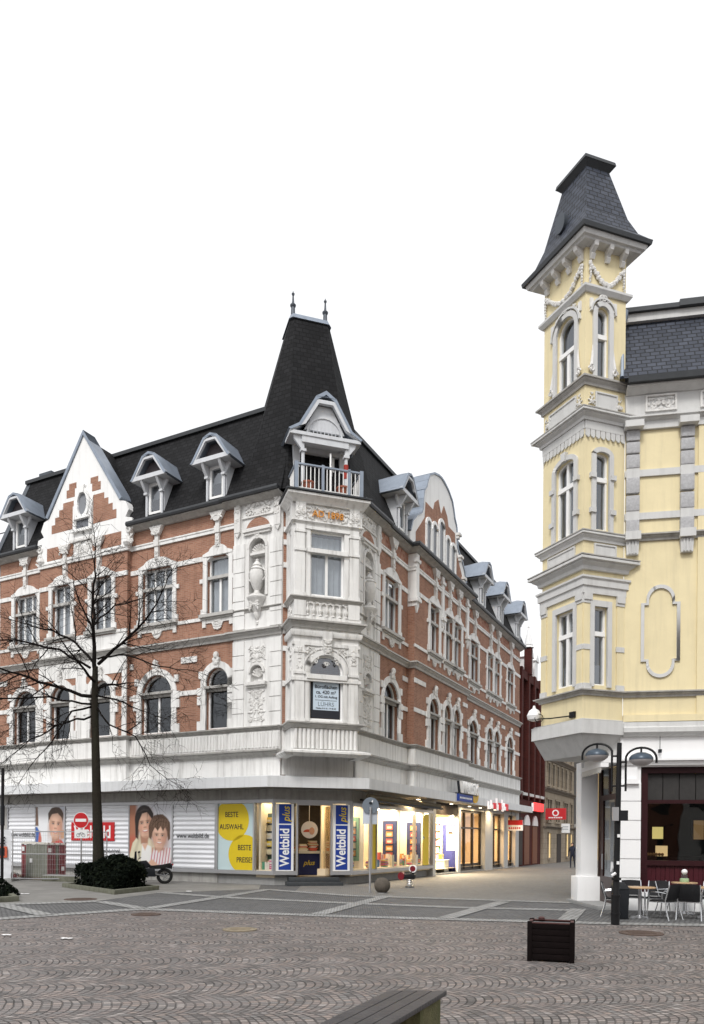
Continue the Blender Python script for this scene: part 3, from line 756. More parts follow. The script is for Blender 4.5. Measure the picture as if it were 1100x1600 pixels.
for t in (-1.08,1.08):
    for z0,z1 in ((11.17,13.9),(6.36,9.3)):
        m.box(FO,t-.19,t+.19,z0,z1,-.01,.07); m.box(FO,t-.24,t+.24,z0,z0+.12,-.01,.1); m.box(FO,t-.22,t+.22,z1-.3,z1-.2,-.01,.1)
        m.box(FO,t-.22,t+.22,(z0+z1)/2+.35,(z0+z1)/2+.45,-.01,.11)
    m.box(FO,t-.23,t+.23,10.42,10.99,-.01,.1); m.box(FO,t-.2,t+.2,14.06,14.72,-.01,.1)
for fr in (FOL,FOR):
    for u in (.2,.98): 
        for z0,z1 in ((11.17,13.9),(6.36,9.3)): m.box(fr,u-.16,u+.16,z0,z1,-.01,.06)
        m.box(fr,u-.2,u+.2,14.06,14.72,-.01,.1)
# window surrounds
for o in (o2,):
    for a,b in ((-.86,-.68),(.68,.86)): m.box(FO,a,b,11.2,13.78,-.01,.05)
    m.box(FO,-.9,.9,13.75,13.87,-.01,.09); m.prism(FO,[(-.82,12.86),(.82,12.86),(.82,13.02),(-.82,13.02)],-.12,.13)
for a,b in ((-.84,-.68),(.68,.84)): m.box(FO,a,b,6.4,8.3,-.01,.05)
m.strip_prism(FO,arc(0,8.3,.68,0,math.pi,16),arc(0,8.3,.86,0,math.pi,16),-.01,.06)
m.strip_prism(FO,arc(0,8.3,.92,0,math.pi,16),arc(0,8.3,.98,0,math.pi,16),-.01,.05)
m.prism(FO,[(-.13,8.95),(.13,8.95),(.2,9.85),(-.2,9.85)],-.01,.2)
m.box(FO,-.8,.8,8.02,8.2,-.12,.14)
# fluted base
for k in range(15): m.tube([FO(-1.2+k*.171,5.34,.02),FO(-1.2+k*.171,6.1,.02)],.072,8)
for k in range(7): m.tube([FOL(.08+k*.165,5.34,.02),FOL(.08+k*.165,6.1,.02)],.06,6)
m.build('oriel_pilaster',plaster,ow)
m=MB()
for k in range(7):                                  # blind balustrade
    t=-.78+k*.26; q=FO(t,10.45,.02)
    m.lathe((q.x,q.y,q.z),[(.07,0),(.07,.04),(.04,.07),(.085,.16),(.095,.22),(.04,.36),(.05,.42),(.07,.46),(.07,.5)],10)
    m.strip_prism(FO,arc(t+.13,10.84,.09,0,math.pi,6),arc(t+.13,10.9,.13,0,math.pi,6,.09),-.01,.06)
relief(m,FO,-.85,.85,14.12,14.66,.02,60,.055,41,mask=lambda u,z:abs(u)>.62 or z>14.55)
for sg in (-1.08,1.08): relief(m,FO,sg-.17,sg+.17,14.1,14.7,.1,18,.05,int(sg*9)); relief(m,FO,sg-.1,sg+.1,8.4,9.25,.07,16,.04,int(sg*5)+50)
relief(m,FO,-.8,.8,8.5,9.25,.02,70,.05,43,mask=lambda u,z:math.hypot(u,z-8.3)>1.02)
relief(m,FOL,.1,1.05,14.12,14.66,.04,30,.06,44); relief(m,FOL,.1,.3,8.3,9.25,.06,14,.04,45)
relief(m,FO,-.12,.12,9.0,9.5,.2,12,.06,46)
for fr in (FOL,FOR): relief(m,fr,.35,.85,10.5,10.9,.02,10,.06,47)
m.build('oriel_ornament',ornmat,ow)
gold=M_plain('orange_gilt',(.62,.27,.05),.5,.1,20)
m=MB(); put_text(m,FO,'AD 1898',0,14.36,.075,.34,.002,ext=.03); m.build('date_lettering',gold,ow,smooth=0)
window(B,FO,o2,12.95,1,0,dd=-.14,curtain=(curtain_m,13.6)); window(B,FO,o1,8.12,0,0,dd=-.14)
for fr in (FOL,FOR):
    window(B,fr,so2,12.95,0,0,dd=-.12,fw=.05,gl=glass_dark); window(B,fr,so1,8.1,0,0,dd=-.12,fw=.05,gl=glass_dark)
# letting poster in the first-floor oriel window
poster_blue=M_plain('pale_blue_paper',(.56,.66,.76),.6,.03,3); ink=M_plain('black_ink',(.02,.022,.03),.6,.1,4); ink_grey=M_plain('grey_ink',(.18,.22,.26),.6,.1,4)
po=MB(); po.box(FO,-.585,.585,6.55,8.0,-.085,-.075); po.m=1; po.box(FO,-.5,.53,6.86,7.94,-.075,-.07)
po.m=0
put_text(po,FO,'Büroflächen',.015,7.76,-.066,.19,.003); put_text(po,FO,'ca. 420 m²',.015,7.55,-.066,.19,.003); put_text(po,FO,'1. OG mit Aufzug',.015,7.38,-.066,.125,.002)
po.box(FO,-.42,.45,7.235,7.25,-.07,-.066)
po.m=2; put_text(po,FO,'LÜHRS',.015,7.09,-.066,.22,.0)
po.m=0; put_text(po,FO,'Telefon 0 41 01 - 77 00 00',.015,6.93,-.066,.075,.001)
tag(po.build('letting_poster',[ink,poster_blue,ink_grey],origin=FO(0,6.55,-.08)),'pale blue office letting poster in a black frame inside the arched bay window','poster')

# --- dark rooms behind the upper windows
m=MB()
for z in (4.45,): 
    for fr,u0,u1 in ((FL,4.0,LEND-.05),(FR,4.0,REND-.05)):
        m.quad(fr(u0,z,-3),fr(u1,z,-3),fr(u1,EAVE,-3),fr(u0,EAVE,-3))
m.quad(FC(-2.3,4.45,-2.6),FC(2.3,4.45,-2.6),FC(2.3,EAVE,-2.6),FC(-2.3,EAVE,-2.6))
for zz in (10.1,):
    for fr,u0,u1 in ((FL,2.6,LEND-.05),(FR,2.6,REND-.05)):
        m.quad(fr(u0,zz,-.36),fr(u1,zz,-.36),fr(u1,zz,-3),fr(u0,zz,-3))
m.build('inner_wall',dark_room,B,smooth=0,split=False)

# --- roof: steep mansard with flat top
RT=20.12; RD=-1.55
def mans(fr,u0,u1,ur0,ur1,name='roof',cut=None):
    m=MB(); N_=1
    if cut:
        c0,c1=cut; zc=16.7; dc=.36-(zc-EAVE)/(RT-EAVE)*(.36-RD)
        m.quad(fr(u0,EAVE+.02,.36),fr(c0,EAVE+.02,.36),fr(c0,RT,RD),fr(ur0,RT,RD)); m.quad(fr(c1,EAVE+.02,.36),fr(u1,EAVE+.02,.36),fr(ur1,RT,RD),fr(c1,RT,RD)); m.quad(fr(c0,zc,dc),fr(c1,zc,dc),fr(c1,RT,RD),fr(c0,RT,RD))
    else: m.quad(fr(u0,EAVE+.02,.36),fr(u1,EAVE+.02,.36),fr(ur1,RT,RD),fr(ur0,RT,RD))
    m.quad(fr(ur0,RT,RD),fr(ur1,RT,RD),fr(ur1,RT+.5,-8.9),fr(ur0,RT+.5,-8.9))
    o=m.build(name,slate,B,smooth=0,split=False)
    k=MB(); k.box(fr,ur0,ur1,RT-.1,RT+.07,RD-.1,RD+.16); k.build('roof_edge',gutter_m,B,smooth=0)
    return o
roofL=mans(FL,CH-.1,LEND,CH+.4,LEND,cut=(10.08,15.5)); roofR=mans(FR,CH-.1,REND,CH+.4,REND)
for fr,e in ((FL,LEND),(FR,REND)):        # slated party-wall gables
    m=MB(); m.prism(F(fr(e,0,0)[:2],-fr.N,fr.D),[(-.45,EAVE),(1.6,RT+.15),(2.6,RT+.15),(9,RT+.6),(9,EAVE)],-.3,.02); m.build('party_wall',zinc_dark,B,smooth=0)
m=MB(); m.box(FL,17.6,18.5,19.6,20.75,-3.0,-2.0); m.build('chimney',zinc_dark,B)

# --- dormers
zwhite=M_plain('white_dormer_paint',(.58,.595,.62),.6,.06,5,streak=.35,streakcol=(.3,.3,.3))
truss_shade=M_plain('dark_dormer_recess',(.07,.06,.065),.8,.2,6)  # shade of the open truss hollow put into the colour
def dormer(fr,uc,s=1.0,z0=16.05):
    fr=fr.sh(.3)
    m=MB(); hw=.5*s; zt=z0+1.38
    m.box(fr,uc-hw,uc-.36*s,z0-.2,zt,-1.6,-.1); m.box(fr,uc+.36*s,uc+hw,z0-.2,zt,-1.6,-.1); m.box(fr,uc-hw,uc+hw,z0-.35,z0,-1.6,-.1); m.box(fr,uc-hw,uc+hw,zt-.06,zt+.1,-1.6,-.06)
    d=m.build('dormer',zwhite,B,split=False)
    # hipped hood roof, projecting
    A=[(-1.02,zt+.02),(-.92,zt+.12),(-.34,zt+.98),(0,zt+1.1),(.34,zt+.98),(.92,zt+.12),(1.02,zt+.02)]
    I=[(-.9,zt+.0),(-.84,zt+.06),(-.3,zt+.88),(0,zt+.98),(.3,zt+.88),(.84,zt+.06),(.9,zt+.0)]
    A=[(uc+a*s,z) for a,z in A]; I=[(uc+a*s,z) for a,z in I]
    r=MB(); r.strip_prism(fr,I,A,-2.5,.4)
    # hip cap falling back at the ridge
    r.add([fr(uc-.34*s,zt+.985,.41),fr(uc+.34*s,zt+.985,.41),fr(uc,zt+1.2,-.1),fr(uc-.34*s,zt+.985,-1),fr(uc+.34*s,zt+.985,-1)],[(0,1,2),(0,2,3),(1,4,2),(3,2,4)])
    r.build('dormer_roof',zinc,d,split=False)
    w=MB(); ring_o=[(uc+a*s,z) for a,z in ((-.93,zt+.0),(-.86,zt+.08),(-.3,zt+.9),(.3,zt+.9),(.86,zt+.08),(.93,zt+.0))]
    ring_i=[(uc+a*s,z) for a,z in ((-.74,zt+.13),(-.68,zt+.19),(-.24,zt+.8),(.24,zt+.8),(.68,zt+.19),(.74,zt+.13))]
    w.strip_prism(fr,ring_o,ring_i,.26,.38); w.box(fr,uc-.93*s,uc+.93*s,zt-.03,zt+.15,.24,.385)
    w.poly([fr(uc-.92*s,zt-.02,.38),fr(uc+.92*s,zt-.02,.38),fr(uc+.92*s,zt-.02,-1.4),fr(uc-.92*s,zt-.02,-1.4)])
    for sg in (-1,1):
        u=uc+sg*.43*s
        w.tube([fr(u,z0-.1,-.03),fr(u,zt-.5,-.03)],.055,8); w.box(fr,u-.09,u+.09,zt-.55,zt-.46,-.1,.08)
        w.prism(F(fr(u,0,0)[:2],fr.N,fr.D),[(-.08,zt-.48),(.06,zt-.48),(.3,zt-.14),(.36,zt-.03),(-.08,zt-.03)],-.06,.06)
        w.prism(fr,[(u,zt-.48),(u+sg*.07,zt-.48),(u+sg*.28,zt-.12),(u+sg*.3,zt-.02),(u,zt-.02)],-.1,-.02)
    w.build('bargeboard',zwhite,d,split=False)
    MB().poly([fr(u,z,.02) for u,z in ring_i]).build('recess_shade_sheet',truss_shade,d)  # dark sheet standing in for the shaded hollow under the hood
    o=dict(u0=uc-.36*s,u1=uc+.36*s,z0=z0,z1=zt-.06)
    f=MB(); po,pi=outline(o),outline(o,.1)
    for i in range(4): f.prism(fr,[po[i],po[(i+1)%4],pi[(i+1)%4],pi[i]],-.2,-.08)
    f.build('window_frame',white_frame,d,split=False)
    MB().poly([fr(u,z,-.14) for u,z in outline(o,.08)]).build('pane',glass,d)
    c=MB(); c.poly([fr(u,z,-.4) for u,z in outline(o,.02)]); c.build('curtain',curtain_m,d)
    return d
for a in (17.05,8.55,5.25): dormer(FL,a,1.0,15.9)
for u in (6.3,18.3,22.1,26.35): dormer(FR,u,1.02,16.0)

# --- stepped gable of the square-side wing
gw=M_plain('white_gable_plaster',(.80,.80,.79),.8,.04,2,bump=.08,streak=.3,streakcol=(.4,.39,.38))
fr=FL.sh(LPD); gc=12.78
G=[(10.1,14.72),(9.98,15.3),(9.72,15.55),(9.82,15.95),(10.2,16.05),(10.0,16.35),(10.2,16.75),(10.55,16.85),(gc,20.28)]
G=G+[(2*gc-a,z) for a,z in G[::-1][1:]]
m=MB(); m.prism(fr,G,-.35,.05); g=m.build('stepped_gable',gw,B)
m=MB()
for sg in (-1,1):
    def X(a): return gc+sg*a
    def rc(a,b,z0,z1): m.box(fr,min(X(a),X(b)),max(X(a),X(b)),z0,z1,-.01,.058)
    rc(.62,2.05,16.1,16.5); rc(.62,1.82,16.5,16.82); rc(.62,1.56,16.82,17.12); rc(.62,1.3,17.12,17.4)
    rc(.55,1.08,17.58,17.95); rc(.45,.92,17.95,18.22)
    rc(.05 if 0 else .6,2.35,14.85,15.45)
m.build('gable_brickwork',brick,g,smooth=0)
m=MB(); 
for sg in (-1,1):
    p0=(gc+sg*2.28,16.85); p1=(gc,20.28)
    n=Vector((p1[1]-p0[1],-(p1[0]-p0[0]))).normalized()*(.16 if sg<0 else -.16)
    if n.y<0: n=-n
    m.prism(fr,[(p0[0],p0[1]),(p1[0],p1[1]),(p1[0],p1[1]+.22),(p0[0]+n.x*1.0,p0[1]+n.y)],-.6,.12)
m.build('gable_flashing',zinc,g,split=False)
m=MB()
for sg in (-1,1):
    u=gc+sg*2.82
    m.tube([fr(u+sg*.22*(1-i/16)*math.cos(i*.6),15.45+.22*(1-i/16)*math.sin(i*.6),.06) for i in range(15)],[.03+.004*i for i in range(15)],6)
    m.lathe(tuple(fr(u-sg*.1,14.75,.05)),[(.12,0),(.2,.12),(.14,.3)],8); relief(m,fr,u-.2,u+.2,14.8,15.25,.05,12,.07,int(u))
relief(m,fr,gc-.6,gc+.6,14.75,15.4,.05,40,.07,61); m.box(fr,gc-.75,gc+.75,15.42,15.55,-.01,.15)
m.build('gable_ornament',ornmat,g)
m=MB(); oval=[(gc+.3*math.cos(t),17.12+.52*math.sin(t)) for t in [i*math.pi/12 for i in range(24)]]
ov2=[(gc+.46*math.cos(t),17.12+.72*math.sin(t)) for t in [i*math.pi/12 for i in range(24)]]
m.strip_prism(fr,oval+oval[:1],ov2+ov2[:1],.0,.16)
for a,b in ((-.6,-.4),(.4,.6)): m.box(fr,gc+a,gc+b,15.95,17.1,0,.12)
m.box(fr,gc-.62,gc+.62,15.85,15.97,0,.2); m.box(fr,gc-.5,gc+.5,16.42,16.52,0,.2)
m.prism(fr,[(gc-.13,17.6),(gc+.13,17.6),(gc+.18,17.95),(gc-.18,17.95)],0,.2)
m.build('gable_window_surround',gw,g,split=False)
MB().prism(fr,oval,.03,.062).build('oval_window',M_plain('grey_louvre',(.22,.23,.25),.5,.1,5),g)
MB().box(fr,gc-.4,gc+.4,15.97,16.42,.03,.062).build('gable_window',M_plain('grey_pane',(.14,.15,.17),.15,.1,5),g)
m=MB(); # slated roof behind the gable
gl,gr=(gc+2.5,16.3),(gc-2.5,16.3)
for e,sg in ((gl,1),(gr,-1)): m.quad(fr(e[0],e[1],-.2),fr(gc,20.2,-.2),fr(gc,20.2,-3.5),fr(e[0],e[1],-3.5))
m.build('gable_roof',slate,B,smooth=0,split=False)

# --- curved gable of the street wing
fr=FR.sh(RPD); gc=10.95
H=[(-3.95,15.6),(-3.95,16.2),(-3.7,16.75),(-3.2,17.2),(-2.6,17.55),(-2.45,17.8),(-2.4,18.3),(-2.3,18.75),(-2.0,19.05),(-1.85,19.4),(-1.6,19.8),(-1.0,20.12),(-.4,20.28),(0,20.32)]
G=[(gc+a,z) for a,z in H]+[(gc-a,z) for a,z in H[::-1][1:]]
m=MB(); m.prism(fr,G,-.3,.0); g=m.build('curved_gable',gw,B)
m=MB()
Hb=[(-3.3,15.7),(-3.3,16.4),(-2.6,17.1),(-2.2,17.5),(-2.1,18.3)]
m.prism(fr,[(gc+a,z) for a,z in Hb]+[(gc-1.1,18.3),(gc-.9,18.75),(gc-.4,19.1),(gc,18.5),(gc+.4,19.1),(gc+.9,18.75),(gc+1.1,18.3)]+[(gc-a,z) for a,z in Hb[::-1]],-.02,.02)
m.build('gable_brickwork',brick,g,smooth=0)
m=MB()
prof=[(gc+a,z) for a,z in H[1:]]
for side in (1,-1):
    pr=[(gc+(u-gc)*side,z) for u,z in prof]
    for i in range(len(pr)-1):
        p,q=pr[i],pr[i+1]
        n=Vector((-(q[1]-p[1])*side,(q[0]-p[0])*side)).normalized()*.09
        m.prism(fr,[p,q,(q[0]+n.x,q[1]+n.y),(p[0]+n.x,p[1]+n.y)],-1.25 if i<9 else -.8,.06)
m.build('gable_flashing',zinc,g,split=False)
def gwin(u,w,z0,z1):
    o=dict(u0=u-w/2,u1=u+w/2,z0=z0,z1=z1,arch=1); m=MB()
    po=outline(o); r=w/2
    m.strip_prism(fr,arc(u,z1-r,r,0,math.pi,10),arc(u,z1-r,r+.16,0,math.pi,10),.0,.1)
    for sg in (-1,1): m.box(fr,min(u+sg*r,u+sg*(r+.14)),max(u+sg*r,u+sg*(r+.14)),z0,z1-r,0,.09)
    m.box(fr,u-r-.2,u+r+.2,z0-.12,z0,0,.16); m.build('gable_window_surround',gw,g,split=False)
    MB().prism(fr,po,.0,.03).build('gable_window',M_plain('grey_pane',(.14,.15,.17),.15,.1,5),g)
gwin(gc-1.75,.55,16.0,17.5); gwin(gc,.6,16.0,18.1); gwin(gc+.95,.55,16.0,17.6); gwin(gc-.95,.55,16.0,17.6); gwin(gc+1.75,.55,16,17.5)
m=MB()
for k,z in ((1,17.2),(1,18.3),(1,16.2)): 
    u=gc+(3.3 if z<17 else 2.75 if z<18 else 2.42); m.box(fr,u-.1,u+.3,z,z+.13,-.1,.2); m.box(fr,u-.05,u+.2,z-.16,z,-.1,.12)
m.build('gable_corbel',ornmat,g)
m=MB()
for sg in (1,-1): m.quad(fr(gc+sg*2.3,17.2,-.3),fr(gc,20.15,-.3),fr(gc,20.15,-4),fr(gc+sg*2.3,17.2,-4))
for sg in (1,-1): m.quad(fr(gc+sg*2.3,17.2,-.3),fr(gc+sg*3.6,16.3,-.3),fr(gc+sg*3.6,16.3,-4),fr(gc+sg*2.3,17.2,-4))
m.build('gable_roof',slate,B,smooth=0,split=False)

# --- corner spire
def ring(ps,z): return [tuple(FC(t,z,-q)) for t,q in ps]
levels=[(EAVE+.05,[(-1.47,-.36),(1.47,-.36),(3.2,1.3),(3.2,4.9),(-3.2,4.9),(-3.2,1.3)]),
 (16.9,[(-1.3,.12),(1.3,.12),(2.68,1.5),(2.68,4.6),(-2.68,4.6),(-2.68,1.5)]),
 (18.6,[(-1.16,.55),(1.16,.55),(2.2,1.62),(2.2,4.3),(-2.2,4.3),(-2.2,1.62)]),
 (20.5,[(-1.0,1.02),(1.0,1.02),(1.72,1.74),(1.72,3.9),(-1.72,3.9),(-1.72,1.74)]),
 (23.83,[(-.72,1.75),(.72,1.75),(.86,1.9),(.86,3.2),(-.86,3.2),(-.86,1.9)])]
m=MB()
for (z0,a),(z1,b) in zip(levels,levels[1:]): m.hull(ring(a,z0),ring(b,z1),cap=False)
m.poly(ring(levels[-1][1],23.83))
sp=m.build('corner_spire',slate,B,smooth=0,split=False)
m=MB(); m.hull(ring([(-.8,1.68),(.8,1.68),(.93,1.85),(.93,3.26),(-.93,3.26),(-.93,1.85)],23.81),ring([(-.74,1.78),(.74,1.78),(.84,1.92),(.84,3.1),(-.84,3.1),(-.84,1.92)],24.03)); m.build('spire_cap',zinc,sp)
for t in (-.7,.72):
    q=FC(t,23.93,-2.1)
    MB().lathe(tuple(q),[(.12,0),(.1,.1),(.085,.55),(.12,.6),(.13,.66),(.07,.72),(.05,.78),(.03,1.05),(.06,1.1),(.065,1.15),(.02,1.2),(.015,1.25)],10).build('finial',zinc_dark,sp)

# --- balcony dormer above the oriel
m=MB(); fr=FC
zb=15.14
m.box(fr,-1.1,-.82,zb,17.75,-.9,-.05); m.box(fr,.82,1.1,zb,17.75,-.9,-.05); m.box(fr,-.82,.82,17.35,17.75,-.9,-.05)
d=m.build('balcony_dormer',zwhite,B,split=False)
A=[(-1.5,17.72),(-1.08,17.98),(-.42,19.12),(0,19.4),(.42,19.12),(1.08,17.98),(1.5,17.72)]; I=[(-1.42,17.66),(-1.0,17.9),(-.36,19.0),(0,19.24),(.36,19.0),(1.0,17.9),(1.42,17.66)]
m=MB(); m.strip_prism(fr,I,A,-2.3,.85)
m.add([fr(-.42,19.13,.86),fr(.42,19.13,.86),fr(0,19.55,.45),fr(-.42,19.13,-1.6),fr(.42,19.13,-1.6)],[(0,1,2),(0,2,3),(1,4,2),(3,2,4)])
m.build('dormer_roof',zinc,d,split=False)
m=MB(); ro=[(-1.44,17.62),(-1.02,17.88),(-.36,19.02),(.36,19.02),(1.02,17.88),(1.44,17.62)]; ri=[(-1.2,17.78),(-.82,17.98),(-.28,18.88),(.28,18.88),(.82,17.98),(1.2,17.78)]
m.strip_prism(fr,ro,ri,.68,.84); m.box(fr,-1.44,1.44,17.55,17.68,-.05,.82); m.box(fr,-.95,.95,17.3,17.56,.55,.78)
m.prism(fr,[(-.82,17.9),(.82,17.9),(.28,18.9),(-.28,18.9)],.5,.6)
m.strip_prism(fr,arc(0,17.75,.66,0,math.pi,12),arc(0,17.75,.74,0,math.pi,12),.6,.64)
for k in range(9): m.box(fr,-.6+k*.15-.012,-.6+k*.15+.012,17.75,18.35,.6,.615)
for sg in (-1,1):
    u=sg*.88
    m.tube([fr(u,zb,.66),fr(u,16.2,.66),fr(u,17.3,.66)],[.075,.075,.06],10); m.box(fr,u-.11,u+.11,16.95,17.05,.55,.77)
    m.prism(fr,[(u,17.05),(u+sg*.08,17.05),(u+sg*.36,17.4),(u+sg*.4,17.56),(u,17.56)],.6,.72)
    m.prism(F(fr(u,0,0)[:2],fr.N,fr.D),[(-.0,17.56),(.62,17.56),(.62,17.1),(.55,17.1),(.3,17.45),(0,17.45)],-.05,.05)
m.build('dormer_gable',zwhite,d,split=False)
m=MB(); m.box(fr,-.82,.82,zb,17.35,-.86,-.84); m.build('balcony_doorway',dark_room,d)
m=MB(); df=F(fr(.5,0,-.1)[:2],-fr.N+fr.D*.35,None)
for a,b,z0,z1 in ((0,.09,zb+.05,17.1),(.62,.71,zb+.05,17.1),(.09,.62,zb+.05,zb+.6),(.09,.62,17.0,17.1)): m.box(df,a-.75,b-.75,z0,z1,-.03,.03)
m.box(fr,.5,.6,zb,17.3,-.3,-.05); m.build('balcony_door',white_frame,d,split=False)
m=MB(); m.tube([fr(.88,16.15,.66),fr(.88,16.7,.66)],.095,10); m.build('red_wrap',M_plain('red_cloth',(.30,.035,.025),.8,.15,9),d)
rl=MB()
bp=[FC(-HW,0,.1),FC(-HW-.0,0,OP+.18),FC(HW,0,OP+.18),FC(HW,0,.1)]
for i in range(3):
    a,b=bp[i],bp[i+1]; n=int((b-a).length/.16)
    for k in range(n):
        p=a+(b-a)*(k+.5)/n; rl.tube([(p.x,p.y,zb+.08),(p.x,p.y,zb+.95)],.02,5)
    rl.tube([(a.x,a.y,zb+.1),(b.x,b.y,zb+.1)],.025,5)
rail=rl.build('balcony_railing',white_frame,B,split=False)
m=MB(); m.sweep([tuple(p[:2]) for p in bp],[(-.05,zb+.96),(.05,zb+.96),(.05,zb+1.02),(-.05,zb+1.02)])
for p in bp[1:3]: m.obox((p.x,p.y),DC,.14,.14,zb+.02,zb+1.06)
m.obox(tuple(FC(-.25,0,OP+.18)[:2]),DC,.1,.1,zb+.02,zb+1.06); m.obox(tuple(FC(.8,0,OP+.18)[:2]),DC,.1,.1,zb+.02,zb+1.06)
m.build('handrail',zinc,rail,split=False)
terra=M_plain('terracotta',(.30,.105,.065),.8,.15,8); soil=M_plain('dark_soil',(.03,.025,.02),.95,.3,12)
for i,t in enumerate((-.78,.62)):
    q=FC(t,zb+.05,OP-.05)
    p=thing('flower_pot','terracotta flower pot on the corner balcony, '+('left one beside the white column' if i==0 else 'right one below the red wrapped column'),'flower pot',q,'flower pots on the corner balcony')
    MB().lathe(tuple(q),[(.17,0),(.24,.3),(.27,.3),(.27,.37),(.22,.37)],14).build('pot',terra,p); MB().lathe(tuple(q),[(0,.34),(.22,.345)],14).build('soil',soil,p)

# --- shop front on the ground floor
GA,GB=2.46,2.06                                   # the door front cuts the corner between these
Pa=K+DL*GA; Pb=K+DRv*GB; FD=F(Pa,Pb-Pa); DW=(Pb-Pa).length
CPATH=[tuple(K+DL*LEND),tuple(Pa),tuple(Pb),tuple(K+DRv*REND)]
canopy_m=M_plain('white_canopy_sheet',(.66,.67,.68),.5,.04,3,streak=.45,streakcol=(.3,.3,.3))
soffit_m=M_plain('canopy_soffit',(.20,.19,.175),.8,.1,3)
concrete=M_plain('plinth_concrete',(.30,.30,.295),.85,.15,5,bump=.3,streak=.4,streakcol=(.14,.14,.13))
c=MB().sweep(CPATH,[(-.3,3.9),(.98,3.86),(1.0,3.86),(1.0,4.28),(.7,4.33),(-.3,4.36)]).build('canopy',canopy_m,B,smooth=0)
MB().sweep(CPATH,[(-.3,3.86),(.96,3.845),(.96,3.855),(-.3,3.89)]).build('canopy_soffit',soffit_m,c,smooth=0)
gp=MB()
gp.sweep([tuple(K+DL*LEND),tuple(Pa+0*NL)],[(-.35,3.36),(-.02,3.36),(-.02,3.9),(-.35,3.9)]); gp.sweep([tuple(Pa),tuple(Pb)],[(-.35,3.42),(-.015,3.42),(-.015,3.9),(-.35,3.9)]); gp.sweep([tuple(Pb),tuple(K+DRv*11.1)],[(-.35,3.34),(-.02,3.34),(-.02,3.9),(-.35,3.9)])
gp.build('shop_fascia',stone_dirty,B,smooth=0)
gp=MB().sweep(CPATH[:3],[(-.3,3.3),(.05,3.3),(.05,3.43),(-.3,3.43)]); gp.sweep([tuple(Pb),tuple(K+DRv*11.1)],[(-.3,3.22),(.05,3.22),(.05,3.36),(-.3,3.36)])
gp.sweep([tuple(K+DL*LEND),tuple(Pa),tuple(FD(.95,0,0)[:2])],[(-.3,.42),(.06,.42),(.06,.57),(-.3,.57)])
gp.sweep([tuple(FD(DW-.85,0,0)[:2]),tuple(Pb),tuple(K+DRv*11.1)],[(-.3,.42),(.06,.42),(.06,.57),(-.3,.57)])
gp.build('shop_window_rail',aluminium,B,smooth=0)
gp=MB(); gp.sweep([tuple(K+DL*LEND),tuple(Pa),tuple(FD(.95,0,0)[:2])],[(-.6,0),(-.16,0),(-.16,.43),(-.6,.43)]); gp.sweep([tuple(FD(DW-.85,0,0)[:2]),tuple(Pb),tuple(K+DRv*11.1)],[(-.9,0),(-.3,0),(-.3,.43),(-.9,.43)])
gp.build('plinth',concrete,B,smooth=0)
# backing wall behind the printed panels, far-left wall strip
gp=MB(); gp.box(FL,5.3,LEND,0,3.9,-.4,-.12); gp.box(FL,18.05,LEND,0,3.9,-.1,.03); gp.build('ground_floor_wall',stone_dirty,B,smooth=0)
al=MB()
for a in (18.07,14.1,10.08,7.6,5.3,5.22,3.38,GA): al.box(FL,a-.035,a+.035,.57,3.3,-.12,.055)
for u in (GB,3.85,4.35,8.7,11.05): al.box(FR,u-.03,u+.03,.57,3.22,-.12,.045)
for t in (.03,.95,DW-.85,DW-.03): al.box(FD,t-.035,t+.035,.4 if .1<t<DW-.1 else .57,3.3,-.12,.04)
al.box(FD,.95,DW-.85,3.22,3.3,-.12,.03)
al.build('shop_mullion',aluminium,B,smooth=0)
g_=MB(); g_.poly([FL(3.36,.57,-.03),FL(GA,.57,-.03),FL(GA,3.3,-.03),FL(3.36,3.3,-.03)]); g_.build('shop_pane',glass_shop,B)
for a,b in ((GB,3.85),(3.85,4.35),(4.35,8.7),(8.7,11.05)): MB().poly([FR(a,.57,-.03),FR(b,.57,-.03),FR(b,3.22,-.03),FR(a,3.22,-.03)]).build('shop_pane',glass_shop,B)
for a,b in ((.03,.95),(DW-.85,DW-.03)): MB().poly([FD(a,.57,-.03),FD(b,.57,-.03),FD(b,3.3,-.03),FD(a,3.3,-.03)]).build('shop_pane',glass_shop,B)
# step and door
st=MB(); ax=DW/2+.05; st.box(FD,ax-1.15,ax+1.1,0,.15,-.6,.55); st.box(FD,ax-1.05,ax+1.0,.15,.33,-.6,.28); st.build('door_step',M_plain('dark_granite',(.05,.055,.06),.5,.25,12),B,bevel=.01,split=False)
# shop interior shell: floor, ceiling, back and party walls
warm_wall=M_plain('warm_white_wall',(.72,.62,.46),.8,.05,3); shop_floor=M_plain('shop_floor',(.45,.38,.28),.5,.1,3); dark_shop=M_plain('dark_shop_interior',(.06,.05,.045),.8,.3,4)
def slab(mb,pts,z): mb.poly([(p[0],p[1],z) for p in pts])
inner=[FL(5.25,0,-.13),FL(GA,0,-.13),FD(.1,0,-.15),FD(DW-.1,0,-.15),FR(GB,0,-.13),FR(REND-.1,0,-.13),FR(REND-.1,0,-4.5),FR(9,0,-4.5),FC(0,0,-6.0),FL(8,0,-4.5),FL(5.25,0,-4)]
m=MB(); slab(m,inner,.33); m.build('shop_floor',shop_floor,B,smooth=0)
m=MB(); slab(m,inner,3.62); m.build('shop_ceiling',M_plain('shop_ceiling_white',(.7,.66,.58),.8,.03,3),B,smooth=0)
m=MB()
for p,q in zip(inner[5:],inner[6:]): m.quad((p.x,p.y,.33),(q.x,q.y,.33),(q.x,q.y,3.62),(p.x,p.y,3.62))
p,q=inner[-1],inner[0]; m.quad((p.x,p.y,.33),(q.x,q.y,.33),(q.x,q.y,3.62),(p.x,p.y,3.62))
m.build('shop_wall',warm_wall,B,smooth=0,split=False)
m=MB()                                            # partitions that back the display windows
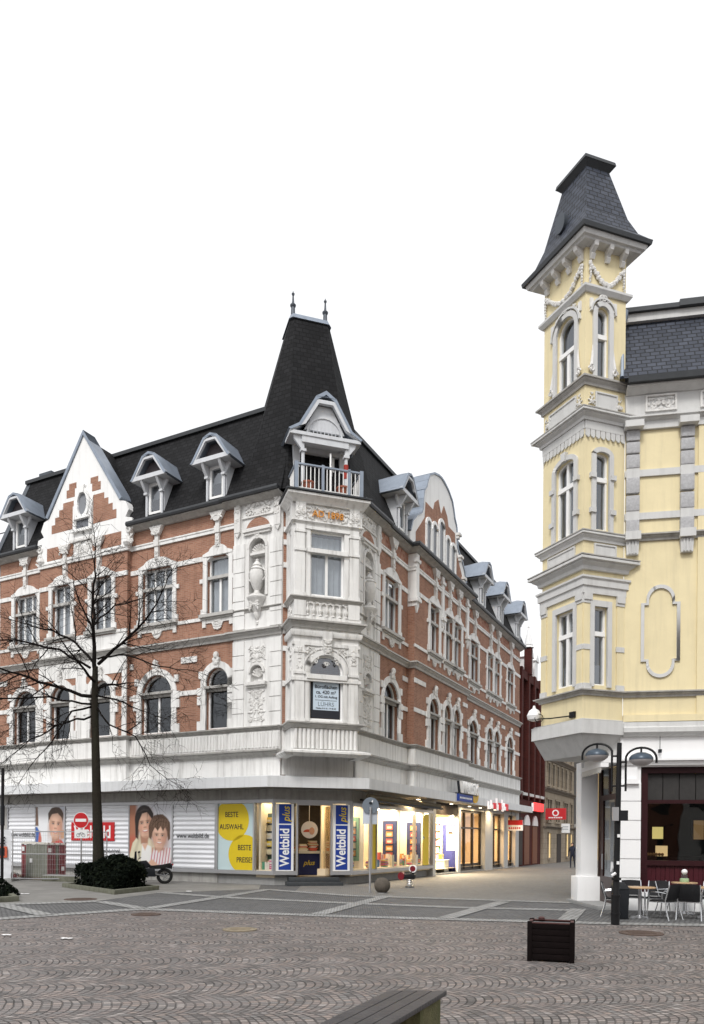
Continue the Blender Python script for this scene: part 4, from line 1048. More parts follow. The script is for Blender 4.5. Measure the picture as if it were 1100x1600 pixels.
m.box(FL,GA+.05,5.2,.33,3.6,-1.35,-1.3); m.box(FR,2.5,10.9,.33,3.6,-1.75,-1.7)
m.box(FR,10.9,10.98,.35,3.6,-1.65,-.25)
m.box(FL,3.2,3.28,.57,3.3,-1.3,-.2)
m.build('display_partition',warm_wall,B,smooth=0)
m=MB(); m.box(FL,GA+.02,3.36,.3,.6,-1.28,-.13); m.box(FR,GB+.1,11.0,.34,.62,-1.68,-.13); m.build('display_plinth',warm_wall,B,smooth=0)
m=MB(); m.box(FC,-1.6,1.6,.33,3.6,-5.2,-5.1); m.build('dark_shelf_wall',dark_shop,B,smooth=0)
# entrance bay, wooden doors, pillars and end window of the street wing
pil=M_plain('grey_pillar_cladding',(.50,.50,.49),.5,.06,4,streak=.25)
m=MB()
for a,b in ((11.1,11.5),(15.0,15.4)): m.box(FR,a,b,0,3.86,-.35,.02)
m.box(FR,19.95,21.55,0,3.86,-.4,.03); m.box(FR,24.1,25.1,0,3.86,-.4,.03); m.box(FR,27.0,REND,0,3.86,-.4,.03); m.box(FR,15.4,REND,3.62,3.87,-.4,-.02)
m.build('shop_pillar',pil,B,smooth=0)
m=MB(); m.box(FR,11.5,15.0,3.25,3.87,-.35,-.05); m.build('entrance_lintel',dark_shop,B,smooth=0)
bronze=M_plain('bronze_door_frame',(.045,.035,.028),.35,.15,6,metal=.4)
def shop_door(u0,u1,n,zt=2.55,z1=3.6):
    m=MB()
    for k in range(n+1):
        u=u0+(u1-u0)*k/n; m.box(FR,u-.06 if k else u,u+.06 if k<n else u,.1,z1,-.4,-.25)
    for z in (.1,zt,z1-.1): m.box(FR,u0,u1,z,z+.1,-.395,-.255)
    m.box(FR,u0,u1,.1,.5,-.36,-.3)
    o=m.build('shop_door',bronze,B,smooth=0,split=False)
    MB().poly([FR(u0,.2,-.33),FR(u1,.2,-.33),FR(u1,z1,-.33),FR(u0,z1,-.33)]).build('pane',M_glass('door_glass',(.8,.72,.62),.05),o)
shop_door(15.4,19.95,3); shop_door(21.55,24.1,2); shop_door(25.1,27.0,1)
m=MB(); m.box(FR,11.5,REND-.1,0,.1,-.5,-.0); m.build('threshold',concrete,B,smooth=0)
# warm lamps in the shop
def area(name,p,sx,sy,e,col=(1,.80,.52)):
    d=bpy.data.lights.new(name,'AREA'); d.shape='RECTANGLE'; d.size=sx; d.size_y=sy; d.energy=e; d.color=col
    o=bpy.data.objects.new(name,d); COL.objects.link(o); o.location=p; o.rotation_euler=(0,0,math.atan2(DRv.y,DRv.x)); return o
area('shop_light',FL(3.0,3.5,-.7),.5,.9,26); area('shop_light',FR(2.6,3.5,-.8),.8,.6,40); area('shop_light',FR(5.9,3.5,-.7),1.6,.5,125); area('shop_light',FR(9.2,3.5,-.7),1.4,.5,125)
area('shop_light',FR(13.2,3.2,-.9),2.6,1.4,620,(1,.84,.58)); area('shop_light',FR(17.5,3.5,-2.0),3,2,110); area('shop_light',FR(22.8,3.5,-1.6),2.2,1.6,300,(1,.72,.42)); area('shop_light',FR(26,3.5,-1.2),1.5,1.2,120,(1,.72,.42)); area('shop_light',FC(0,3.5,-3.2),2,1.5,22)
spot_m=M_emit('lamp_white',(1,.86,.62),9)
def spotlamp(fr,u,z,d,i):
    t=thing('spot_lamp','small tubular spotlight shining under the shop ceiling'+i,'lamp',fr(u,z,d),'spotlights in the shop windows')
    m=MB(); m.tube([fr(u-.12,z,d+.12),fr(u+.16,z+.07,d+.16)],.06,8); m.build('lamp_tube',spot_m,t)
    MB().tube([fr(u,z+.02,d+.1),fr(u,z+.3,d)],.02,6).build('bracket',dark_metal,t)
for u,i in ((4.6,', nearest the corner of the street side'),(6.4,', second from the corner'),(8.6,', beside the second yellow window banner'),(10.4,', at the lit entrance'),(14.2,', inside the lit entrance')): spotlamp(FR,u,3.14,-.25,i)

blue_s=M_plain('royal_blue_print',(.015,.045,.27),.5,.05,4); white_s=M_plain('white_print',(.80,.80,.80),.5,.02,4); yellow_s=M_plain('mustard_yellow_print',(.66,.49,.015),.5,.05,4); red_s=M_plain('signal_red_print',(.50,.015,.02),.5,.05,4)
for u,lab in ((15.6,'small round lamp under the canopy at the left end of the wooden doors'),(17.6,'small round lamp under the canopy over the wooden doors'),(20.6,'small round lamp under the canopy at the grey pillar'),(12.6,'small round lamp under the canopy over the lit entrance'),(8.0,'small round lamp under the canopy at the street display windows')):
    q=FR(u,3.80,.45); t=thing('canopy_lamp',lab,'lamp',q,'lamps under the shop canopy'); MB().lathe((q.x,q.y,q.z),[(.09,-.02),(.1,.03)],12).build('lamp_face',spot_m,t); MB().lathe((q.x,q.y,q.z),[(.105,-.015),(.13,-.015),(.13,.06),(.105,.06)],14).build('lamp_ring',aluminium,t)
    area('canopy_light',(q.x,q.y,q.z-.06),.2,.2,34,(1,.74,.42))
# --- goods in the shop windows
cols=[(.55,.10,.06),(.60,.28,.06),(.08,.10,.35),(.10,.30,.20),(.62,.55,.38),(.50,.08,.22),(.7,.66,.6),(.08,.20,.30),(.62,.45,.05),(.55,.30,.32)]
bookm=[M_plain('book_cover_%d'%i,c,.5,.08,9) for i,c in enumerate(cols)]
pink=M_plain('pink_cover',(.62,.33,.38),.6,.1,9)
def book_stack(fr,u,z,d,n,lab,seed=0,mats=None,standing=False):
    r=random.Random(seed); mats=mats or bookm; m=MB(); zz=z
    for k in range(n):
        m.m=r.randrange(len(mats)); w=r.uniform(.12,.2); h=r.uniform(.02,.05)
        if standing: uu=u+(k-n/2)*.07; m.box(fr,uu,uu+.055,z,z+r.uniform(.22,.34),d-.1,d+.08)
        else: dx=r.uniform(-.03,.03); m.box(fr,u-w+dx,u+w+dx,zz,zz+h,d-.14,d+.14); zz+=h+.001
    return tag(m.build('book_stack',mats,origin=fr(u,z,d),smooth=0),lab,'books','books set out in the shop windows')
same='books set out on the sills of the lit shop windows'
for i,(u,d,n,stnd) in enumerate([(2.6,-.4,7,0),(2.95,-.5,5,1),(4.6,-.4,8,0),(5.5,-.5,7,1),(6.0,-.4,11,0),(6.5,-.6,5,1),(6.95,-.4,6,0),(7.9,-.5,9,0),(8.3,-.4,5,1),(9.2,-.5,7,0),(9.9,-.5,5,1),(10.3,-.45,9,0)]):
    book_stack(FR,u,.625,d,n,same,i,standing=bool(stnd))
book_stack(FL,2.75,.6,-.5,12,'pile of pink books in the window left of the corner door',33,[pink,bookm[5],bookm[6]])
book_stack(FL,3.05,.6,-.4,5,'green and white books standing in the window beside the lower yellow disc',34,[bookm[3],bookm[6]],True)
def display_board(fr,u0,u1,z0,z1,d,mat,lab,cols_,seed):
    t=thing('display_board',lab,'display board',fr((u0+u1)/2,z0,d),'display boards in the shop windows')
    MB().box(fr,u0,u1,z0,z1,d,d+.05).build('board',mat,t); r=random.Random(seed)
    n=5; uc=u0+(u1-u0)*.5
    for k in range(n):
        z=z0+.22+(z1-z0-.3)*k/n; h=(z1-z0)/n*.62; m=MB()
        m.m=0; m.box(fr,uc-.17,uc+.17,z,z+h,d+.05,d+.1); m.m=1; m.box(fr,uc-.1,uc+.12,z+.05,z+h*.6,d+.1,d+.11); m.m=2; m.box(fr,uc-.2,uc+.2,z-.04,z-.005,d+.05,d+.16)
        m.build('displayed_book',[cols_[k%len(cols_)],bookm[4],dark_shop],t)
green_b=M_plain('green_board',(.20,.36,.22),.7,.06,3); blue_b=M_plain('dark_blue_board',(.02,.025,.09),.6,.1,3)
display_board(FL,2.95,3.3,1.0,2.9,-.75,M_plain('dark_green_board',(.06,.10,.07),.7,.1,3),'tall dark board of books left of the corner door',[bookm[4],bookm[8],bookm[6]],1)
MB().box(FL,2.46,2.9,.6,3.3,-1.0,-.95).build('green_wall',green_b,B)
def cross(u): return F(FR(u,0,0)[:2],NR,-DRv)
cream_p=M_plain('cream_partition',(.80,.72,.58),.8,.04,3)
for u in (3.4,7.2,10.2): MB().box(cross(u),-1.65,-.16,.62,3.5,-.05,.0).build('cross_partition',cream_p,B)
display_board(cross(3.4),-.95,-.35,.95,2.8,.0,green_b,'green board of books right of the corner door',[bookm[1],bookm[4],bookm[0]],2)
display_board(cross(7.2),-1.0,-.28,.8,2.75,.0,blue_b,'dark blue board of orange books in the first street window',[bookm[0],bookm[1]],3)
display_board(cross(10.2),-1.05,-.3,.8,2.75,.0,blue_b,'dark blue board of orange books in the far street window',[bookm[1],bookm[0]],4)
for u,d,lab,sd_ in ((6.5,-.45,'tall pale book sets standing before the first dark blue board',91),(9.4,-.45,'tall pale book sets standing before the far dark blue board',92)):
    c_=cross(u); m=MB(); r=random.Random(sd_)
    for k in range(9): m.m=r.randrange(4); h=r.uniform(.35,.6); m.box(c_,-1.15+k*.11,-1.05+k*.11,.62,.62+h,-.15,.1)
    tag(m.build('book_set',[bookm[4],bookm[6],bookm[1],bookm[9]],origin=c_(-.6,.62,0),smooth=0),lab,'books')
book_stack(FR,6.0,.95,-.55,6,'row of tall pale book sets on the lit ledge of the street window',77,[bookm[4],bookm[6],bookm[0],bookm[1]],True)
# shelving in the lit entrance
shelfm=M_plain('pale_shelf',(.62,.60,.50),.6,.05,4)
EW=F(FR(15.05,0,0)[:2],NR,-DRv)
MB().box(EW,-3.6,-.1,.1,3.6,-.05,.0).build('entrance_side_wall',cream_p,B)
t=thing('bookshelf','tall pale bookshelf just inside the lit entrance, left of the violet panel',"bookshelf",EW(-1.25,.1,.2)); m=MB()
for u in (-1.75,-.94): m.box(EW,u,u+.04,.1,3.1,.0,.3)
for k in range(7): m.box(EW,-1.71,-.94,.3+k*.42,.34+k*.42,.0,.3)
m.build('shelf_frame',shelfm,t,smooth=0,split=False); r=random.Random(9)
for k in range(6):
    m=MB(); u=-1.69
    while u<-1.03:
        w=r.uniform(.03,.07); m.m=r.randrange(10); m.box(EW,u,u+w,.341+k*.42,.341+k*.42+r.uniform(.2,.33),.03,.26); u+=w+.004
    m.build('book_row',bookm,t,smooth=0,split=False)
portrait=M_plain('portrait_print',(.80,.78,.76),.5,.04,4); violet=M_plain('violet_panel',(.035,.04,.16),.6,.1,3); skin=M_plain('printed_skin',(.62,.36,.25),.6,.06,6); hair=M_plain('printed_dark_hair',(.035,.022,.018),.6,.2,8)
t=thing('portrait_panel','tall violet panel with a white portrait print in the lit entrance','panel',EW(-.5,.1,.1))
MB().box(EW,-.9,-.14,.12,2.75,.0,.05).build('panel',violet,t); m=MB(); m.box(EW,-.68,-.2,1.3,2.65,.05,.07); m.m=1; m.prism(EW,arc(-.44,2.1,.13,0,2*math.pi,14,.22)[:-1],.07,.075); m.m=2; m.prism(EW,arc(-.44,2.22,.17,0,math.pi,8,.16),.075,.08); m.build('portrait_print',[portrait,skin,hair],t,smooth=0)
t=thing('sales_table','low white sales table piled with books in the lit entrance','table',FR(14.2,.1,-.7)); MB().box(FR,13.9,14.6,.1,.75,-1.0,-.4).build('table_block',shelfm,t); m=MB(); m.box(FR,13.85,14.65,.75,.79,-1.05,-.35); m.build('table_top',white_s,t)
book_stack(FR,14.25,.791,-.7,6,'row of books standing on the low table in the lit entrance',81,None,True)
# round printed disc and sales table in the dark corner doorway
t=thing('sales_table','dark blue sales table with pale top just inside the corner door','table',FC(0,.33,-2.0)); MB().box(FC,-.75,.75,.34,1.25,-2.4,-1.7).build('table_cloth',blue_b,t); MB().box(FC,-.95,.95,1.25,1.35,-2.5,-1.6).build('table_top',shelfm,t)
m=MB(); put_text(m,FC,'plus',.1,.85,-1.695,.3,.004,.3); m.build('lettering',bookm[8],t,smooth=0)
for k,u in enumerate((-.55,-.1,.35)): book_stack(FC,u,1.351,-2.0,5+3*k%7,('book pile at the left of the corner door table','white and red book pile in the middle of the corner door table','book pile at the right of the corner door table')[k],50+k,[bookm[6],bookm[0],bookm[4]])
m=MB(); m.prism(FC,[(.02+.36*math.cos(i*math.pi/12),2.25+.36*math.sin(i*math.pi/12)) for i in range(24)],-1.35,-1.33); m.m=1; m.prism(FC,arc(-.05,2.15,.2,0,math.pi,8,.12),-1.33,-1.325); m.m=2; m.prism(FC,arc(.12,2.2,.12,0,2*math.pi,10,.16)[:-1],-1.33,-1.324)
m.m=0; m.box(FC,0,.02,2.6,3.6,-1.345,-1.335)
tag(m.build('hanging_disc',[portrait,bookm[0],skin],origin=FC(0,2.25,-1.34),smooth=0),'round white printed disc hanging in the dark corner doorway','disc')
m=MB(); m.box(FD,.98,1.05,.36,3.2,-1.15,-.1); m.box(FD,DW-.93,DW-.88,.36,3.2,-1.3,-.12); m.build('door_leaf',M_glass('bronze_glass',(.7,.62,.5),.06),B,smooth=0)

# ---------------------------------------------------------------- signs and printed panels of the shop
paleblue=M_plain('pale_blue_print',(.50,.62,.64),.5,.03,2)
for t0,lab,sd_ in ((.1,'left upright blue and white shop banner beside the corner door',0),(DW-.80,'right upright blue and white shop banner beside the corner door',1)):
    th=thing('window_banner',lab,'banner',FD(t0+.36,.6,0),'upright banners beside the corner door')
    m=MB(); m.box(FD,t0+.0,t0+.72,.58,3.27,-.024,-.008); m.build('banner_board',white_s,th)
    m=MB(); m.box(FD,t0+.12,t0+.62,.62,2.42,-.008,-.003); m.box(FD,t0+.12,t0+.62,2.47,3.24,-.008,-.003); m.build('blue_field',blue_s,th,smooth=0,split=False)
    m=MB(); put_text(m,FD,'Weltbild',t0+.37,1.52,.0,.52,.012,0,.83,math.pi/2,.003); m.build('lettering',white_s,th,smooth=0,split=False)
    m=MB(); put_text(m,FD,'plus',t0+.42,2.85,.0,.42,.004,.25,.9,math.pi/2,.003); m.build('lettering',yellow_s,th,smooth=0,split=False)
# pale window panel with two yellow discs
th=thing('window_print','pale blue window print with two large yellow discs left of the corner door','window print',FL(4.3,.6,0))
MB().box(FL,3.42,5.18,.575,3.29,-.03,.0).build('print_sheet',paleblue,th)
def clipdisc(c,r,u0,u1,z0,z1,n=40):
    return [(min(max(c[0]+r*math.cos(2*math.pi*i/n),u0),u1),min(max(c[1]+r*math.sin(2*math.pi*i/n),z0),z1)) for i in range(n)]
for (c,r,txt) in (((-4.5,2.62),.86,('BESTE','AUSWAHL')),((-3.85,1.22),.8,('BESTE','PREISE!'))):
    m=MB(); m.prism(LT,clipdisc(c,r,-5.17,-3.43,.58,3.28),.0,.005); o=m.build('yellow_disc',yellow_s,th,smooth=0)
    m=MB()
    for k,w in enumerate(txt): put_text(m,LT,w,c[0]-(.0 if r>.82 else .0),c[1]+.16-.5*k+(.05 if r>.82 else .1),.008,.31,.002,0,.82)
    m.build('lettering',ink,o,smooth=0,split=False)
for u0,u1 in ((3.88,4.32),(9.75,10.55)):
    th=thing('window_print','yellow and pale print strip on the street window '+('behind the round traffic sign' if u0<5 else 'nearest the lit entrance'),'window print',FR(u0,.6,0)); MB().box(FR,u0,u1,.58,3.2,-.02,-.01).build('print_sheet',M_glass('tinted_film',(.62,.66,.56),.05) if u0>5 else paleblue,th)
    for zc,r in ((2.55,.62),(1.25,.75)):
        m=MB(); m.prism(FR,clipdisc(((u0+u1)/2+.1,zc),r,u0+.005,u1-.005,.6,3.19),-.01,-.005); m.build('yellow_disc',yellow_s,th,smooth=0)
# ribbed light panels with lettering
rib=M_plain('white_ribbed_panel',(.74,.75,.78),.4,.02,3)
def ribbed(a0,a1,lab):
    m=MB(); zs=[.58+i*(3.29-.58)/168 for i in range(169)]
    path=[]
    for i,z in enumerate(zs):
        path.append((a0,z,.012+.02*math.sin(z*2*math.pi/.2)))
    for (a,z,d),(a_,z2,d2) in zip(path,path[1:]): m.quad(FL(a0,z,d),FL(a1,z,d),FL(a1,z2,d2),FL(a0,z2,d2))
    for e in (a0,a1): m.poly([FL(e,z,d) for _,z,d in path]+[FL(e,3.29,-.1),FL(e,.58,-.1)])
    t=thing('ribbed_panel',lab,'panel',FL((a0+a1)/2,.58,0),'white ribbed panels in the shop front'); m.build('panel_sheet',rib,t,smooth=60,split=False); return t
p1=ribbed(5.34,7.56,'white ribbed panel with a small web address, right of the mother and boy picture')
p2=ribbed(10.14,14.05,'wide white ribbed panel with a red lettered logo between two pictures')
p3=ribbed(16.15,18.02,'white ribbed panel with a small web address at the left end of the shop front')
for p,a in ((p1,6.5),(p3,17.0)):
    m=MB(); put_text(m,LT,'www.weltbild.de',-a,1.95,.04,.3,.0,0,.86); m.build('lettering',ink,p,smooth=0,split=False)
m=MB(); m.box(FL,10.95,13.65,1.7,2.55,.03,.06); lg=m.build('logo_field',red_s,p2)
m=MB(); put_text(m,LT,'Weltbild',-12.3,2.08,.064,.78,.02,0,.84); m.build('lettering',white_s,lg,smooth=0,split=False)
m=MB(); r=random.Random(4)
for k in range(16):
    u=-12.2+k*.1; m.tube([LT(u,1.2+r.uniform(-.03,.03),.045),LT(u+.05,1.27+r.uniform(0,.1),.045),LT(u+.09,1.18+r.uniform(-.02,.04),.045)],.012,4)
m.build('script_line',ink,p2,split=False)
# two advertising pictures: printed photographs, the print stored as a colour per point of the flat sheet
import numpy as np
def M_print():
    g=NG('printed_photograph'); g.b.inputs['Roughness'].default_value=.4; g.b.inputs['Specular IOR Level'].default_value=.3
    at=g.n('ShaderNodeAttribute',attribute_name='print'); g.l(at.outputs['Color'],g.b.inputs['Base Color']); return g.m
print_m=M_print()
class Canvas:
    def __init__(s,W_,H_,bgc,step=.017):
        s.nx,s.ny=int(W_/step),int(H_/step); x=np.linspace(0,W_,s.nx+1); z=np.linspace(0,H_,s.ny+1); s.X,s.Z=np.meshgrid(x,z); s.c=np.zeros(s.X.shape+(3,))+np.array(bgc)
        r=np.random.RandomState(3); s.noise=r.rand(*s.X.shape)
        for k in range(1,2): s.noise=(s.noise+np.roll(s.noise,k,0)+np.roll(s.noise,k,1)+np.roll(s.noise,-k,0))/4
    def ed(s,cx,cz,a,b,rot=0):
        c,q=math.cos(rot),math.sin(rot); x=(s.X-cx)*c+(s.Z-cz)*q; z=-(s.X-cx)*q+(s.Z-cz)*c
        return (np.sqrt((x/a)**2+(z/b)**2)-1)*min(a,b)
    def put(s,d,col,soft=.03,op=1.0,tex=0.):
        m=np.clip(.5-d/soft,0,1); m=m*m*(3-2*m)*op; col=np.array(col)[None,None,:]*(1+tex*(s.noise-.5))[...,None]; s.c=s.c*(1-m[...,None])+col*m[...,None]
    def poly(s,pts,col,soft=.03,op=1.,tex=0.):
        d=np.full(s.X.shape,1e9); inside=np.zeros(s.X.shape,bool)
        for (x1,z1),(x2,z2) in zip(pts,pts[1:]+pts[:1]):
            ex,ez=x2-x1,z2-z1; t=np.clip(((s.X-x1)*ex+(s.Z-z1)*ez)/(ex*ex+ez*ez+1e-9),0,1); d=np.minimum(d,np.hypot(s.X-x1-t*ex,s.Z-z1-t*ez))
            cnd=(z1>s.Z)!=(z2>s.Z); xi=x1+(s.Z-z1)*ex/(ez if abs(ez)>1e-9 else 1e-9); inside^=cnd&(s.X<xi)
        s.put(np.where(inside,-d,d),col,soft,op,tex)
    def head(s,cx,cz,w,h,rot,skin,shade,lip,browc,smile=1.):
        c,q=math.cos(rot),math.sin(rot); P=lambda x,z:(cx+x*w*c-z*h*q,cz+x*w*q+z*h*c)
        e=lambda x,z,a,b,col,soft,op=1.: s.put(s.ed(*P(x,z),a*w,b*h,rot),col,soft,op)
        e(0,.12,1,.86,skin,.05); e(0,-.32,.8,.68,skin,.06)
        e(.8,-.1,.45,.85,shade,.4,.9); e(-.85,-.2,.25,.7,shade,.25,.6); e(0,-.95,.5,.14,shade,.12,.6); e(-.12,.5,.5,.25,[min(1,v*1.22) for v in skin],.3,.6)
        for g_ in (-1,1):
            e(.48*g_,-.18,.26,.17,(skin[0]*1.04,skin[1]*.78,skin[2]*.78),.2,.55); e(.42*g_,.14,.27,.12,shade,.1,.55)
            e(.4*g_,.14,.24,.10,shade,.08,.7); e(.4*g_,.12,.15,.042,(.55,.50,.47),.03); e(.4*g_,.125,.08,.055,(.03,.018,.012),.02); e(.4*g_,.16,.17,.024,(.07,.04,.03),.025); e(.4*g_,.27,.24,.03,browc,.045,.8)
        e(.08,0,.1,.3,[min(1,v*1.12) for v in skin],.1,.5); e(.02,-.2,.2,.055,shade,.06,.8)
        for g_ in (-1,1): e(.11*g_,-.205,.05,.025,(.14,.05,.04),.03,.7); e(.52*g_,-.36,.07,.2,shade,.09,.4)
        e(0,-.46,.36,.11,lip,.04,.95); e(0,-.44,.29,.06,(.80,.77,.73),.03); e(0,-.375,.35,.04,skin,.04,.9); e(0,-.68,.25,.05,shade,.08,.45)
    def sheet(s,fr,u0,z0,d,name,par):
        H_,W_=s.X.shape; V=[fr(u0+float(s.X[j,i]),z0+float(s.Z[j,i]),d) for j in range(H_) for i in range(W_)]; fs=[(j*W_+i,j*W_+i+1,(j+1)*W_+i+1,(j+1)*W_+i) for j in range(H_-1) for i in range(W_-1)]
        me=bpy.data.meshes.new(name); org=ORIGIN[par.name]; me.from_pydata([tuple(v-org) for v in V],[],fs); me.materials.append(print_m)
        at=me.color_attributes.new('print','FLOAT_COLOR','POINT'); cc=np.ones((H_*W_,4),dtype=np.float32); cc[:,:3]=np.clip(s.c.reshape(-1,3),0,1); at.data.foreach_set('color',cc.ravel())
        o=bpy.data.objects.new(name,me); COL.objects.link(o); o.parent=par; ORIGIN[o.name]=org; return o
SK,SH,LIP=(.66,.41,.30),(.40,.21,.14),(.46,.10,.10)
t=thing('advertising_picture','advertising picture of a dark haired woman in cream and a boy in a striped shirt','picture',FL(8.8,.58,0)); fr=LT
MB().box(fr,-10.04,-7.64,.58,3.29,-.05,.03).build('picture_board',white_s,t)
k=Canvas(2.4,2.71,(.62,.62,.66)); k.put(k.X-.42,(.40,.17,.10),.3); k.put(k.ed(.2,.9,.3,.5),(.5,.1,.07),.2,.6)
k.poly([(.0,0),(0,.5),(.18,1.05),(.55,1.42),(1.1,1.42),(1.5,.9),(1.5,0)],(.68,.63,.47),.06,1,.1); k.poly([(.35,.2),(.5,.9),(.62,1.3),(.5,1.25),(.25,.7)],(.45,.40,.28),.12,.6)
k.poly([(.62,0),(.75,1.1),(.95,1.0),(1.25,.9),(1.25,0)],(.80,.79,.77),.04); k.poly([(.66,1.02),(1.06,1.02),(1.12,1.6),(.6,1.6)],SH,.1); k.poly([(.72,1.0),(.9,.72),(1.08,1.05)],SK,.08)
k.put(k.ed(.84,2.1,.54,.62,.05),(.022,.014,.012),.06,1,.5); k.poly([(.3,2.1),(.34,1.3),(.5,1.2),(.62,2.0)],(.022,.014,.012),.08,1,.5); k.poly([(1.1,2.0),(1.2,1.55),(1.42,1.6),(1.46,2.1)],(.022,.014,.012),.08,1,.5)
k.head(.88,1.86,.43,.60,.1,SK,SH,LIP,(.04,.025,.02))
k.poly([(.36,1.4),(.32,2.2),(.58,2.64),(1.08,2.66),(1.36,2.35),(1.36,1.75),(1.3,1.75),(1.26,2.12),(1.0,2.4),(.72,2.34),(.54,2.0),(.46,1.4)],(.024,.015,.012),.06,1,.6); k.poly([(.5,2.4),(.8,2.55),(1.1,2.5),(.8,2.47)],(.12,.09,.08),.1,.5)
k.poly([(1.1,0),(1.22,.55),(1.5,.85),(2.1,.9),(2.4,.75),(2.4,0)],(.76,.72,.73),.05)
for q in range(8): x=1.18+q*.16; k.poly([(x,0),(x+.05,0),(x+.2,.86),(x+.15,.86)],(.50,.05,.09),.03,.85)
k.poly([(1.45,.75),(1.95,.75),(1.95,1.15),(1.45,1.15)],SH,.08); k.poly([(1.55,.8),(1.7,.62),(1.86,.82)],SK,.06)
k.put(k.ed(1.72,1.72,.60,.58),(.10,.055,.035),.08,1,.7)
k.head(1.72,1.32,.41,.55,-.06,(.68,.44,.33),(.43,.24,.17),(.50,.16,.14),(.10,.06,.04))
k.poly([(1.12,1.3),(1.1,1.8),(1.4,2.26),(1.9,2.3),(2.3,1.95),(2.32,1.25),(2.2,1.15),(2.16,1.55),(2.05,1.78),(1.92,1.56),(1.78,1.78),(1.62,1.58),(1.45,1.74),(1.3,1.5),(1.25,1.2)],(.11,.062,.04),.06,1,.8)
for q in range(7): k.poly([(1.2+q*.15,1.75),(1.3+q*.14,2.1),(1.36+q*.14,2.1),(1.26+q*.15,1.75)],(.22,.14,.09),.07,.4)
k.poly([(.95,.1),(1.3,.35),(1.7,.1),(1.6,0),(.95,0)],SK,.08)
k.sheet(fr,-10.04,.58,.034,'printed_picture',t)
t=thing('advertising_picture','advertising picture of a smiling man in a red shirt behind the wrapped pallet','picture',FL(15.1,.58,0))
MB().box(fr,-16.08,-14.13,.58,3.29,-.05,.03).build('picture_board',white_s,t)
k=Canvas(1.95,2.71,(.74,.75,.77)); k.put(1.55-k.X,(.5,.53,.60),.5); k.poly([(0,.0),(.3,0),(.3,1.5),(.12,1.75),(0,1.75)],(.05,.12,.36),.05); k.poly([(.1,.2),(.38,.5),(.42,1.2),(.3,1.6),(.2,1.2)],(.52,.12,.08),.08); k.poly([(.0,1.8),(.2,1.8),(.14,2.71),(0,2.71)],(.16,.09,.06),.08); k.poly([(1.7,1.2),(1.95,1.2),(1.95,1.6),(1.7,1.6)],(.55,.30,.15),.15)
k.poly([(.75,0),(.95,.7),(1.1,1.05),(1.5,1.2),(1.75,1.15),(1.95,.95),(1.95,0)],(.52,.025,.03),.06,1,.15); k.poly([(1.0,0),(1.2,.9),(1.3,.9),(1.25,0)],(.28,.012,.018),.15,.6)
k.poly([(1.1,.95),(1.6,1.15),(1.68,1.6),(1.15,1.6)],SH,.1); k.put(k.ed(1.38,2.3,.5,.4),(.07,.042,.028),.06,1,.6)
k.head(1.36,1.82,.44,.66,-.1,(.66,.42,.31),(.42,.23,.16),(.48,.16,.14),(.07,.045,.03))
k.poly([(.88,1.95),(.86,2.4),(1.1,2.66),(1.6,2.68),(1.86,2.4),(1.84,1.95),(1.76,2.2),(1.5,2.4),(1.1,2.36),(.96,2.2)],(.075,.045,.03),.06,1,.8)
k.sheet(fr,-16.08,.58,.034,'printed_picture',t)

# awning rolled up under the canopy on the street side
aw=thing('rolled_awning','rolled beige awning with folded arms under the canopy on the street side','awning',FR(6.5,3.6,.5)); awm=M_plain('awning_cloth',(.20,.17,.12),.9,.15,5)
m=MB(); m.tube([FR(2.4,3.62,.55),FR(10.6,3.58,.55)],.11,10); m.build('cloth_roll',awm,aw); m=MB(); m.tube([FR(2.6,3.5,.1),FR(4.6,3.36,.62),FR(6.4,3.5,.12)],.04,6); m.tube([FR(6.8,3.5,.1),FR(8.6,3.36,.62),FR(10.4,3.5,.12)],.04,6); m.box(FR,2.3,10.7,3.4,3.48,.6,.72); m.build('folding_arm',dark_metal,aw,split=False)
# projecting letters and signs on the canopy of the street wing
t=thing('shop_sign','black and white raised shop lettering over a blue bar and orange disc on the canopy','sign',FR(13.5,4.3,1.05))
m=MB(); put_text(m,FR,'Weltbild',13.55,4.62,1.12,.86,.02,0,.9,0,.08); m.build('lettering',white_s,t,smooth=0,split=False); m=MB(); put_text(m,FR,'Weltbild',13.5,4.61,.98,.86,.03,0,.9,0,.06); m.box(FR,12.0,15.0,4.29,4.36,.85,1.1); m.build('letter_backing',ink,t,smooth=0,split=False)
MB().box(FR,11.9,14.2,3.92,4.28,1.01,1.12).build('blue_bar',blue_s,t); m=MB(); m.prism(FR,[(14.75+.5*math.cos(i*math.pi/10),4.35+.42*math.sin(i*math.pi/10)) for i in range(20)],1.02,1.1); m.build('orange_disc',M_plain('orange_disc_paint',(.62,.38,.03),.5,.06,5),t)
m=MB()
for k in range(9): m.box(FR,12.05+k*.22,12.2+k*.22,4.05,4.14,1.12,1.125)
m.build('small_text_line',white_s,t,smooth=0,split=False)
t=thing('lit_sign','small lit white and red block sign on the canopy edge of the street wing','sign',FR(19,4,1.02)); red_e=M_emit('red_neon',(1,.05,.05),.9); wh_e=M_emit('white_neon',(.8,.76,.76),.25)
m=MB()
for k,(u,z0,z1) in enumerate(((17.1,3.7,4.15),(17.65,3.75,4.25),(18.75,3.68,4.4),(19.9,3.66,4.38),(20.35,3.75,4.2))): m.box(FR,u,u+.1,z0,z1,1.03,1.12); m.box(FR,u+.1,u+.34,z0,z0+.1,1.03,1.12); m.box(FR,u+.24,u+.34,z0+.1,(z0+z1)/2,1.03,1.12); m.box(FR,u+.1,u+.24,(z0+z1)/2-.1,(z0+z1)/2,1.03,1.12)
m.build('white_block',wh_e,t,smooth=0); m=MB()
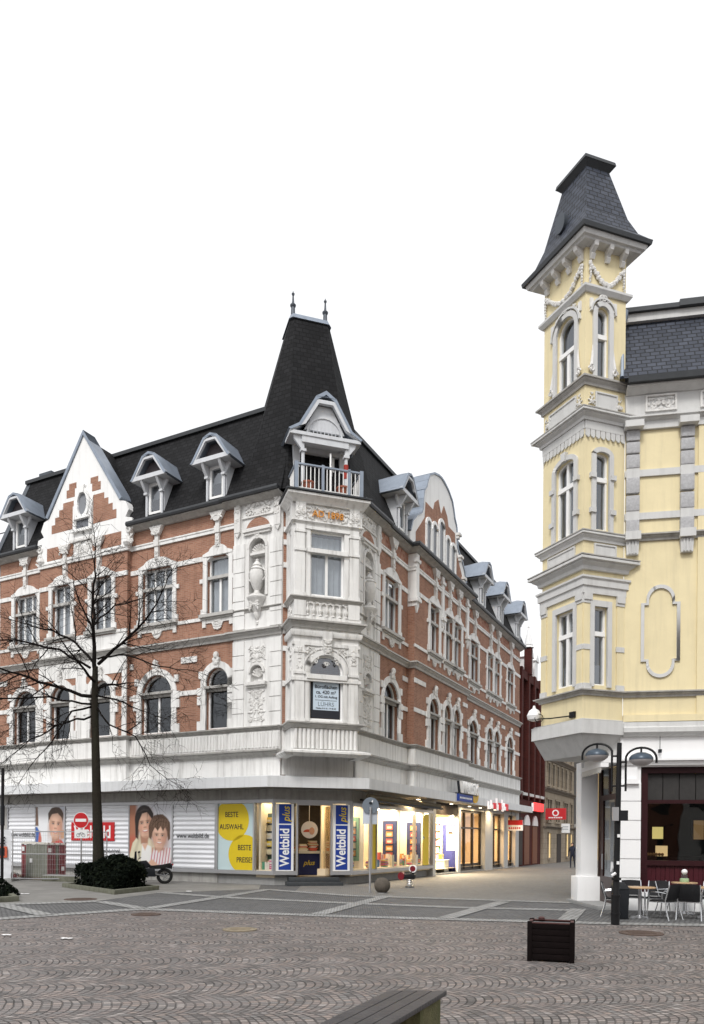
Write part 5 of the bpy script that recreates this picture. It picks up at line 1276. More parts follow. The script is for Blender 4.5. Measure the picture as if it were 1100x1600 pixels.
for u,z0,z1 in ((18.2,3.75,4.1),(19.3,3.75,4.15),(20.8,3.75,4.15)): m.box(FR,u,u+.4,z0,z1,1.03,1.13)
m.build('red_block',M_emit('dim_red_neon',(.5,.02,.03),.25),t,smooth=0)
t=thing('hanging_sign','white and red rectangular sign hanging below the end of the canopy','sign',FR(26.6,3.3,.7)); fs=F(FR(24.5,0,.1)[:2],FR.N,-FR.D)
m=MB(); m.box(fs,0,1.1,2.55,3.25,-.05,.05); m.build('sign_board',white_s,t); m=MB(); m.box(fs,.1,1.101,2.92,3.251,.05,.055); m.build('red_band',red_s,t); m=MB()
for k in range(6): m.box(fs,.15+k*.14,.24+k*.14,2.65,2.78,.05,.056)
m.build('small_text_line',red_s,t,smooth=0,split=False); m=MB(); m.tube([fs(.3,3.25,0),fs(.3,3.9,0)],.02,6); m.tube([fs(.9,3.25,0),fs(.9,3.9,0)],.02,6); m.build('hanger',dark_metal,t,split=False)

# ---------------------------------------------------------------- yellow building with the corner tower
Cb=Vector((6.11,19.9)); DBr=Vector((.951,.309)).normalized(); DBl=Vector((-.423,.906)).normalized()
BR=F(Cb,DBr); BL=F(Cb,DBl,(-DBl.y,DBl.x)); FM=F((7.8,20.2),(.984,-.179))
WR,WL=1.27,1.68
Q1=Cb+DBl*WL; Q3=Cb+DBr*WR; Q4=Q3+DBl*WL
Y=thing('yellow_building','pale yellow corner building with a slim slate roofed tower and a cafe window below','building',(7.8,20.2,0))
tow=[tuple(Q4),tuple(Q1),tuple(Cb),tuple(Q3),tuple(Q4)]
bayp=[tuple(Q1+DBr*1.0),tuple(Q1),tuple(Cb),tuple(Q3),tuple(Q3+DBl*.5)]
s0=-.48; MEND=9.0
mp=[tuple(FM(s0,0,0)[:2]),tuple(FM(MEND,0,0)[:2])]
def ycor(path,prof,mat,name='cornice'): return MB().sweep(path,prof).build(name,mat,Y,smooth=30)
wl=[dict(u0=.38,u1=1.12,z0=14.32,z1=16.25,arch=1),dict(u0=.36,u1=1.12,z0=10.22,z1=12.3,arch=1,k=.45),dict(u0=.34,u1=1.04,z0=6.08,z1=8.15)]
wr=[dict(u0=.34,u1=.72,z0=14.3,z1=16.2,arch=1),dict(u0=.34,u1=.76,z0=10.22,z1=12.3,arch=1,k=.45),dict(u0=.32,u1=.74,z0=6.05,z1=8.15)]
m=MB(); wall(m,BL,0,WL,5.1,17.7,wl); wall(m,BR,0,WR,5.1,17.7,wr)
for o in wl: reveal(m,BL,o,.22)
for o in wr: reveal(m,BR,o,.22)
for a,b in ((Q1,Q4),(Q4,Q3)): m.quad((a.x,a.y,5.1),(b.x,b.y,5.1),(b.x,b.y,17.7),(a.x,a.y,17.7))
bay=m.build('tower_bay',yellow_wall,Y,smooth=0,split=False)
m=MB(); m.obox(tuple((Q1+Q3)/2),DBr,.6,.6,5.2,17.6); m.build('tower_core',dark_room,Y)
for fr,ws,zts in ((BL,wl,(15.35,11.6,7.5)),(BR,wr,(15.45,11.6,7.45))):
    for o,zt in zip(ws,zts):
        nar=fr is BR
        w=window(Y,fr,o,zt,0 if nar else 1,0 if (nar or o['z0']>14) else 1,fw=.05 if nar else .055,dd=-.13,curtain=(curtain_grey,o['z0']+.6) if o['z0']<7 else None)
        a,b,c,e=o['u0'],o['u1'],o['z0'],o['z1']; m=MB(); k=o.get('k',1); r=(b-a)/2; uc=(a+b)/2; bb=.13
        if o.get('arch'):
            zs=e-r*k
            m.strip_prism(fr,arc(uc,zs,r,math.pi,0,14,r*k),arc(uc,zs,r+bb,math.pi,0,14,r*k+bb),-.01,.06); e=zs
            if k==1: m.strip_prism(fr,arc(uc,zs,r+bb+.04,math.pi,0,14),arc(uc,zs,r+bb+.09,math.pi,0,14),-.01,.08)
        else: m.box(fr,a-bb,b+bb,e,e+.16,-.01,.06)
        m.box(fr,a-bb,a,c-.05,e,-.01,.06); m.box(fr,b,b+bb,c-.05,e,-.01,.06)
        if 10<c<11:
            for z in (c+.42,c+1.35): m.box(fr,a-bb-.06,a-.02,z,z+.13,-.01,.1); m.box(fr,b+.02,b+bb+.06,z,z+.13,-.01,.1)
            m.prism(fr,[(uc-.07,o['z1']-.02),(uc+.07,o['z1']-.02),(uc+.1,o['z1']+.22),(uc-.1,o['z1']+.22)],-.01,.11) if not nar else None
        m.build('window_surround',grey_trim,w)
P_=[(-.02,16.5),(.05,16.5),(.12,16.6),(.12,16.66),(-.02,16.72)]
ycor(tow,P_,grey_trim); ycor(tow,corn_prof(14.02,14.24,.16),stone_dirty); ycor(tow,corn_prof(13.08,13.32,.24),grey_trim); ycor(tow,[(-.02,13.31),(.25,13.31),(.25,13.34),(-.02,13.36)],stone_dirty,'cornice_cover')
ycor(bayp,corn_prof(9.88,10.1,.15),grey_trim); ycor(bayp,[(-.02,10.1),(.16,10.1),(.16,10.13),(-.02,10.15)],stone_dirty,'cornice_cover')
ycor(bayp,corn_prof(9.1,9.4,.28),grey_trim); ycor(bayp,[(-.02,9.4),(.29,9.4),(.29,9.43),(-.02,9.46)],stone_dirty,'cornice_cover')
ycor(bayp,[(-.02,8.48),(.05,8.48),(.05,8.66),(.09,8.68),(.09,8.84),(.13,8.88),(.13,8.93),(-.02,8.96)],grey_trim)
ycor(bayp,corn_prof(5.76,5.92,.16),stone_dirty)
# scalloped frieze
m=MB()
for fr,w,n in ((BL,WL,11),(BR,WR,8)):
    m.box(fr,.0,w,12.86,13.08,-.01,.04)
    for k in range(n):
        u=(k+.5)*w/n; m.prism(fr,[(u-w/n*.42,12.9),(u-w/n*.42,12.72)]+arc(u,12.72,w/n*.42,math.pi,2*math.pi,6)[1:-1]+[(u+w/n*.42,12.72),(u+w/n*.42,12.9)],-.01,.035); m.prism(fr,arc(u,12.66,.035,0,2*math.pi,8)[:-1],.03,.06)
m.build('scalloped_frieze',grey_trim,Y)
# sunk panels, corner pilasters
m=MB()
for fr,w in ((BL,WL),(BR,WR)):
    for z0,z1 in ((13.5,13.86),(9.5,9.8)):
        m.box(fr,.35,w-.3,z0,z1,-.01,.02); 
        for a,b,c,d in ((.31,w-.26,z1,z1+.04),(.31,w-.26,z0-.04,z0),(.31,.35,z0,z1),(w-.3,w-.26,z0,z1)): m.box(fr,a,b,c,d,-.01,.045)
    for u0,u1 in ((-.01,.24),(w-.24,w+.01)):
        m.box(fr,u0,u1,8.3,8.48,-.01,.08); m.box(fr,u0,u1,8.22,8.3,-.01,.05); m.box(fr,u0,u1,6.98,7.12,-.01,.05); m.box(fr,u0,u1,5.92,6.08,-.01,.06)
m.build('wall_panel',grey_trim,Y)
m=MB()
for fr,w in ((BL,WL),(BR,WR)):
    for u0,u1 in ((-.004,.22),(w-.22,w+.004)): m.box(fr,u0,u1,6.08,8.22,-.01,.03)
m.build('corner_pilaster',yellow_wall,Y,smooth=0)
# scrolls and garlands on the tower
m=MB()
for fr,w,ws in ((BL,WL,wl[0]),(BR,WR,wr[0])):
    for u,sg in ((ws['u0']-.18,-1),(ws['u1']+.18,1)):
        m.tube([fr(u+sg*.1*(1-i/14)*math.cos(i*.6),14.45+.1*(1-i/14)*math.sin(i*.6),.06) for i in range(13)],[.02+.002*i for i in range(13)],6)
        m.tube([fr(u,14.55,.05),fr(u-sg*.03,14.8,.04),fr(u-sg*.05,15.1,.03)],[.05,.035,.015],6)
        m.box(fr,u-.05,u+.05,16.1,16.35,-.01,.05)
    n=26
    for i in range(n+1):
        t=i/n; u=.12+(w-.24)*t; z=17.28-.5*math.sin(math.pi*t)
        for j in range(2): m.blob(fr(u+random.uniform(-.02,.02),z+random.uniform(-.04,.04),.05),(.055,.045,.05))
    for u in (.1,w-.1):
        for k in range(7): m.blob(fr(u+random.uniform(-.02,.02),17.25-k*.08,.05),(.05-.003*k,.045,.05-.003*k))
    relief(m,fr,ws['u0']-.05,ws['u1']+.05,16.28,16.48,.03,12,.035,int(w*9))
    for u in (.2,w-.2): relief(m,fr,u-.1,u+.1,13.45,13.9,.02,6,.03,int(u*9))
    nb=4 if fr is BL else 3
    for k in range(nb):
        u=.16+(w-.32)*k/(nb-1); m.prism(F(fr(u,0,0)[:2],fr.N,fr.D),[(-.02,17.4),(.06,17.38),(.12,17.48),(.08,17.54),(.24,17.62),(.26,17.74),(-.02,17.74)],-.06,.06)
m.build('tower_ornament',ornmat,Y,split=True)
ycor(tow,[(-.02,17.7),(.24,17.72),(.27,17.76),(.33,17.78),(.37,17.9),(-.02,17.95)],grey_trim,'tower_eaves'); ycor(tow,[(.2,17.9),(.43,17.89),(.45,18.0),(.2,18.06)],gutter_m,'gutter')
# tower roof: steep slate hood with flat cap
cen=(Q1+Q3)/2
def tr(off,z,k=1.0):
    ps=[]
    c4_=[Q1,Cb,Q3,Q4]
    for p in c4_:
        d=(p-cen); e1=DBr*(off if d.dot(DBr)>0 else -off); e2=DBl*(off if d.dot(DBl)>0 else -off)
        q=cen+d*k+e1+e2; ps.append((q.x,q.y,z))
    return ps
m=MB(); lv=[(tr(.44,18.0),),(tr(.2,18.28),),(tr(.02,18.75),),(tr(0,20.3,.56),)]
for a,b in zip(lv,lv[1:]): m.hull(a[0],b[0],cap=False)
m.poly(tr(0,20.3,.56)); rf=m.build('tower_roof',slate_blue,Y,smooth=0,split=False)
m=MB(); m.hull(tr(.02,20.22,.56),tr(.13,20.36,.56)); m.hull(tr(.14,20.36,.56),tr(.12,20.46,.56)); m.hull(tr(.1,20.46,.56),tr(-.1,20.62,.5)); m.build('roof_cap',gutter_m,rf,split=False)
q=BL(.95,18.98,.02); m=MB(); fw_=F(BL(.95,0,0)[:2],DBl,BL.N)
m.prism(fw_,[(.2*math.cos(i*math.pi/8),19.0+.27*math.sin(i*math.pi/8)) for i in range(16)],-.5,.1); o=m.build('bullseye_dormer',zinc_dark,rf)
# main wall of the cafe side
m=MB(); cafe=dict(u0=.02,u1=6.0,z0=.5,z1=3.88)
wall(m,FM,s0,1.38,5.1,13.0); wall(m,FM.sh(.05),1.38,MEND,5.1,13.0); m.quad(FM(1.38,5.1,0),FM(1.38,5.1,.05),FM(1.38,13,.05),FM(1.38,13,0)); m.build('yellow_wall',yellow_wall,Y,smooth=0,split=False)
SW=Vector((7.34,20.29)); m=MB(); fs_=F(SW,DRv,(-DRv.y,DRv.x)); wall(m,fs_,0,12,4.1,14.2); m.quad(FM(MEND,0,0),FM(MEND,0,-9),FM(MEND,14.2,-9),FM(MEND,14.2,0)); m.build('side_wall',yellow_wall,Y,smooth=0,split=False)
ycor(mp,[(-.05,12.98),(.08,12.98),(.08,13.95),(-.05,13.95)],grey_trim,'entablature'); ycor(mp,corn_prof(13.12,13.3,.22),grey_trim); ycor(mp,[(-.05,13.9),(.12,13.9),(.3,14.02),(.34,14.02),(.34,14.08),(-.05,14.1)],grey_trim,'eaves'); ycor(mp,[(.1,14.06),(.46,14.06),(.48,14.2),(.1,14.22)],gutter_m,'gutter')
ycor(mp,corn_prof(9.98,10.16,.16),stone_dirty); ycor(mp,corn_prof(5.76,5.925,.16),stone_dirty); ycor(mp,band(5.1,5.28,.09),yellow_wall,'base_band')
ycor(mp,[(-.05,5.1),(.12,5.08),(.12,4.96),(.2,4.92),(.2,4.8),(.12,4.72),(-.05,4.68)],grey_trim)
for z0,z1 in ((11.72,11.9),(10.56,10.74)): ycor(mp,band(z0,z1,.055),grey_trim,'grey_band')
for k,u in enumerate((-.285,1.1,2.6,4.1,5.6)):
    m=MB()
    for z0,z1 in ((10.2,10.54),(10.78,11.2),(11.26,11.68),(11.94,12.3),(12.34,12.64),(12.68,12.96)): m.box(FM,u-.175,u+.175,z0,z1,-.01,.12)
    m.build('rough_pilaster',rough_trim,Y,bevel=.025)
    m=MB(); m.box(FM,u-.24,u+.24,12.97,13.14,-.01,.3); m.box(FM,u-.2,u+.2,9.98,10.2,-.01,.22); m.prism(FM,[(u-.17,9.98),(u+.17,9.98),(u+.15,9.6),(u-.15,9.6)],-.01,.12)
    for q in (-.08,0,.08): m.tube([FM(u+q,9.62,.12),FM(u+q,9.95,.12)],.03,6)
    m.box(FM,u-.17,u+.17,10.54,10.78,-.01,.1); m.box(FM,u-.17,u+.17,11.68,11.94,-.01,.1); m.build('pilaster_head',grey_trim,Y)
    if k<4:
        w0=u+.3; w1=u+1.1
        m=MB(); 
        for a,b,c,d in ((w0,w1,13.82,13.86),(w0,w1,13.42,13.46),(w0,w0+.05,13.46,13.82),(w1-.05,w1,13.46,13.82)): m.box(FM,a,b,c,d,.07,.13)
        relief(m,FM,w0+.08,w1-.08,13.5,13.78,.08,26,.04,k+3); m.build('relief_panel',ornmat,Y)
# moulded ornamental frame
for cx_ in (.46,3.35):
    fr=FM if cx_<1 else FM.sh(.05); m=MB(); a,b=cx_-.5,cx_+.5; r=.36
    out=[(a,6.72),(a,8.3),(a+.14,8.3)]+arc(cx_,8.42,r,math.pi,0,12)+[(b-.14,8.3),(b,8.3),(b,6.72),(b-.14,6.72)]+arc(cx_,6.64,r,0,-math.pi,12)+[(a+.14,6.72)]
    ctr=(cx_,7.5); inn=[]
    for u,z in out: inn.append((cx_+(u-cx_)*.83,ctr[1]+(z-ctr[1])*.925))
    m.strip_prism(fr,out+out[:1],inn+inn[:1],-.01,.05); m.build('ornament_frame',grey_trim,Y)
# slate mansard
m=MB(); lL=-.72; m.quad(FM(lL+.02,14.2,.42),FM(MEND,14.2,.42),FM(MEND,14.35,.16),FM(lL+.05,14.35,.16)); m.quad(FM(lL+.05,14.35,.16),FM(MEND,14.35,.16),FM(MEND,16.45,-.8),FM(lL+.38,16.45,-.8))
m.quad(FM(lL+.38,16.45,-.8),FM(lL+.05,14.35,.16),FM(lL+1.6,14.35,-3),FM(lL+1.9,16.45,-3)); m.build('mansard_roof',slate_blue,Y,smooth=0,split=False)
m=MB(); m.box(FM,lL+.3,MEND,16.4,16.62,-1.2,-.66); m.build('roof_moulding',grey_trim,Y); m=MB(); m.box(FM,lL+.24,1.02,16.62,16.74,-1.25,-.56); m.box(FM,1.02,MEND,16.625,16.8,-1.25,-.53); m.build('gutter',gutter_m,Y)
m=MB(); m.poly([FM(lL+.4,16.7,-.9),FM(MEND,16.7,-.9),FM(MEND,16.9,-6),FM(lL+2,16.9,-6)]); m.build('flat_roof',zinc_dark,Y)
m=MB(); m.tube([FM(-.46,16.5,-.55),FM(-.5,16.1,-.42),FM(-.62,14.3,.3)],.05,8); m.lathe(tuple(FM(-.46,16.3,-.55)),[(.05,0),(.13,.18),(.13,.32)],10); m.build('downpipe',zinc,Y)
# bay underside slab, corner pillar, lintel, cafe front
def rng(off,z):
    a=Q1+DBl*.1; ps=[Q1-DBr*off+DBl*.3,Cb-DBr*off-DBl*off,Q3+DBr*off-DBl*off,Vector(FM(.1,0,.0)[:2]),Vector(FM(.6,0,-1.2)[:2]),Q1+DBr*1.4+DBl*.3]
    return [(p.x,p.y,z) for p in ps]
m=MB(); m.hull(rng(.03,5.12),rng(.03,5.14)); m.hull(rng(.1,4.74),rng(.1,5.1)); m.hull(rng(-.35,4.2),rng(.02,4.74)); m.build('bay_slab',grey_trim,Y,smooth=0,split=False)
pw=M_plain('white_shop_paint',(.83,.83,.83),.6,.02,3,streak=.08,streakcol=(.4,.4,.4))
m=MB(); m.obox((7.02,22.35),(1,0),.5,.5,.12,4.2); m.obox((7.02,22.35),(1,0),.72,.66,.0,.82); m.build('corner_pillar',pw,Y,bevel=.015)
m=MB(); wall(m,FM,s0-.06,.0,.1,4.7); wall(m,FM,0,MEND,3.88,4.7); m.box(FM,s0-.06,.0,.0,.35,-.3,.05); m.box(FM,.02,MEND,0,.5,-.3,-.02); wall(m,FM,6.0,MEND,0,4.7)
m.quad(FM(s0-.06,.0,0),FM(s0-.06,0,-.5),FM(s0-.06,4.7,-.5),FM(s0-.06,4.7,0)); m.quad(FM(0,.35,0),FM(0,.35,-.4),FM(0,3.88,-.4),FM(0,3.88,0))
for k in range(6): m.box(FM,s0-.06,.0,.37+k*.52,.37+k*.52+.49,-.01,.035)
m.prism(FM,[(-.44,3.42),(-.06,3.42),(-.13,3.56),(-.37,3.56)],-.01,.14); m.box(FM,-.4,-.1,3.56,3.95,-.01,.06); m.build('white_shop_wall',pw,Y,smooth=0)
ycor([tuple(FM(s0-.06,0,0)[:2]),tuple(FM(MEND,0,0)[:2])],[(-.05,3.92),(.1,3.92),(.14,4.02),(.2,4.04),(.2,4.1),(-.05,4.12)],pw)
m=MB(); m.xyz(6.85,7.55,20.42,22.6,4.02,4.2); m.xyz(6.78,7.0,20.42,22.6,3.9,4.015); m.build('door_lintel',pw,Y,smooth=0)
aw=M_plain('striped_valance',(.62,.60,.56),.8,.1,9); m=MB()
for k in range(12):
    y=20.45+k*.17; m.prism(F((6.8,y),(0,1),(-1,0)),[(0,3.9),(.165,3.9)]+arc(.0825,3.82,.0825,0,-math.pi,6)[0:],-.01,.01)
m.build('door_valance',aw,Y,smooth=0,split=False)
door_w=M_plain('dark_door_wood',(.032,.012,.010),.35,.3,5)
fd=F((7.32,22.2),(0,-1),(-1,0)); m=MB()
for a,b,z0,z1 in ((0,.25,.1,3.95),(1.55,1.8,.1,3.95),(.25,1.55,3.05,3.2),(.25,1.55,.1,.3),(.25,.4,.3,3.05),(1.35,1.55,.3,3.05),(.4,1.35,.3,.85),(.85,.95,3.2,3.95)): m.box(fd,a,b,z0,z1,-.06,.0)
dr=m.build('cafe_door',door_w,Y,smooth=0,split=False); MB().box(fd,.4,1.35,.85,3.05,-.04,-.03).build('pane',glass_dark,dr); MB().box(fd,.25,1.55,3.2,3.95,-.04,-.03).build('fanlight',glass_dark,dr); MB().tube([fd(.46,1.05,.03),fd(.46,1.5,.03)],.018,6).build('handle',steel,dr)
m=MB(); m.box(fd,.45,1.0,.95,3.0,-.3,-.2); m.build('door_curtain',M_plain('ochre_curtain',(.30,.22,.12),.8,.15,4),dr)
m=MB(); u=1.12; m.tube([fd(u-.1,1.0,-.028),fd(u-.06,1.28,-.028),fd(u,1.02,-.028),fd(u+.05,1.28,-.028),fd(u+.1,1.1,-.028)],.014,4); m.build('white_script',white_s,dr)
m=MB(); m.box(FM,.02,6.0,3.72,3.88,-.32,-.1); m.box(FM,.02,.2,.5,3.72,-.32,-.1); m.box(FM,.2,6.0,2.9,3.0,-.3,-.14); m.box(FM,.2,6.0,.5,.58,-.3,-.12); m.box(FM,.2,6.0,1.22,1.36,-.3,-.1)
for k in range(4): m.box(FM,1.9+k*1.4,2.0+k*1.4,1.36,2.9,-.3,-.14)
cf=m.build('cafe_window_frame',maroon,Y,smooth=0)
m=MB(); 
for k in range(48): u=.2+k*.12; m.box(FM,u,u+.112,.58,1.22,-.26,-.17-.01*(k%2))
m.build('maroon_panelling',M_plain('maroon_boarding',(.055,.008,.013),.45,.2,7),Y,smooth=0,split=False)
m=MB()
for k in range(14): m.box(FM,.2+k*.42,.6+k*.42,3.0,3.72,-.27,-.22)
m.build('dark_panel_board',M_plain('dark_roller_panel',(.035,.033,.032),.6,.2,8),Y,smooth=0,split=False)
MB().poly([FM(.2,1.36,-.2),FM(6,1.36,-.2),FM(6,2.9,-.2),FM(.2,2.9,-.2)]).build('cafe_pane',glass_dark,Y)
m=MB(); m.box(FM,.05,6.2,.05,4.0,-4.1,-4.0); m.box(FM,.05,6.2,3.9,4.0,-4.0,-.33); m.box(FM,.0,.08,.05,3.9,-4.0,-.34); m.box(FM,.05,6.2,.02,.08,-4.0,-.34); m.build('cafe_interior',dark_room,Y,smooth=0)
# things glimpsed through the cafe window
t=thing('cafe_counter','dark cafe counter with a lit picture and pastries behind the cafe window','counter',FM(.9,.08,-1.6)); MB().box(FM,.3,2.6,.08,1.45,-2.0,-1.4).build('counter_body',wood_dark,t); MB().box(FM,.7,1.0,1.95,2.3,-1.95,-1.93).build('lit_picture',M_emit('lit_picture_yellow',(.9,.72,.25),.75),t); 
m=MB(); m.box(FM,.72,1.02,1.45,1.75,-1.6,-1.45); m.build('lit_display',M_emit('lit_cake_display',(.95,.65,.3),.7),t); m=MB()
for k in range(7): m.blob(FM(.4+k*.08,1.5,-1.45),(.05,.05,.05))
m.build('pastry',M_plain('pastry_brown',(.5,.26,.1),.7,.2,12),t)
t=thing('cafe_picture','tan framed picture on the dark back wall of the cafe','picture',FM(2.6,1.9,-3.9)); MB().box(FM,2.3,2.7,1.9,2.6,-3.99,-3.95).build('frame',maroon,t); MB().box(FM,2.35,2.65,1.95,2.55,-3.95,-3.93).build('print',M_emit('glowing_tan_print',(.5,.3,.13),.35),t)  # print glows by itself, the light on it put into its colour
st=MB(); st.hull([(6.68,20.2,0),(7.3,20.2,0),(7.4,22.75,0),(6.55,22.75,0)],[(6.68,20.2,.11),(7.3,20.2,.11),(7.4,22.75,.11),(6.55,22.75,.11)]); st.build('entrance_step',concrete,Y,bevel=.01)
m=MB(); m.tube([BL(.35,5.25,.05),BL(1.1,5.28,.14),BL(1.75,5.35,.16)],.018,6); m.box(BL,.25,.45,5.2,5.36,.0,.06)
m.tube([BL(1.6,5.36,.15)+Vector((.12*math.cos(a),0,.12*math.sin(a))) for a in [i*math.pi/5 for i in range(11)]],.012,5)
lt_=thing('street_lantern','white globe lantern on an iron wall bracket below the tower bay','lantern',BL(1.75,5.4,.16)); m.build('iron_bracket',black_metal,lt_,split=False); q=BL(1.8,5.3,.16); MB().lathe(tuple(q),[(.08,0),(.18,.04),(.21,.15),(.14,.3),(.05,.36),(.03,.44)],14).build('white_globe',white_s,lt_)
m=MB(); m.tube([FM(.46,4.7,.1),FM(.46,4.32,.1)],.008,5); m.box(FM,.42,.5,4.25,4.34,.05,.15); m.build('cable_box',dark_metal,Y,split=False)

# ---------------------------------------------------------------- buildings further down the street and at the left edge
rb=M_brick('dark_red_brick',(.090,.018,.014),(.065,.013,.011),(.05,.03,.026),.25,.077,.008,bump=.3,streak=.3); 
stone_b=M_brick('beige_ashlar',(.36,.30,.23),(.31,.26,.20),(.2,.17,.13),.9,.42,.012,bump=.4,streak=.4,varscale=.8)
Rb=thing('red_brick_building','narrow dark red brick building with tall pointed recesses and a white topped pinnacle','building',FR(31.8,0,0))
m=MB(); m.box(FR,27.95,35.6,0,14.2,-8,-.25); m.build('brick_wall',rb,Rb,smooth=0)
for u in (28.3,30.3,32.1,33.8,35.3): m=MB(); m.box(FR,u-.22,u+.22,4.9,14.4,-.27,.12); m.build('brick_pier',rb,Rb,smooth=0)
m=MB(); m.box(FR,27.95,35.6,4.2,4.9,-.27,.0); m.box(FR,27.95,35.6,13.7,14.3,-.27,.05); m.build('brick_cornice',rb,Rb,smooth=0)
for u in (29.3,31.2,32.95,34.55):
    o=dict(u0=u-.5,u1=u+.5,z0=5.4,z1=10.5,arch=1); m=MB(); m.prism(FR,outline(o),-.26,-.22); w=m.build('window',M_plain('dark_red_glass',(.03,.012,.012),.2,.2,4),Rb); m=MB(); m.box(FR,u-.25,u+.25,9.0,9.9,-.2,-.15); m.build('white_blind',white_s,w); m=MB(); m.box(FR,u-.6,u+.6,5.2,5.4,-.25,.15); m.build('sill',grey_trim,w)
m=MB(); fp=FR(30.3,0,.0); m.obox(fp[:2],DRv,.5,.5,14.2,16.2); m.build('pinnacle_shaft',rb,Rb); m=MB(); m.lathe((fp.x,fp.y,16.2),[(.42,0),(.3,.15),(.34,.2),(.12,1.2),(.05,1.5),(.09,1.55),(.03,1.7),(.02,2.3)],8); m.build('pinnacle_tip',white_s,Rb)
m=MB(); m.prism(F(FR(27.95,0,0)[:2],-FR.N,FR.D),[(.0,14.2),(2.6,16.8),(6,18)] ,0,2.0); m.build('zinc_roof',zinc,Rb,smooth=0); m=MB(); m.prism(F(FR(30.6,0,0)[:2],-FR.N,FR.D),[(.2,14.2),(3,16.6),(6,14.2)],0,5.0); m.build('red_tile_roof',M_plain('red_roof_tile',(.20,.05,.03),.8,.2,6),Rb,smooth=0)
for u in (32,33.6): m=MB(); m.box(FR,u-.45,u+.45,14.6,16,-1.2,-.2); m.prism(FR,[(u-.6,15.9),(u+.6,15.9),(u,16.5)],-1.4,-.1); m.build('white_dormer',white_s,Rb)
brown_door=M_plain('chestnut_door',(.16,.045,.018),.4,.25,5)
for u in (31.1,33.6):
    m=MB(); m.prism(FR,arc(u,3.05,.78,0,math.pi,12),-.26,-.15); m.build('white_lunette',white_s,Rb); m=MB(); m.box(FR,u-.75,u+.75,.1,3.0,-.28,-.2); m.build('door',brown_door,Rb)
m=MB(); m.box(FR,28.2,29.8,.1,3.6,-.28,-.2); m.build('dark_shop_door',dark_shop,Rb)
t=thing('neon_sign','glowing red neon lettering above the white lunettes of the red brick building','sign',FR(32.8,4.5,.3)); m=MB(); r=random.Random(5)
for k in range(5): u=31.3+k*.62; m.tube([FR(u,4.15,.25),FR(u+.1,4.75,.25),FR(u+.35,4.75,.25),FR(u+.4,4.2,.25),FR(u+.1,4.2,.25)],.075,5)
m.build('neon_stroke',red_e,t,split=False); MB().box(FR,31.2,34.5,4.1,4.8,.0,.1).build('sign_back',dark_shop,t); m=MB(); m.tube([FR(30.7,4.1,.3),FR(30.7,4.7,.3)],.08,6); m.build('white_neon_bar',wh_e,t)
t=thing('projecting_sign','red projecting box sign with a white ring beside the stone building','sign',FR(35.8,4.1,.7)); fs=F(FR(35.7,0,.1)[:2],FR.N,-FR.D); m=MB(); m.box(fs,.05,1.65,3.6,4.5,-.12,.12); m.build('sign_box',M_emit('backlit_red',(.42,.015,.02),.12),t); m=MB(); m.strip_prism(fs,arc(.85,4.12,.17,0,2*math.pi,16),arc(.85,4.12,.27,0,2*math.pi,16),.12,.14)
m.build('white_ring',white_s,t); m=MB()
for k in range(8): m.box(fs,.3+k*.14,.4+k*.14,3.7,3.8,.12,.135)
m.build('small_text_line',white_s,t,split=False)
Sb=thing('stone_building','beige stone building with rows of narrow windows further down the street','building',FR(41.5,0,0))
m=MB(); m.box(FR,35.65,48,0,12.6,-8,-.02); m.build('stone_wall',stone_b,Sb,smooth=0)
for z0,z1 in ((8.5,8.85),(5.95,6.25),(11.4,11.7),(2.9,3.1)): m=MB(); m.sweep([tuple(FR(35.65,0,0)[:2]),tuple(FR(48,0,0)[:2])],corn_prof(z0,z1,.3)); m.build('string_course',M_plain('dark_stone_course',(.16,.135,.11),.9,.2,4),Sb)
for z0,z1,us in ((8.95,10.9,(37.2,38.9,40.6,42.3,44.0,46.2)),(6.5,8.3,(37.2,38.9,40.6,42.3,44,46.2)),(3.5,5.3,(37.0,37.9,40.2,41.1,43.6,44.5,46.6)),(.5,2.5,(37.6,44.8,46.6))):
    for u in us:
        m=MB(); m.box(FR,u-.38,u+.38,z0,z1,-.01,.015); w=m.build('window',M_plain('dark_far_glass',(.035,.035,.035),.2,.2,3) if z0>1 else M_emit('lit_far_window',(.75,.55,.25),.5),Sb)
        m=MB(); m.box(FR,u-.5,u+.5,z0-.14,z0,-.01,.16); m.box(FR,u-.48,u-.38,z0,z1,-.01,.08); m.box(FR,u+.38,u+.48,z0,z1,-.01,.08); m.box(FR,u-.48,u+.48,z1,z1+.12,-.01,.1); m.build('window_surround',stone_b,w,smooth=0,split=False)
m=MB(); m.box(FR,40.6,42.2,0,2.5,-.01,.03); m.build('door',dark_shop,Sb)
t=thing('projecting_sign','white box sign over the door of the stone building','sign',FR(41.5,2.8,.6)); fs=F(FR(41.5,0,.1)[:2],FR.N,-FR.D); m=MB(); m.box(fs,.1,.8,2.6,3.4,-.1,.1); m.build('sign_box',white_s,t); m=MB(); m.box(fs,.2,.7,2.9,2.95,.1,.11); m.box(fs,.2,.7,3.1,3.15,.1,.11); m.build('small_text_line',ink_grey,t,split=False)
m=MB(); fe=F((19.2,74),(.95,.2)); E_=thing('ochre_building','ochre building closing the far end of the street','building',(24,75,0)); m.box(fe,0,16,0,13.5,-8,0); m.build('wall',M_plain('ochre_wall',(.36,.25,.12),.9,.1,3),E_,smooth=0)
for z in (2.2,5.4,8.6): 
    for k in range(6): u=1+k*2.4; m=MB(); m.box(fe,u,u+1.1,z,z+1.8,-.01,.02); w=m.build('window',MATS['dark_far_glass'],E_); m=MB(); m.box(fe,u-.1,u+1.2,z-.12,z,-.01,.12); m.build('sill',grey_trim,w)
m=MB(); m.box(fe,-.2,16.2,13.5,13.9,-8,.4); m.build('roof_edge',zinc_dark,E_)
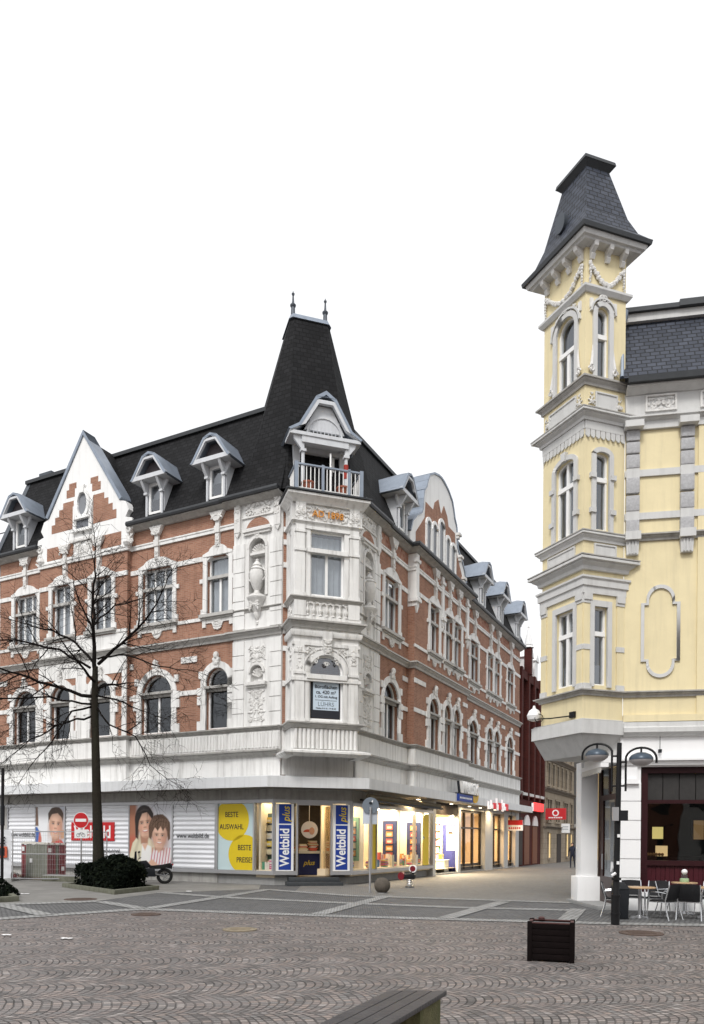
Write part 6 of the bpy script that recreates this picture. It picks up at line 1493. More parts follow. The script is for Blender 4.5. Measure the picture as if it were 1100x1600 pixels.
G_=thing('grey_shop_building','dark grey shop building beyond the stone building','building',FR(54,0,0)); m=MB(); m.box(FR,48.05,60,0,11,-8,.02); m.build('wall',M_plain('dark_grey_wall',(.12,.115,.11),.9,.15,3),G_,smooth=0); m=MB(); m.box(FR,48.05,60,3.2,3.5,-.01,.3); m.build('string_course',stone_dirty,G_)
for k in range(4): m=MB(); m.box(FR,49+k*2.6,50.6+k*2.6,.4,2.9,-.01,.04); m.build('shop_window',M_emit('lit_far_window2',(.8,.6,.3),.6),G_)
# neighbour at the left edge
Nb=thing('white_building','plain white building with a roof terrace at the left edge of the square','building',FL(24,0,-2)); m=MB(); m.box(FL,LEND+.06,30,0,17.2,-9,-1.6); m.build('wall',plaster_clean,Nb,smooth=0); m=MB(); m.box(FL,LEND+.05,30,15.7,16.1,-9,-.5); m.build('flat_roof',zinc_dark,Nb); m=MB(); m.box(FL,LEND+.05,30,15.2,15.69,-1.58,-.7); m.build('eaves_box',zinc,Nb)
m=MB()
for k in range(8): m.tube([FL(LEND+.1+k*1.4,17.2,-1.7),FL(LEND+.1+k*1.4,18.0,-1.7)],.03,6)
m.tube([FL(LEND+.1,18.0,-1.7),FL(30,18.0,-1.7)],.03,6); m.tube([FL(LEND+.1,17.5,-1.7),FL(30,17.5,-1.7)],.02,6); m.build('terrace_railing',dark_metal,Nb,split=False)

# ---------------------------------------------------------------- buildings on the side of the square behind the viewer (seen only in reflections)
for k,(x0,x1,y,h,c,lab) in enumerate(((-46,-17,-19,12.5,(.42,.37,.30),'beige plastered building behind the viewer, left of the gap'),(-17,11,-21,14.0,(.30,.14,.09),'brick building behind the viewer, facing the corner spire'),(11,40,-18,12.0,(.48,.45,.40),'pale building behind the viewer, facing the cafe'))):
    fb=F((x1,y),(-1,0),(0,1)); bb=thing('town_building',lab,'building',((x0+x1)/2,y,0)); w_=x1-x0
    MB().box(fb,0,w_,0,h,-8,0).build('wall',M_plain('rear_wall_%d'%k,c,.9,.1,3),bb,smooth=0); m=MB(); m.prism(F((x1,y),(0,-1),(1,0)),[(-.4,h),(3.5,h+4),(8.4,h)],-w_,0); m.build('roof',slate,bb,smooth=0)
    for z in (.6,4.6,8.0):
        for q in range(int(w_/2.6)): MB().box(fb,.8+q*2.6,2.0+q*2.6,z,z+(2.6 if z<1 else 2.0),-.02,.03).build('window',M_plain('dark_rear_glass',(.03,.032,.035),.1,.2,3),bb)

# ---------------------------------------------------------------- trees, beds
bark=M_plain('dark_wet_bark',(.030,.026,.020),.95,.35,14,spec=.1,bump=.8,streak=.4,streakcol=(.045,.055,.03)); twig_m=M_plain('twig_bark',(.011,.009,.008),.95,.2,10,spec=.1)
def tree(base):
    rnd=random.Random(21)
    t=thing('bare_tree','bare leafless tree with spreading twigs rising from the dark hedge','tree',base)
    bx,by=base[0],base[1]; V=Vector
    tp=[V((-9.06,by,0)),V((-9.1,by,1.5)),V((-9.17,by,3.2)),V((-9.22,by,4.8)),V((-9.3,by+.05,6.6)),V((-9.28,by+.05,8.0))]
    m=MB(); m.tube(tp,[.25,.19,.16,.145,.125,.095],12); m.blob(V((-9.06,by,.0)),(.34,.34,.35)); m.build('trunk',bark,t,split=False)
    c=MB(); cnt=[0]
    def grow(p,d,L,r,lev,droop):
        n=max(3,int(L/.3)); pts=[p]; rr=[r]; q=p.copy(); dd=d.normalized(); st=[]
        for i in range(n):
            dd=(dd+V((rnd.gauss(0,.10),rnd.gauss(0,.10),rnd.gauss(0,.09)))+V((0,0,droop*(i/n)))).normalized(); q=q+dd*L/n; pts.append(q.copy()); rr.append(r*(1-.72*(i+1)/n)); st.append((q.copy(),dd.copy(),rr[-1],(i+1)/n))
        c.tube(pts,rr,5 if r>.02 else 3,cap=False); cnt[0]+=1
        kids(st,L,lev,droop)
    def kids(st,L,lev,droop):
        if lev<=0: return
        for (q,dd,r,f) in st:
            if f<.18: continue
            for _ in range(2 if rnd.random()<(.6 if lev>1 else .35) else 1):
                if rnd.random()>(.92 if lev>1 else .85): continue
                side=V((rnd.gauss(0,1),rnd.gauss(0,1),rnd.gauss(0,.75))); side=(side-dd*side.dot(dd))
                if side.length<.1: continue
                nd=(dd*.75+side.normalized()*.8); L2=L*rnd.uniform(.3,.55)*(1.15-f*.45)
                grow(q,nd,max(.4,L2),max(.0068,min(r*.6,.026)),lev-1,droop*1.3-.03)
    def limb(pts,r0,r1,lev=2,droop=-.05):
        lev=lev+1
        P=[V((x,by+dy,z)) for x,z,dy in pts]; Q=[]
        for a,b in zip(P,P[1:]):
            k=max(2,int((b-a).length/.32))
            for i in range(k): Q.append(a+(b-a)*i/k+V((rnd.gauss(0,.025),rnd.gauss(0,.03),rnd.gauss(0,.025))))
        Q.append(P[-1]); n=len(Q); r0*=.78; rr=[r0+(r1-r0)*i/(n-1) for i in range(n)]; c.tube(Q,rr,6,cap=False)
        L=sum((b-a).length for a,b in zip(Q,Q[1:])); st=[(Q[i],(Q[i]-Q[i-1]).normalized(),rr[i],i/(n-1)) for i in range(1,n)]
        kids(st,min(L,3.6),lev,droop)
        grow(Q[-1],(Q[-1]-Q[-2]),1.3,r1,2,droop)
    limb([(-9.28,7.7,0),(-9.35,9.4,.05),(-9.4,10.6,.1),(-9.3,12.3,.0)],.11,.018,2,.03)
    limb([(-9.2,8.1,0),(-8.2,8.75,-.3),(-7.3,9.5,-.6),(-6.7,10.3,-.9)],.085,.022,2)
    limb([(-9.2,8.3,0),(-8.0,8.3,-.6),(-6.7,7.75,-1.1),(-5.3,7.5,-1.5)],.05,.012,2,-.05)
    limb([(-9.35,6.9,0),(-10.4,7.1,-.3),(-11.6,7.5,-.8),(-12.9,7.9,-1.2)],.085,.02,2)
    limb([(-9.35,8.2,0),(-10.1,8.9,.3),(-11.0,9.4,.5),(-12.4,9.8,.8)],.07,.016,2)
    limb([(-9.4,7.9,0),(-10.3,8.4,-.6),(-11.6,8.6,-1.3),(-13.2,8.3,-2)],.06,.015,2)
    limb([(-9.3,9.5,0),(-8.5,10.1,-.2),(-7.6,10.5,.1),(-7.0,11.1,.3)],.05,.012,2,.0)
    limb([(-9.32,9.2,0),(-9.9,10.2,.3),(-10.3,11.2,.6)],.05,.014,2,.02)
    limb([(-9.35,6.5,0),(-9.9,6.3,-.5),(-10.4,5.2,-.9),(-11.1,4.2,-1.2)],.05,.012,2,-.12)
    limb([(-9.2,6.5,0),(-8.7,5.9,-.3),(-7.6,5.4,-.7),(-7.0,4.4,-.9),(-6.4,3.9,-1.0)],.045,.010,2,-.12)
    limb([(-9.2,6.9,0),(-8.4,6.8,.5),(-7.6,6.5,1.0)],.045,.014,2,-.06)
    limb([(-9.3,7.4,0),(-9.5,7.9,-1.0),(-9.6,8.3,-2.2)],.07,.02,2); limb([(-9.3,7.2,0),(-9.0,7.6,1.1),(-8.7,7.9,2.4)],.07,.02,2)
    limb([(-9.3,8.8,0),(-9.1,9.8,-.9),(-8.8,10.5,-1.5)],.05,.014,2); limb([(-9.35,6.2,0),(-10.6,6.0,.4),(-11.8,5.4,.6),(-12.8,4.6,.6)],.055,.012,2,-.1)
    limb([(-9.35,6.6,0),(-10.5,6.7,-.9),(-12.2,6.5,-1.6),(-13.6,5.8,-2)],.05,.012,2,-.1)
    c.build('crown',twig_m,t,smooth=60,split=False); return cnt[0],len(c.f)
print('tree',tree((-9.06,26.8,0)))
leaf_dark=M_plain('dark_hedge_leaf',(.006,.009,.006),.8,.5,9,spec=.06); leaf_mid=M_plain('olive_hedge_leaf',(.013,.018,.010),.8,.4,9,spec=.06); mossy=M_plain('mossy_kerb',(.15,.15,.115),.9,.3,8,bump=.4,streak=.5,streakcol=(.05,.065,.03)); earth=M_plain('bed_earth',(.022,.018,.014),.95,.3,8)
def hedge(name,lab,base,shape,n,seed):
    r=random.Random(seed); t=thing(name,lab,'hedge',base); m=MB()
    for k in range(n):
        x,y,z=shape(r); s_=r.uniform(.035,.085); m.m=1 if r.random()<.25 else 0
        a=Vector((r.gauss(0,1),r.gauss(0,1),r.gauss(0,.7))).normalized(); b=a.orthogonal().normalized(); b.rotate(Matrix.Rotation(r.uniform(0,6.3),3,a)); c_=a.cross(b)
        p=Vector((x,y,z)); m.add([p-b*s_,p-c_*s_*.45,p+b*s_,p+c_*s_*.45],[(0,1,2,3)])
    m.build('foliage',[leaf_dark,leaf_mid],t,smooth=0,split=False); s2=MB()
    for k in range(26):
        x,y,z=shape(r); s2.tube([(x*.6+base[0]*.4,y*.6+base[1]*.4,.05),(x,y,max(.2,z))],[.02,.008],4)
    s2.build('stem',twig_m,t,split=False); return t
BP=[(-10.7,27.6),(-7.65,24.1),(-6.85,26.6),(-9.6,29.8)]
def inpoly(x,y,P):
    c=False
    for (x1,y1),(x2,y2) in zip(P,P[1:]+P[:1]):
        if (y1>y)!=(y2>y) and x<(x2-x1)*(y-y1)/(y2-y1)+x1: c=not c
    return c
bc=Vector((sum(p[0] for p in BP)/4,sum(p[1] for p in BP)/4))
def bedshape(r):
    while True:
        x,y=r.uniform(-10.8,-6.7),r.uniform(24,30)
        if not inpoly(bc.x+(x-bc.x)*1.3,bc.y+(y-bc.y)*1.2,BP): continue
        e=min(1,max(.0,1-((x-bc.x)**2/5.5+(y-bc.y)**2/9)))
        top=.5+.42*e+.1*math.sin(x*3.1+y*1.7)+.1*math.sin(x*9-y*7)+.35*math.exp(-((x+8.4)**2+(y-26.2)**2)/.35)
        return x,y,top*(1-r.random()**2.2*.95)
def kerb(P,name,lab,closed=True):
    t=thing(name,lab,'kerb',(P[0][0],P[0][1],0)); m=MB(); path=P+([P[0],P[1]] if closed else [])
    # mitred ring
    n=len(P); c=Vector((sum(p[0] for p in P)/n,sum(p[1] for p in P)/n)); inn=[(c.x+(p[0]-c.x)*.9,c.y+(p[1]-c.y)*.9) for p in P]
    for i in range(n if closed else n-1):
        j=(i+1)%n; a,b,d,e=P[i],P[j],inn[j],inn[i]; m.hull([(q[0],q[1],0) for q in (a,b,d,e)],[(q[0],q[1],.16) for q in (a,b,d,e)])
    m.build('kerb_stone',mossy,t,bevel=.015,split=False); e=MB(); e.poly([(q[0],q[1],.09) for q in inn]); e.build('soil',earth,t); return t
kerb(BP,'planting_bed','low mossy kerb round the planting bed at the foot of the bare tree')
hedge('hedge','low dark hedge filling the kerbed bed below the bare tree',(bc.x,bc.y,0),bedshape,16000,3)
BP2=[(-14.6,21.2),(-9.75,20.95),(-9.5,21.35),(-10.6,23.2),(-14.6,23.4)]
kerb(BP2,'planting_bed','low mossy kerb of the second planting bed at the left edge')
def bed2(r):
    while True:
        x,y=r.uniform(-14.4,-10.2),r.uniform(21.4,23)
        top=.52+.08*math.sin(x*4)+.08*math.sin(y*6+x*2); top*=min(1,(-10.15-x)*1.1+.3)
        return x,y,top*(1-r.random()**2.2*.95)
hedge('hedge','dark hedge at the left edge of the square in front of the construction fence',(-12.3,22.2,0),bed2,9000,8)
t=thing('kerb_wall','low beige kerb between the wrapped pallet and the hedge','kerb',(-12,31.2,0)); m=MB(); m.hull([(-13.0,31.3,0),(-9.6,30.0,0),(-9.4,30.4,0),(-12.8,31.8,0)],[(-13.0,31.3,.24),(-9.6,30.0,.24),(-9.4,30.4,.24),(-12.8,31.8,.24)]); m.build('kerb_stone',mossy,t,bevel=.015); m=MB(); m.hull([(-13.0,31.3,.24),(-9.6,30.0,.24),(-9.4,30.4,.24),(-12.8,31.8,.24)],[(-12.9,31.35,.27),(-9.6,30.05,.27),(-9.45,30.38,.27),(-12.8,31.75,.27)]); m.build('kerb_top',concrete,t)

# ---------------------------------------------------------------- street furniture
# double street lamp
t=thing('street_lamp','black street lamp with two oval lamp heads under hooped arms beside the cafe','street lamp',(5.89,16.67,0))
tilt=.0095; lx=lambda z:5.89+z*tilt*1.6
m=MB(); m.tube([(lx(0),16.67,0),(lx(0),16.67,.62)],.092,14); m.tube([(lx(.62),16.67,.62),(lx(.7),16.67,.7),(lx(2),16.67,2),(lx(4.06),16.67,4.06)],[.09,.07,.066,.052],14)
for z in (.22,.62,1.0): m.tube([(lx(z),16.67,z),(lx(z),16.67,z+.05)],.105,14)
m.build('lamp_post',black_metal,t,split=False)
lamp_top=M_plain('lamp_blue_grey_hood',(.055,.075,.10),.35,.1,6,metal=.2); lamp_bowl=M_plain('lamp_bowl_plastic',(.45,.43,.43),.4,.05,6)
for sg,yy,zc in ((-1,17.05,3.82),(1,16.35,3.68)):
    xc=lx(3.7)+sg*.4; xi=lx(3.5)+sg*.13; dy=(yy-16.67); m=MB()
    pts=[(xi,16.67+dy*.2,2.98),(xi,16.67+dy*.2,zc)]+[(xc+sg*(-.28*math.cos(a)),16.67+dy*(.2+.8*(1-math.cos(a))/2*1.25),zc+.25*math.sin(a)) for a in [i*math.pi/12 for i in range(1,13)]]+[(xc+sg*.28,16.67+dy*1.2,zc-.1)]
    m.tube(pts,.025,8); m.tube([(lx(zc-.05),16.67,zc-.05),(xi,16.67+dy*.2,zc-.05)],.022,8); m.tube([(lx(3.1),16.67,3.1),(xi,16.67+dy*.2,3.1)],.022,8); m.tube([(xc,yy-dy*.25,zc+.24),(xc,yy-dy*.25,zc+.12)],.022,8); m.build('hooped_arm',black_metal,t,split=False)
    h=MB(); h.lathe((xc,yy-dy*.25,zc),[(.255,-.02),(.25,.03),(.2,.09),(.1,.135),(.03,.145)],20); lh=h.build('lamp_hood',lamp_top,t); b_=MB(); b_.lathe((xc,yy-dy*.25,zc),[(.25,-.022),(.235,-.06),(.17,-.12),(.08,-.15),(.01,-.155)],20); b_.build('lamp_bowl',lamp_bowl,lh)
m=MB(); m.box(F((lx(2.35)-.16,16.56),(1,0)),0,.14,2.32,2.62,-.02,.02); m.build('grey_plate',aluminium,t); m=MB(); m.box(F((lx(2.35)+.02,16.55),(1,0)),-.02,.16,2.32,2.55,-.02,.02); m.build('notice_plate',dark_metal,t)
for z in (1.95,1.35): m=MB(); m.box(F((lx(z)-.03,16.58),(1,0)),0,.06,z,z+.07,-.005,.005); m.build('sticker',white_s,t)
m=MB(); m.tube([(lx(.9)-.14,16.56,1.1),(lx(.9)-.05,16.56,1.16)],.03,5); m.build('paper_tag',white_s,t)
# litter bin
t=thing('litter_bin','dark rectangular litter bin with sloping lid standing behind the street lamp','litter bin',(6.45,17.95,0)); m=MB(); m.hull([(6.32,17.8,.03),(6.6,17.8,.03),(6.6,18.12,.03),(6.32,18.12,.03)],[(6.3,17.78,.72),(6.62,17.78,.72),(6.62,18.14,.72),(6.3,18.14,.72)]); m.build('bin_body',dark_metal,t,bevel=.01); m=MB(); m.hull([(6.28,17.76,.725),(6.64,17.76,.725),(6.64,18.16,.725),(6.28,18.16,.725)],[(6.3,17.8,.76),(6.62,17.8,.76),(6.6,18.1,.88),(6.32,18.1,.88)]); m.build('bin_lid',dark_metal,t,bevel=.008)
m=MB(); m.xyz(6.3,6.62,17.8,18.1,0,.03); m.build('bin_foot',black_metal,t)
# cafe tables and chairs
wood_t=M_plain('pale_table_wood',(.48,.33,.19),.4,.12,7); weave=M_plain('black_woven_back',(.012,.012,.014),.6,.3,30,bump=.5); alu=M_plain('chair_aluminium',(.66,.67,.69),.25,.05,9,metal=.85)
def table(x,y,h,r,lab):
    t=thing('cafe_table',lab,'table',(x,y,0),'round tables outside the cafe'); MB().lathe((x,y,h-.035),[(r-.02,0),(r,.01),(r,.03),(r-.01,.036)],32).build('tabletop',wood_t,t); MB().tube([(x,y,.03),(x,y,h-.034)],.035,12).build('pedestal',steel,t); m=MB(); 
    for k in range(4): a=k*math.pi/2+.4; m.hull([(x+.03*math.sin(a),y-.03*math.cos(a),0),(x-.03*math.sin(a),y+.03*math.cos(a),0),(x+.27*math.cos(a)-.02*math.sin(a),y+.27*math.sin(a)+.02*math.cos(a),0),(x+.27*math.cos(a)+.02*math.sin(a),y+.27*math.sin(a)-.02*math.cos(a),0)],[(x+.03*math.sin(a),y-.03*math.cos(a),.06),(x-.03*math.sin(a),y+.03*math.cos(a),.06),(x+.27*math.cos(a)-.02*math.sin(a),y+.27*math.sin(a)+.02*math.cos(a),.03),(x+.27*math.cos(a)+.02*math.sin(a),y+.27*math.sin(a)-.02*math.cos(a),.03)])
    m.lathe((x,y,.0),[(.09,0),(.08,.05),(.05,.07)],12); m.build('foot',steel,t,split=False); return t
table(7.02,18.2,.76,.37,'round wooden cafe table between the litter bin and the two front chairs'); table(8.72,18.35,.76,.37,'round wooden cafe table cut by the right edge'); table(8.62,19.35,.82,.32,'small round cafe table with a menu stand close to the cafe window')
t=thing('menu_stand','green and white menu stand on the small cafe table by the window','menu stand',(8.62,19.35,.82)); m=MB(); m.lathe((8.62,19.35,.822),[(.1,0),(.11,.02),(.11,.09),(.09,.1)],14); m.build('green_base',M_plain('pale_green_plastic',(.36,.50,.30),.5,.1,6),t); m=MB(); m.lathe((8.62,19.35,.925),[(.085,0),(.085,.08),(.05,.1)],14); m.build('clear_middle',M_glass('clear_plastic',(.85,.9,.85),.1),t); m=MB(); m.blob((8.62,19.35,1.09),(.075,.075,.07),n=12,m=8); m.build('round_top',white_s,t)
def make_chair(lab):
    t=thing('cafe_chair',lab,'chair',(0,0,0),'black woven chairs outside the cafe')   # faces +Y
    m=MB(); n=6; g=[]
    for j in range(n+1):
        z=.47+.39*j/n; y=-.2-.11*j/n-.02*math.sin(j/n*math.pi); 
        for i in range(7): u=-.235+.47*i/6; g.append((u,y-.035*(1-((i-3)/3)**2),z+(-.015*((i-3)/3)**2 if j==n else 0)))
    vs=g+[(a,b-.018,c) for a,b,c in g]; fs=[]; N_=len(g)
    for j in range(n):
        for i in range(6): q=j*7+i; fs.append((q,q+1,q+8,q+7)); fs.append((N_+q,N_+q+7,N_+q+8,N_+q+1))
    for j in range(n): fs.append((j*7,j*7+7,N_+j*7+7,N_+j*7)); fs.append((j*7+6,N_+j*7+6,N_+j*7+13,j*7+13))
    for i in range(6): fs.append((i,N_+i,N_+i+1,i+1)); q=n*7+i; fs.append((q,q+1,N_+q+1,N_+q))
    m.add(vs,fs); m.build('backrest',weave,t)
    m=MB(); m.hull([(-.22,-.22,.435),(.22,-.22,.435),(.23,.22,.43),(-.23,.22,.43)],[(-.23,-.23,.462),(.23,-.23,.462),(.24,.23,.468),(-.24,.23,.468)]); m.build('seat',weave,t,bevel=.008)
    for sg in (-1,1):
        x=.27*sg
        MB().tube([(x,.27,0),(x*.98,.24,.3),(x*.97,.21,.6),(x,.15,.655),(x,-.05,.66),(x*.97,-.24,.64)],.014,8).build('armrest',alu,t)
        MB().tube([(x*1.02,-.33,0),(x*.98,-.25,.25),(x*.93,-.215,.47),(x*.92,-.27,.66),(x*.9,-.325,.85)],.014,8).build('leg',alu,t)
    m=MB(); m.tube([(-.26,.225,.425),(.26,.225,.425)],.012,6); m.tube([(-.255,-.22,.425),(.255,-.22,.425)],.012,6); m.tube([(-.26,.225,.425),(-.25,-.22,.425)],.012,6); m.tube([(.26,.225,.425),(.25,-.22,.425)],.012,6); m.build('seat_frame',alu,t,split=False)
    return t
ch0=make_chair('black woven cafe chair with its back to the square, left of the two in front')
def rz(dx,dy): return math.atan2(-dx,dy)
ch0.location=(7.5,17.95,0); ch0.rotation_euler=(0,0,rz(-.55,.85))
for x,y,dx,dy,lab in ((8.12,17.95,.45,.9,'black woven cafe chair with its back to the square, right of the two in front'),(6.55,18.55,.9,-.35,'black woven cafe chair half hidden behind the litter bin'),(7.75,18.95,-.5,-.85,'black woven cafe chair facing the square behind the first front chair'),(8.2,19.1,.6,-.8,'black woven cafe chair facing the square, nearest the menu stand'),(7.25,19.25,-.2,-1,'black woven cafe chair against the cafe window left of the small table'),(9.1,19.0,-.7,-.7,'black woven cafe chair at the right edge near the window'),(8.75,17.7,-.1,.95,'black woven cafe chair cut by the right edge beside the table')):
    dup(ch0,(x,y,0),rz(dx,dy),lab)
# wooden planter box
t=thing('planter_box','dark brown wooden planter box with corner posts standing on the cobbles','planter',(3.1,11.7,0)); ax=Vector((.955,-.297)); ay=Vector((.297,.955)); pc=Vector((3.05,11.42))+ay*.27; pcol=[wood_dark]
W2,D2=.34,.27; hh=.60
def at2(u,v): q=pc+ax*u+ay*v; return (q.x,q.y)
m=MB()
for k in range(6): 
    z=.03+k*.095
    for v in (-D2+.02,D2-.02): m.obox(at2(0,v),ax,2*W2-.06,.025,z,z+.088)
    for u in (-W2+.02,W2-.02): m.obox(at2(u,0),ay,2*D2-.06,.025,z,z+.088)
m.build('side_board',wood_dark,t,bevel=.004,split=False)
for u in (-W2+.025,W2-.025):
    for v in (-D2+.025,D2-.025): m=MB(); m.obox(at2(u,v),ax,.07,.07,0,hh+.015); m.build('corner_post',wood_dark,t,bevel=.005)
m=MB(); 
for v in (-D2+.03,D2-.03): m.obox(at2(0,v),ax,2*W2-.12,.05,.585,.605)
for u in (-W2+.03,W2-.03): m.obox(at2(u,0),ay,2*D2-.12,.05,.585,.605)
m.build('top_rim',M_plain('worn_red_brown_rim',(.075,.032,.030),.5,.3,9),t,bevel=.004,split=False); m=MB(); m.obox(at2(0,0),ax,2*W2-.1,2*D2-.1,.5,.57); m.build('grey_fill',M_plain('grey_gravel_fill',(.20,.20,.205),.9,.4,30,bump=.8),t)
m=MB(); m.lathe(at2(-.16,.2)+(.6,),[(.05,0),(.055,.03),(.03,.05)],10); m.build('handle_knob',M_plain('worn_red_brown_rim',(.1,.03,.03)),t)
# foreground bench
t=thing('park_bench','dark slatted bench top on mossy concrete block in the foreground','bench',(.5,6.2,0)); pd=Vector((-.42,-.907)).normalized(); board=M_plain('weathered_dark_board',(.060,.056,.057),.55,.3,5,bump=.4,streak=.2,streakcol=(.16,.15,.15)); mossc=M_plain('mossy_concrete_block',(.13,.12,.06),.9,.35,7,bump=.5,streak=.8,streakcol=(.05,.075,.02))
for k in range(4):
    x0=.36+k*.1365; x1=x0+.128; y=6.97-.0*k; m=MB(); L=2.1
    a=[(x0,y),(x1,y),(x1+pd.x*L,y+pd.y*L),(x0+pd.x*L,y+pd.y*L)]; m.hull([(p[0],p[1],.405) for p in a],[(p[0],p[1],.45) for p in a]); m.build('bench_plank',board,t,bevel=.007)
def blk(s0,s1,w0,w1,z0,z1):
    P=lambda w,s: (.36+w+pd.x*s,6.97+pd.y*s); q=[P(w0,s0),P(w1,s0),P(w1,s1),P(w0,s1)]; return [(p[0],p[1],z0) for p in q],[(p[0],p[1],z1) for p in q]
m=MB(); m.hull(*blk(.06,.62,.04,.50,0,.402)); m.build('bench_block',mossc,t,bevel=.01); m=MB(); m.hull(*blk(1.5,2.0,.04,.50,0,.402)); m.build('bench_block',mossc,t,bevel=.01)
# stone ball
t=thing('stone_ball','round brown stone ball bollard beside the round traffic sign','bollard',(1.06,25.85,0)); ball_m=M_plain('weathered_ball_stone',(.10,.085,.07),.9,.4,6,bump=.6,streak=.3); m=MB(); m.blob((1.06,25.85,.275),(.28,.28,.28),n=32,m=20); m.build('ball',ball_m,t); m=MB(); m.lathe((1.06,25.85,.0),[(.17,0),(.16,.03),(.12,.04)],18); m.build('foot_ring',concrete,t)
# back of the round traffic sign
t=thing('traffic_sign','grey back of a round traffic sign with two angled plates on a pole','traffic sign',(.64,26.1,0)); back=M_plain('sign_back_grey',(.17,.20,.235),.5,.08,5,metal=.2); plate_m=M_plain('pale_sign_plate',(.50,.54,.60),.5,.06,5)
m=MB(); m.tube([(.64,26.1,0),(.64,26.1,3.0)],.035,10); m.build('sign_pole',aluminium,t); sf=F((.64,26.16),(1,0.02)); m=MB(); m.prism(sf,[(.29*math.cos(i*math.pi/16),3.05+.29*math.sin(i*math.pi/16)) for i in range(32)],-.012,.0); m.build('sign_disc',back,t); m=MB(); m.box(sf,-.05,.05,2.85,2.9,0,.05); m.box(sf,-.05,.05,3.12,3.17,0,.05); m.build('clamp',dark_metal,t)
for sg in (-1,1): m=MB(); m.prism(F((.64,26.16),(1,.3*sg)),[(sg*.02,2.78),(sg*.28,2.9),(sg*.28,2.4),(sg*.02,2.4)],-.03,-.02); m.build('sign_plate',plate_m,t)
m=MB(); m.prism(sf,[(.03,3.2),(.09,3.26),(.08,3.18),(.05,3.15)],.001,.004); m.build('sticker',white_s,t)
# no entry sign
t=thing('traffic_sign','red and white no entry sign with a small white plate below, left of the tree','traffic sign',(-9.95,27.6,0)); nx,ny=-9.95,27.4; sf=F((nx,ny),(1,-.15)); m=MB(); m.tube([(nx,ny+.05,0),(nx,ny+.05,2.75)],.032,8); m.build('sign_pole',aluminium,t)
zc=2.48; dk=lambda r:[(r*math.cos(i*math.pi/16),zc+r*math.sin(i*math.pi/16)) for i in range(32)]
m=MB(); m.prism(sf,dk(.3),-.02,.0); d_=m.build('sign_disc',white_s,t); m=MB(); m.prism(sf,dk(.28),.0,.004); m.build('red_field',red_s,d_); m=MB(); m.box(sf,-.21,.21,zc-.055,zc+.055,.004,.008); m.build('white_bar',white_s,d_)
m=MB(); m.box(sf,-.25,.25,1.82,2.14,-.02,.0); p_=m.build('sign_plate',white_s,t); m=MB()
for q in (-.1,.1): m.strip_prism(sf,arc(q,1.93,.055,0,2*math.pi,12),arc(q,1.93,.07,0,2*math.pi,12),.0,.003)
m.tube([sf(-.1,1.93,.003),sf(-.02,2.02,.003),sf(.08,2.02,.003),sf(.1,1.93,.003)],.008,4); m.tube([sf(-.02,2.02,.003),sf(.02,1.93,.003)],.008,4); m.build('bicycle_symbol',ink,p_,split=False)
# spring rider
t=thing('spring_rider','small red and black playground spring rider with a white ringed head on a white coil','spring rider',(2.26,29.1,0)); sx,sy=2.26,29.1; m=MB(); m.tube([(sx+.13*math.cos(a),sy+.13*math.sin(a),.06+a*.0105) for a in [i*.35 for i in range(72)]],.016,6); m.build('spring',steel,t); rf_=F((sx,sy),(.95,-.3)); m=MB(); m.lathe((sx,sy,0),[(.17,0),(.17,.05),(.1,.07)],14); m.build('base_plate',zinc_dark,t)
m=MB(); m.prism(rf_,[(-.26,.34),(.2,.34),(.24,.5),(.08,.55),(-.2,.52)],-.12,.12); m.build('saddle_body',black_metal,t,bevel=.02); m=MB(); m.prism(rf_,[(-.32+.13*math.cos(i*.52),.45+.16*math.sin(i*.52)) for i in range(12)],-.14,.14); m.build('red_rear',M_plain('dark_red_plastic',(.17,.012,.02),.4,.1,6),t); m=MB(); m.prism(rf_,[(.14+.11*math.cos(i*.52),.74+.12*math.sin(i*.52)) for i in range(12)],-.1,.1); m.build('red_head',M_plain('dark_red_plastic',(.17,.012,.02),.4,.1,6),t); m=MB(); m.strip_prism(rf_,arc(.14,.74,.115,0,2*math.pi,16),arc(.14,.74,.15,0,2*math.pi,16),-.04,.11); m.build('white_ring',white_s,t,split=False); m=MB(); m.tube([rf_(.12,.5,0),rf_(.14,.7,0)],.05,6); m.tube([rf_(.1,.62,-.2),rf_(.1,.62,.2)],.02,6); m.build('handle',black_metal,t,split=False)
# motor scooter
t=thing('motorcycle','dark motorcycle with a white number plate parked between the hedge and the shop front','motorcycle',(-7.9,30.3,0)); hd=Vector((-.93,-.20)).normalized(); mf=F((-7.55,30.15),hd,(hd.y,-hd.x)) 
if mf.N.y>0: mf=F((-7.55,30.15),hd,(-mf.N.x,-mf.N.y))
rubber=M_plain('tyre_rubber',(.012,.012,.012),.85,.2,9); bikep=M_plain('black_bike_paint',(.012,.013,.017),.25,.1,6)
for u in (0,1.3):
    m=MB(); m.tube([mf(u+.26*math.cos(a),.32+.26*math.sin(a),0) for a in [i*math.pi/12 for i in range(25)]],.065,8,cap=False); w=m.build('wheel',rubber,t); m=MB(); m.tube([mf(u,.32,-.06),mf(u,.32,.06)],.06,8)
    for k in range(5): a=k*1.257; m.tube([mf(u,.32,0),mf(u+.22*math.cos(a),.32+.22*math.sin(a),0)],.018,5)
    m.build('rim',steel,w,split=False)
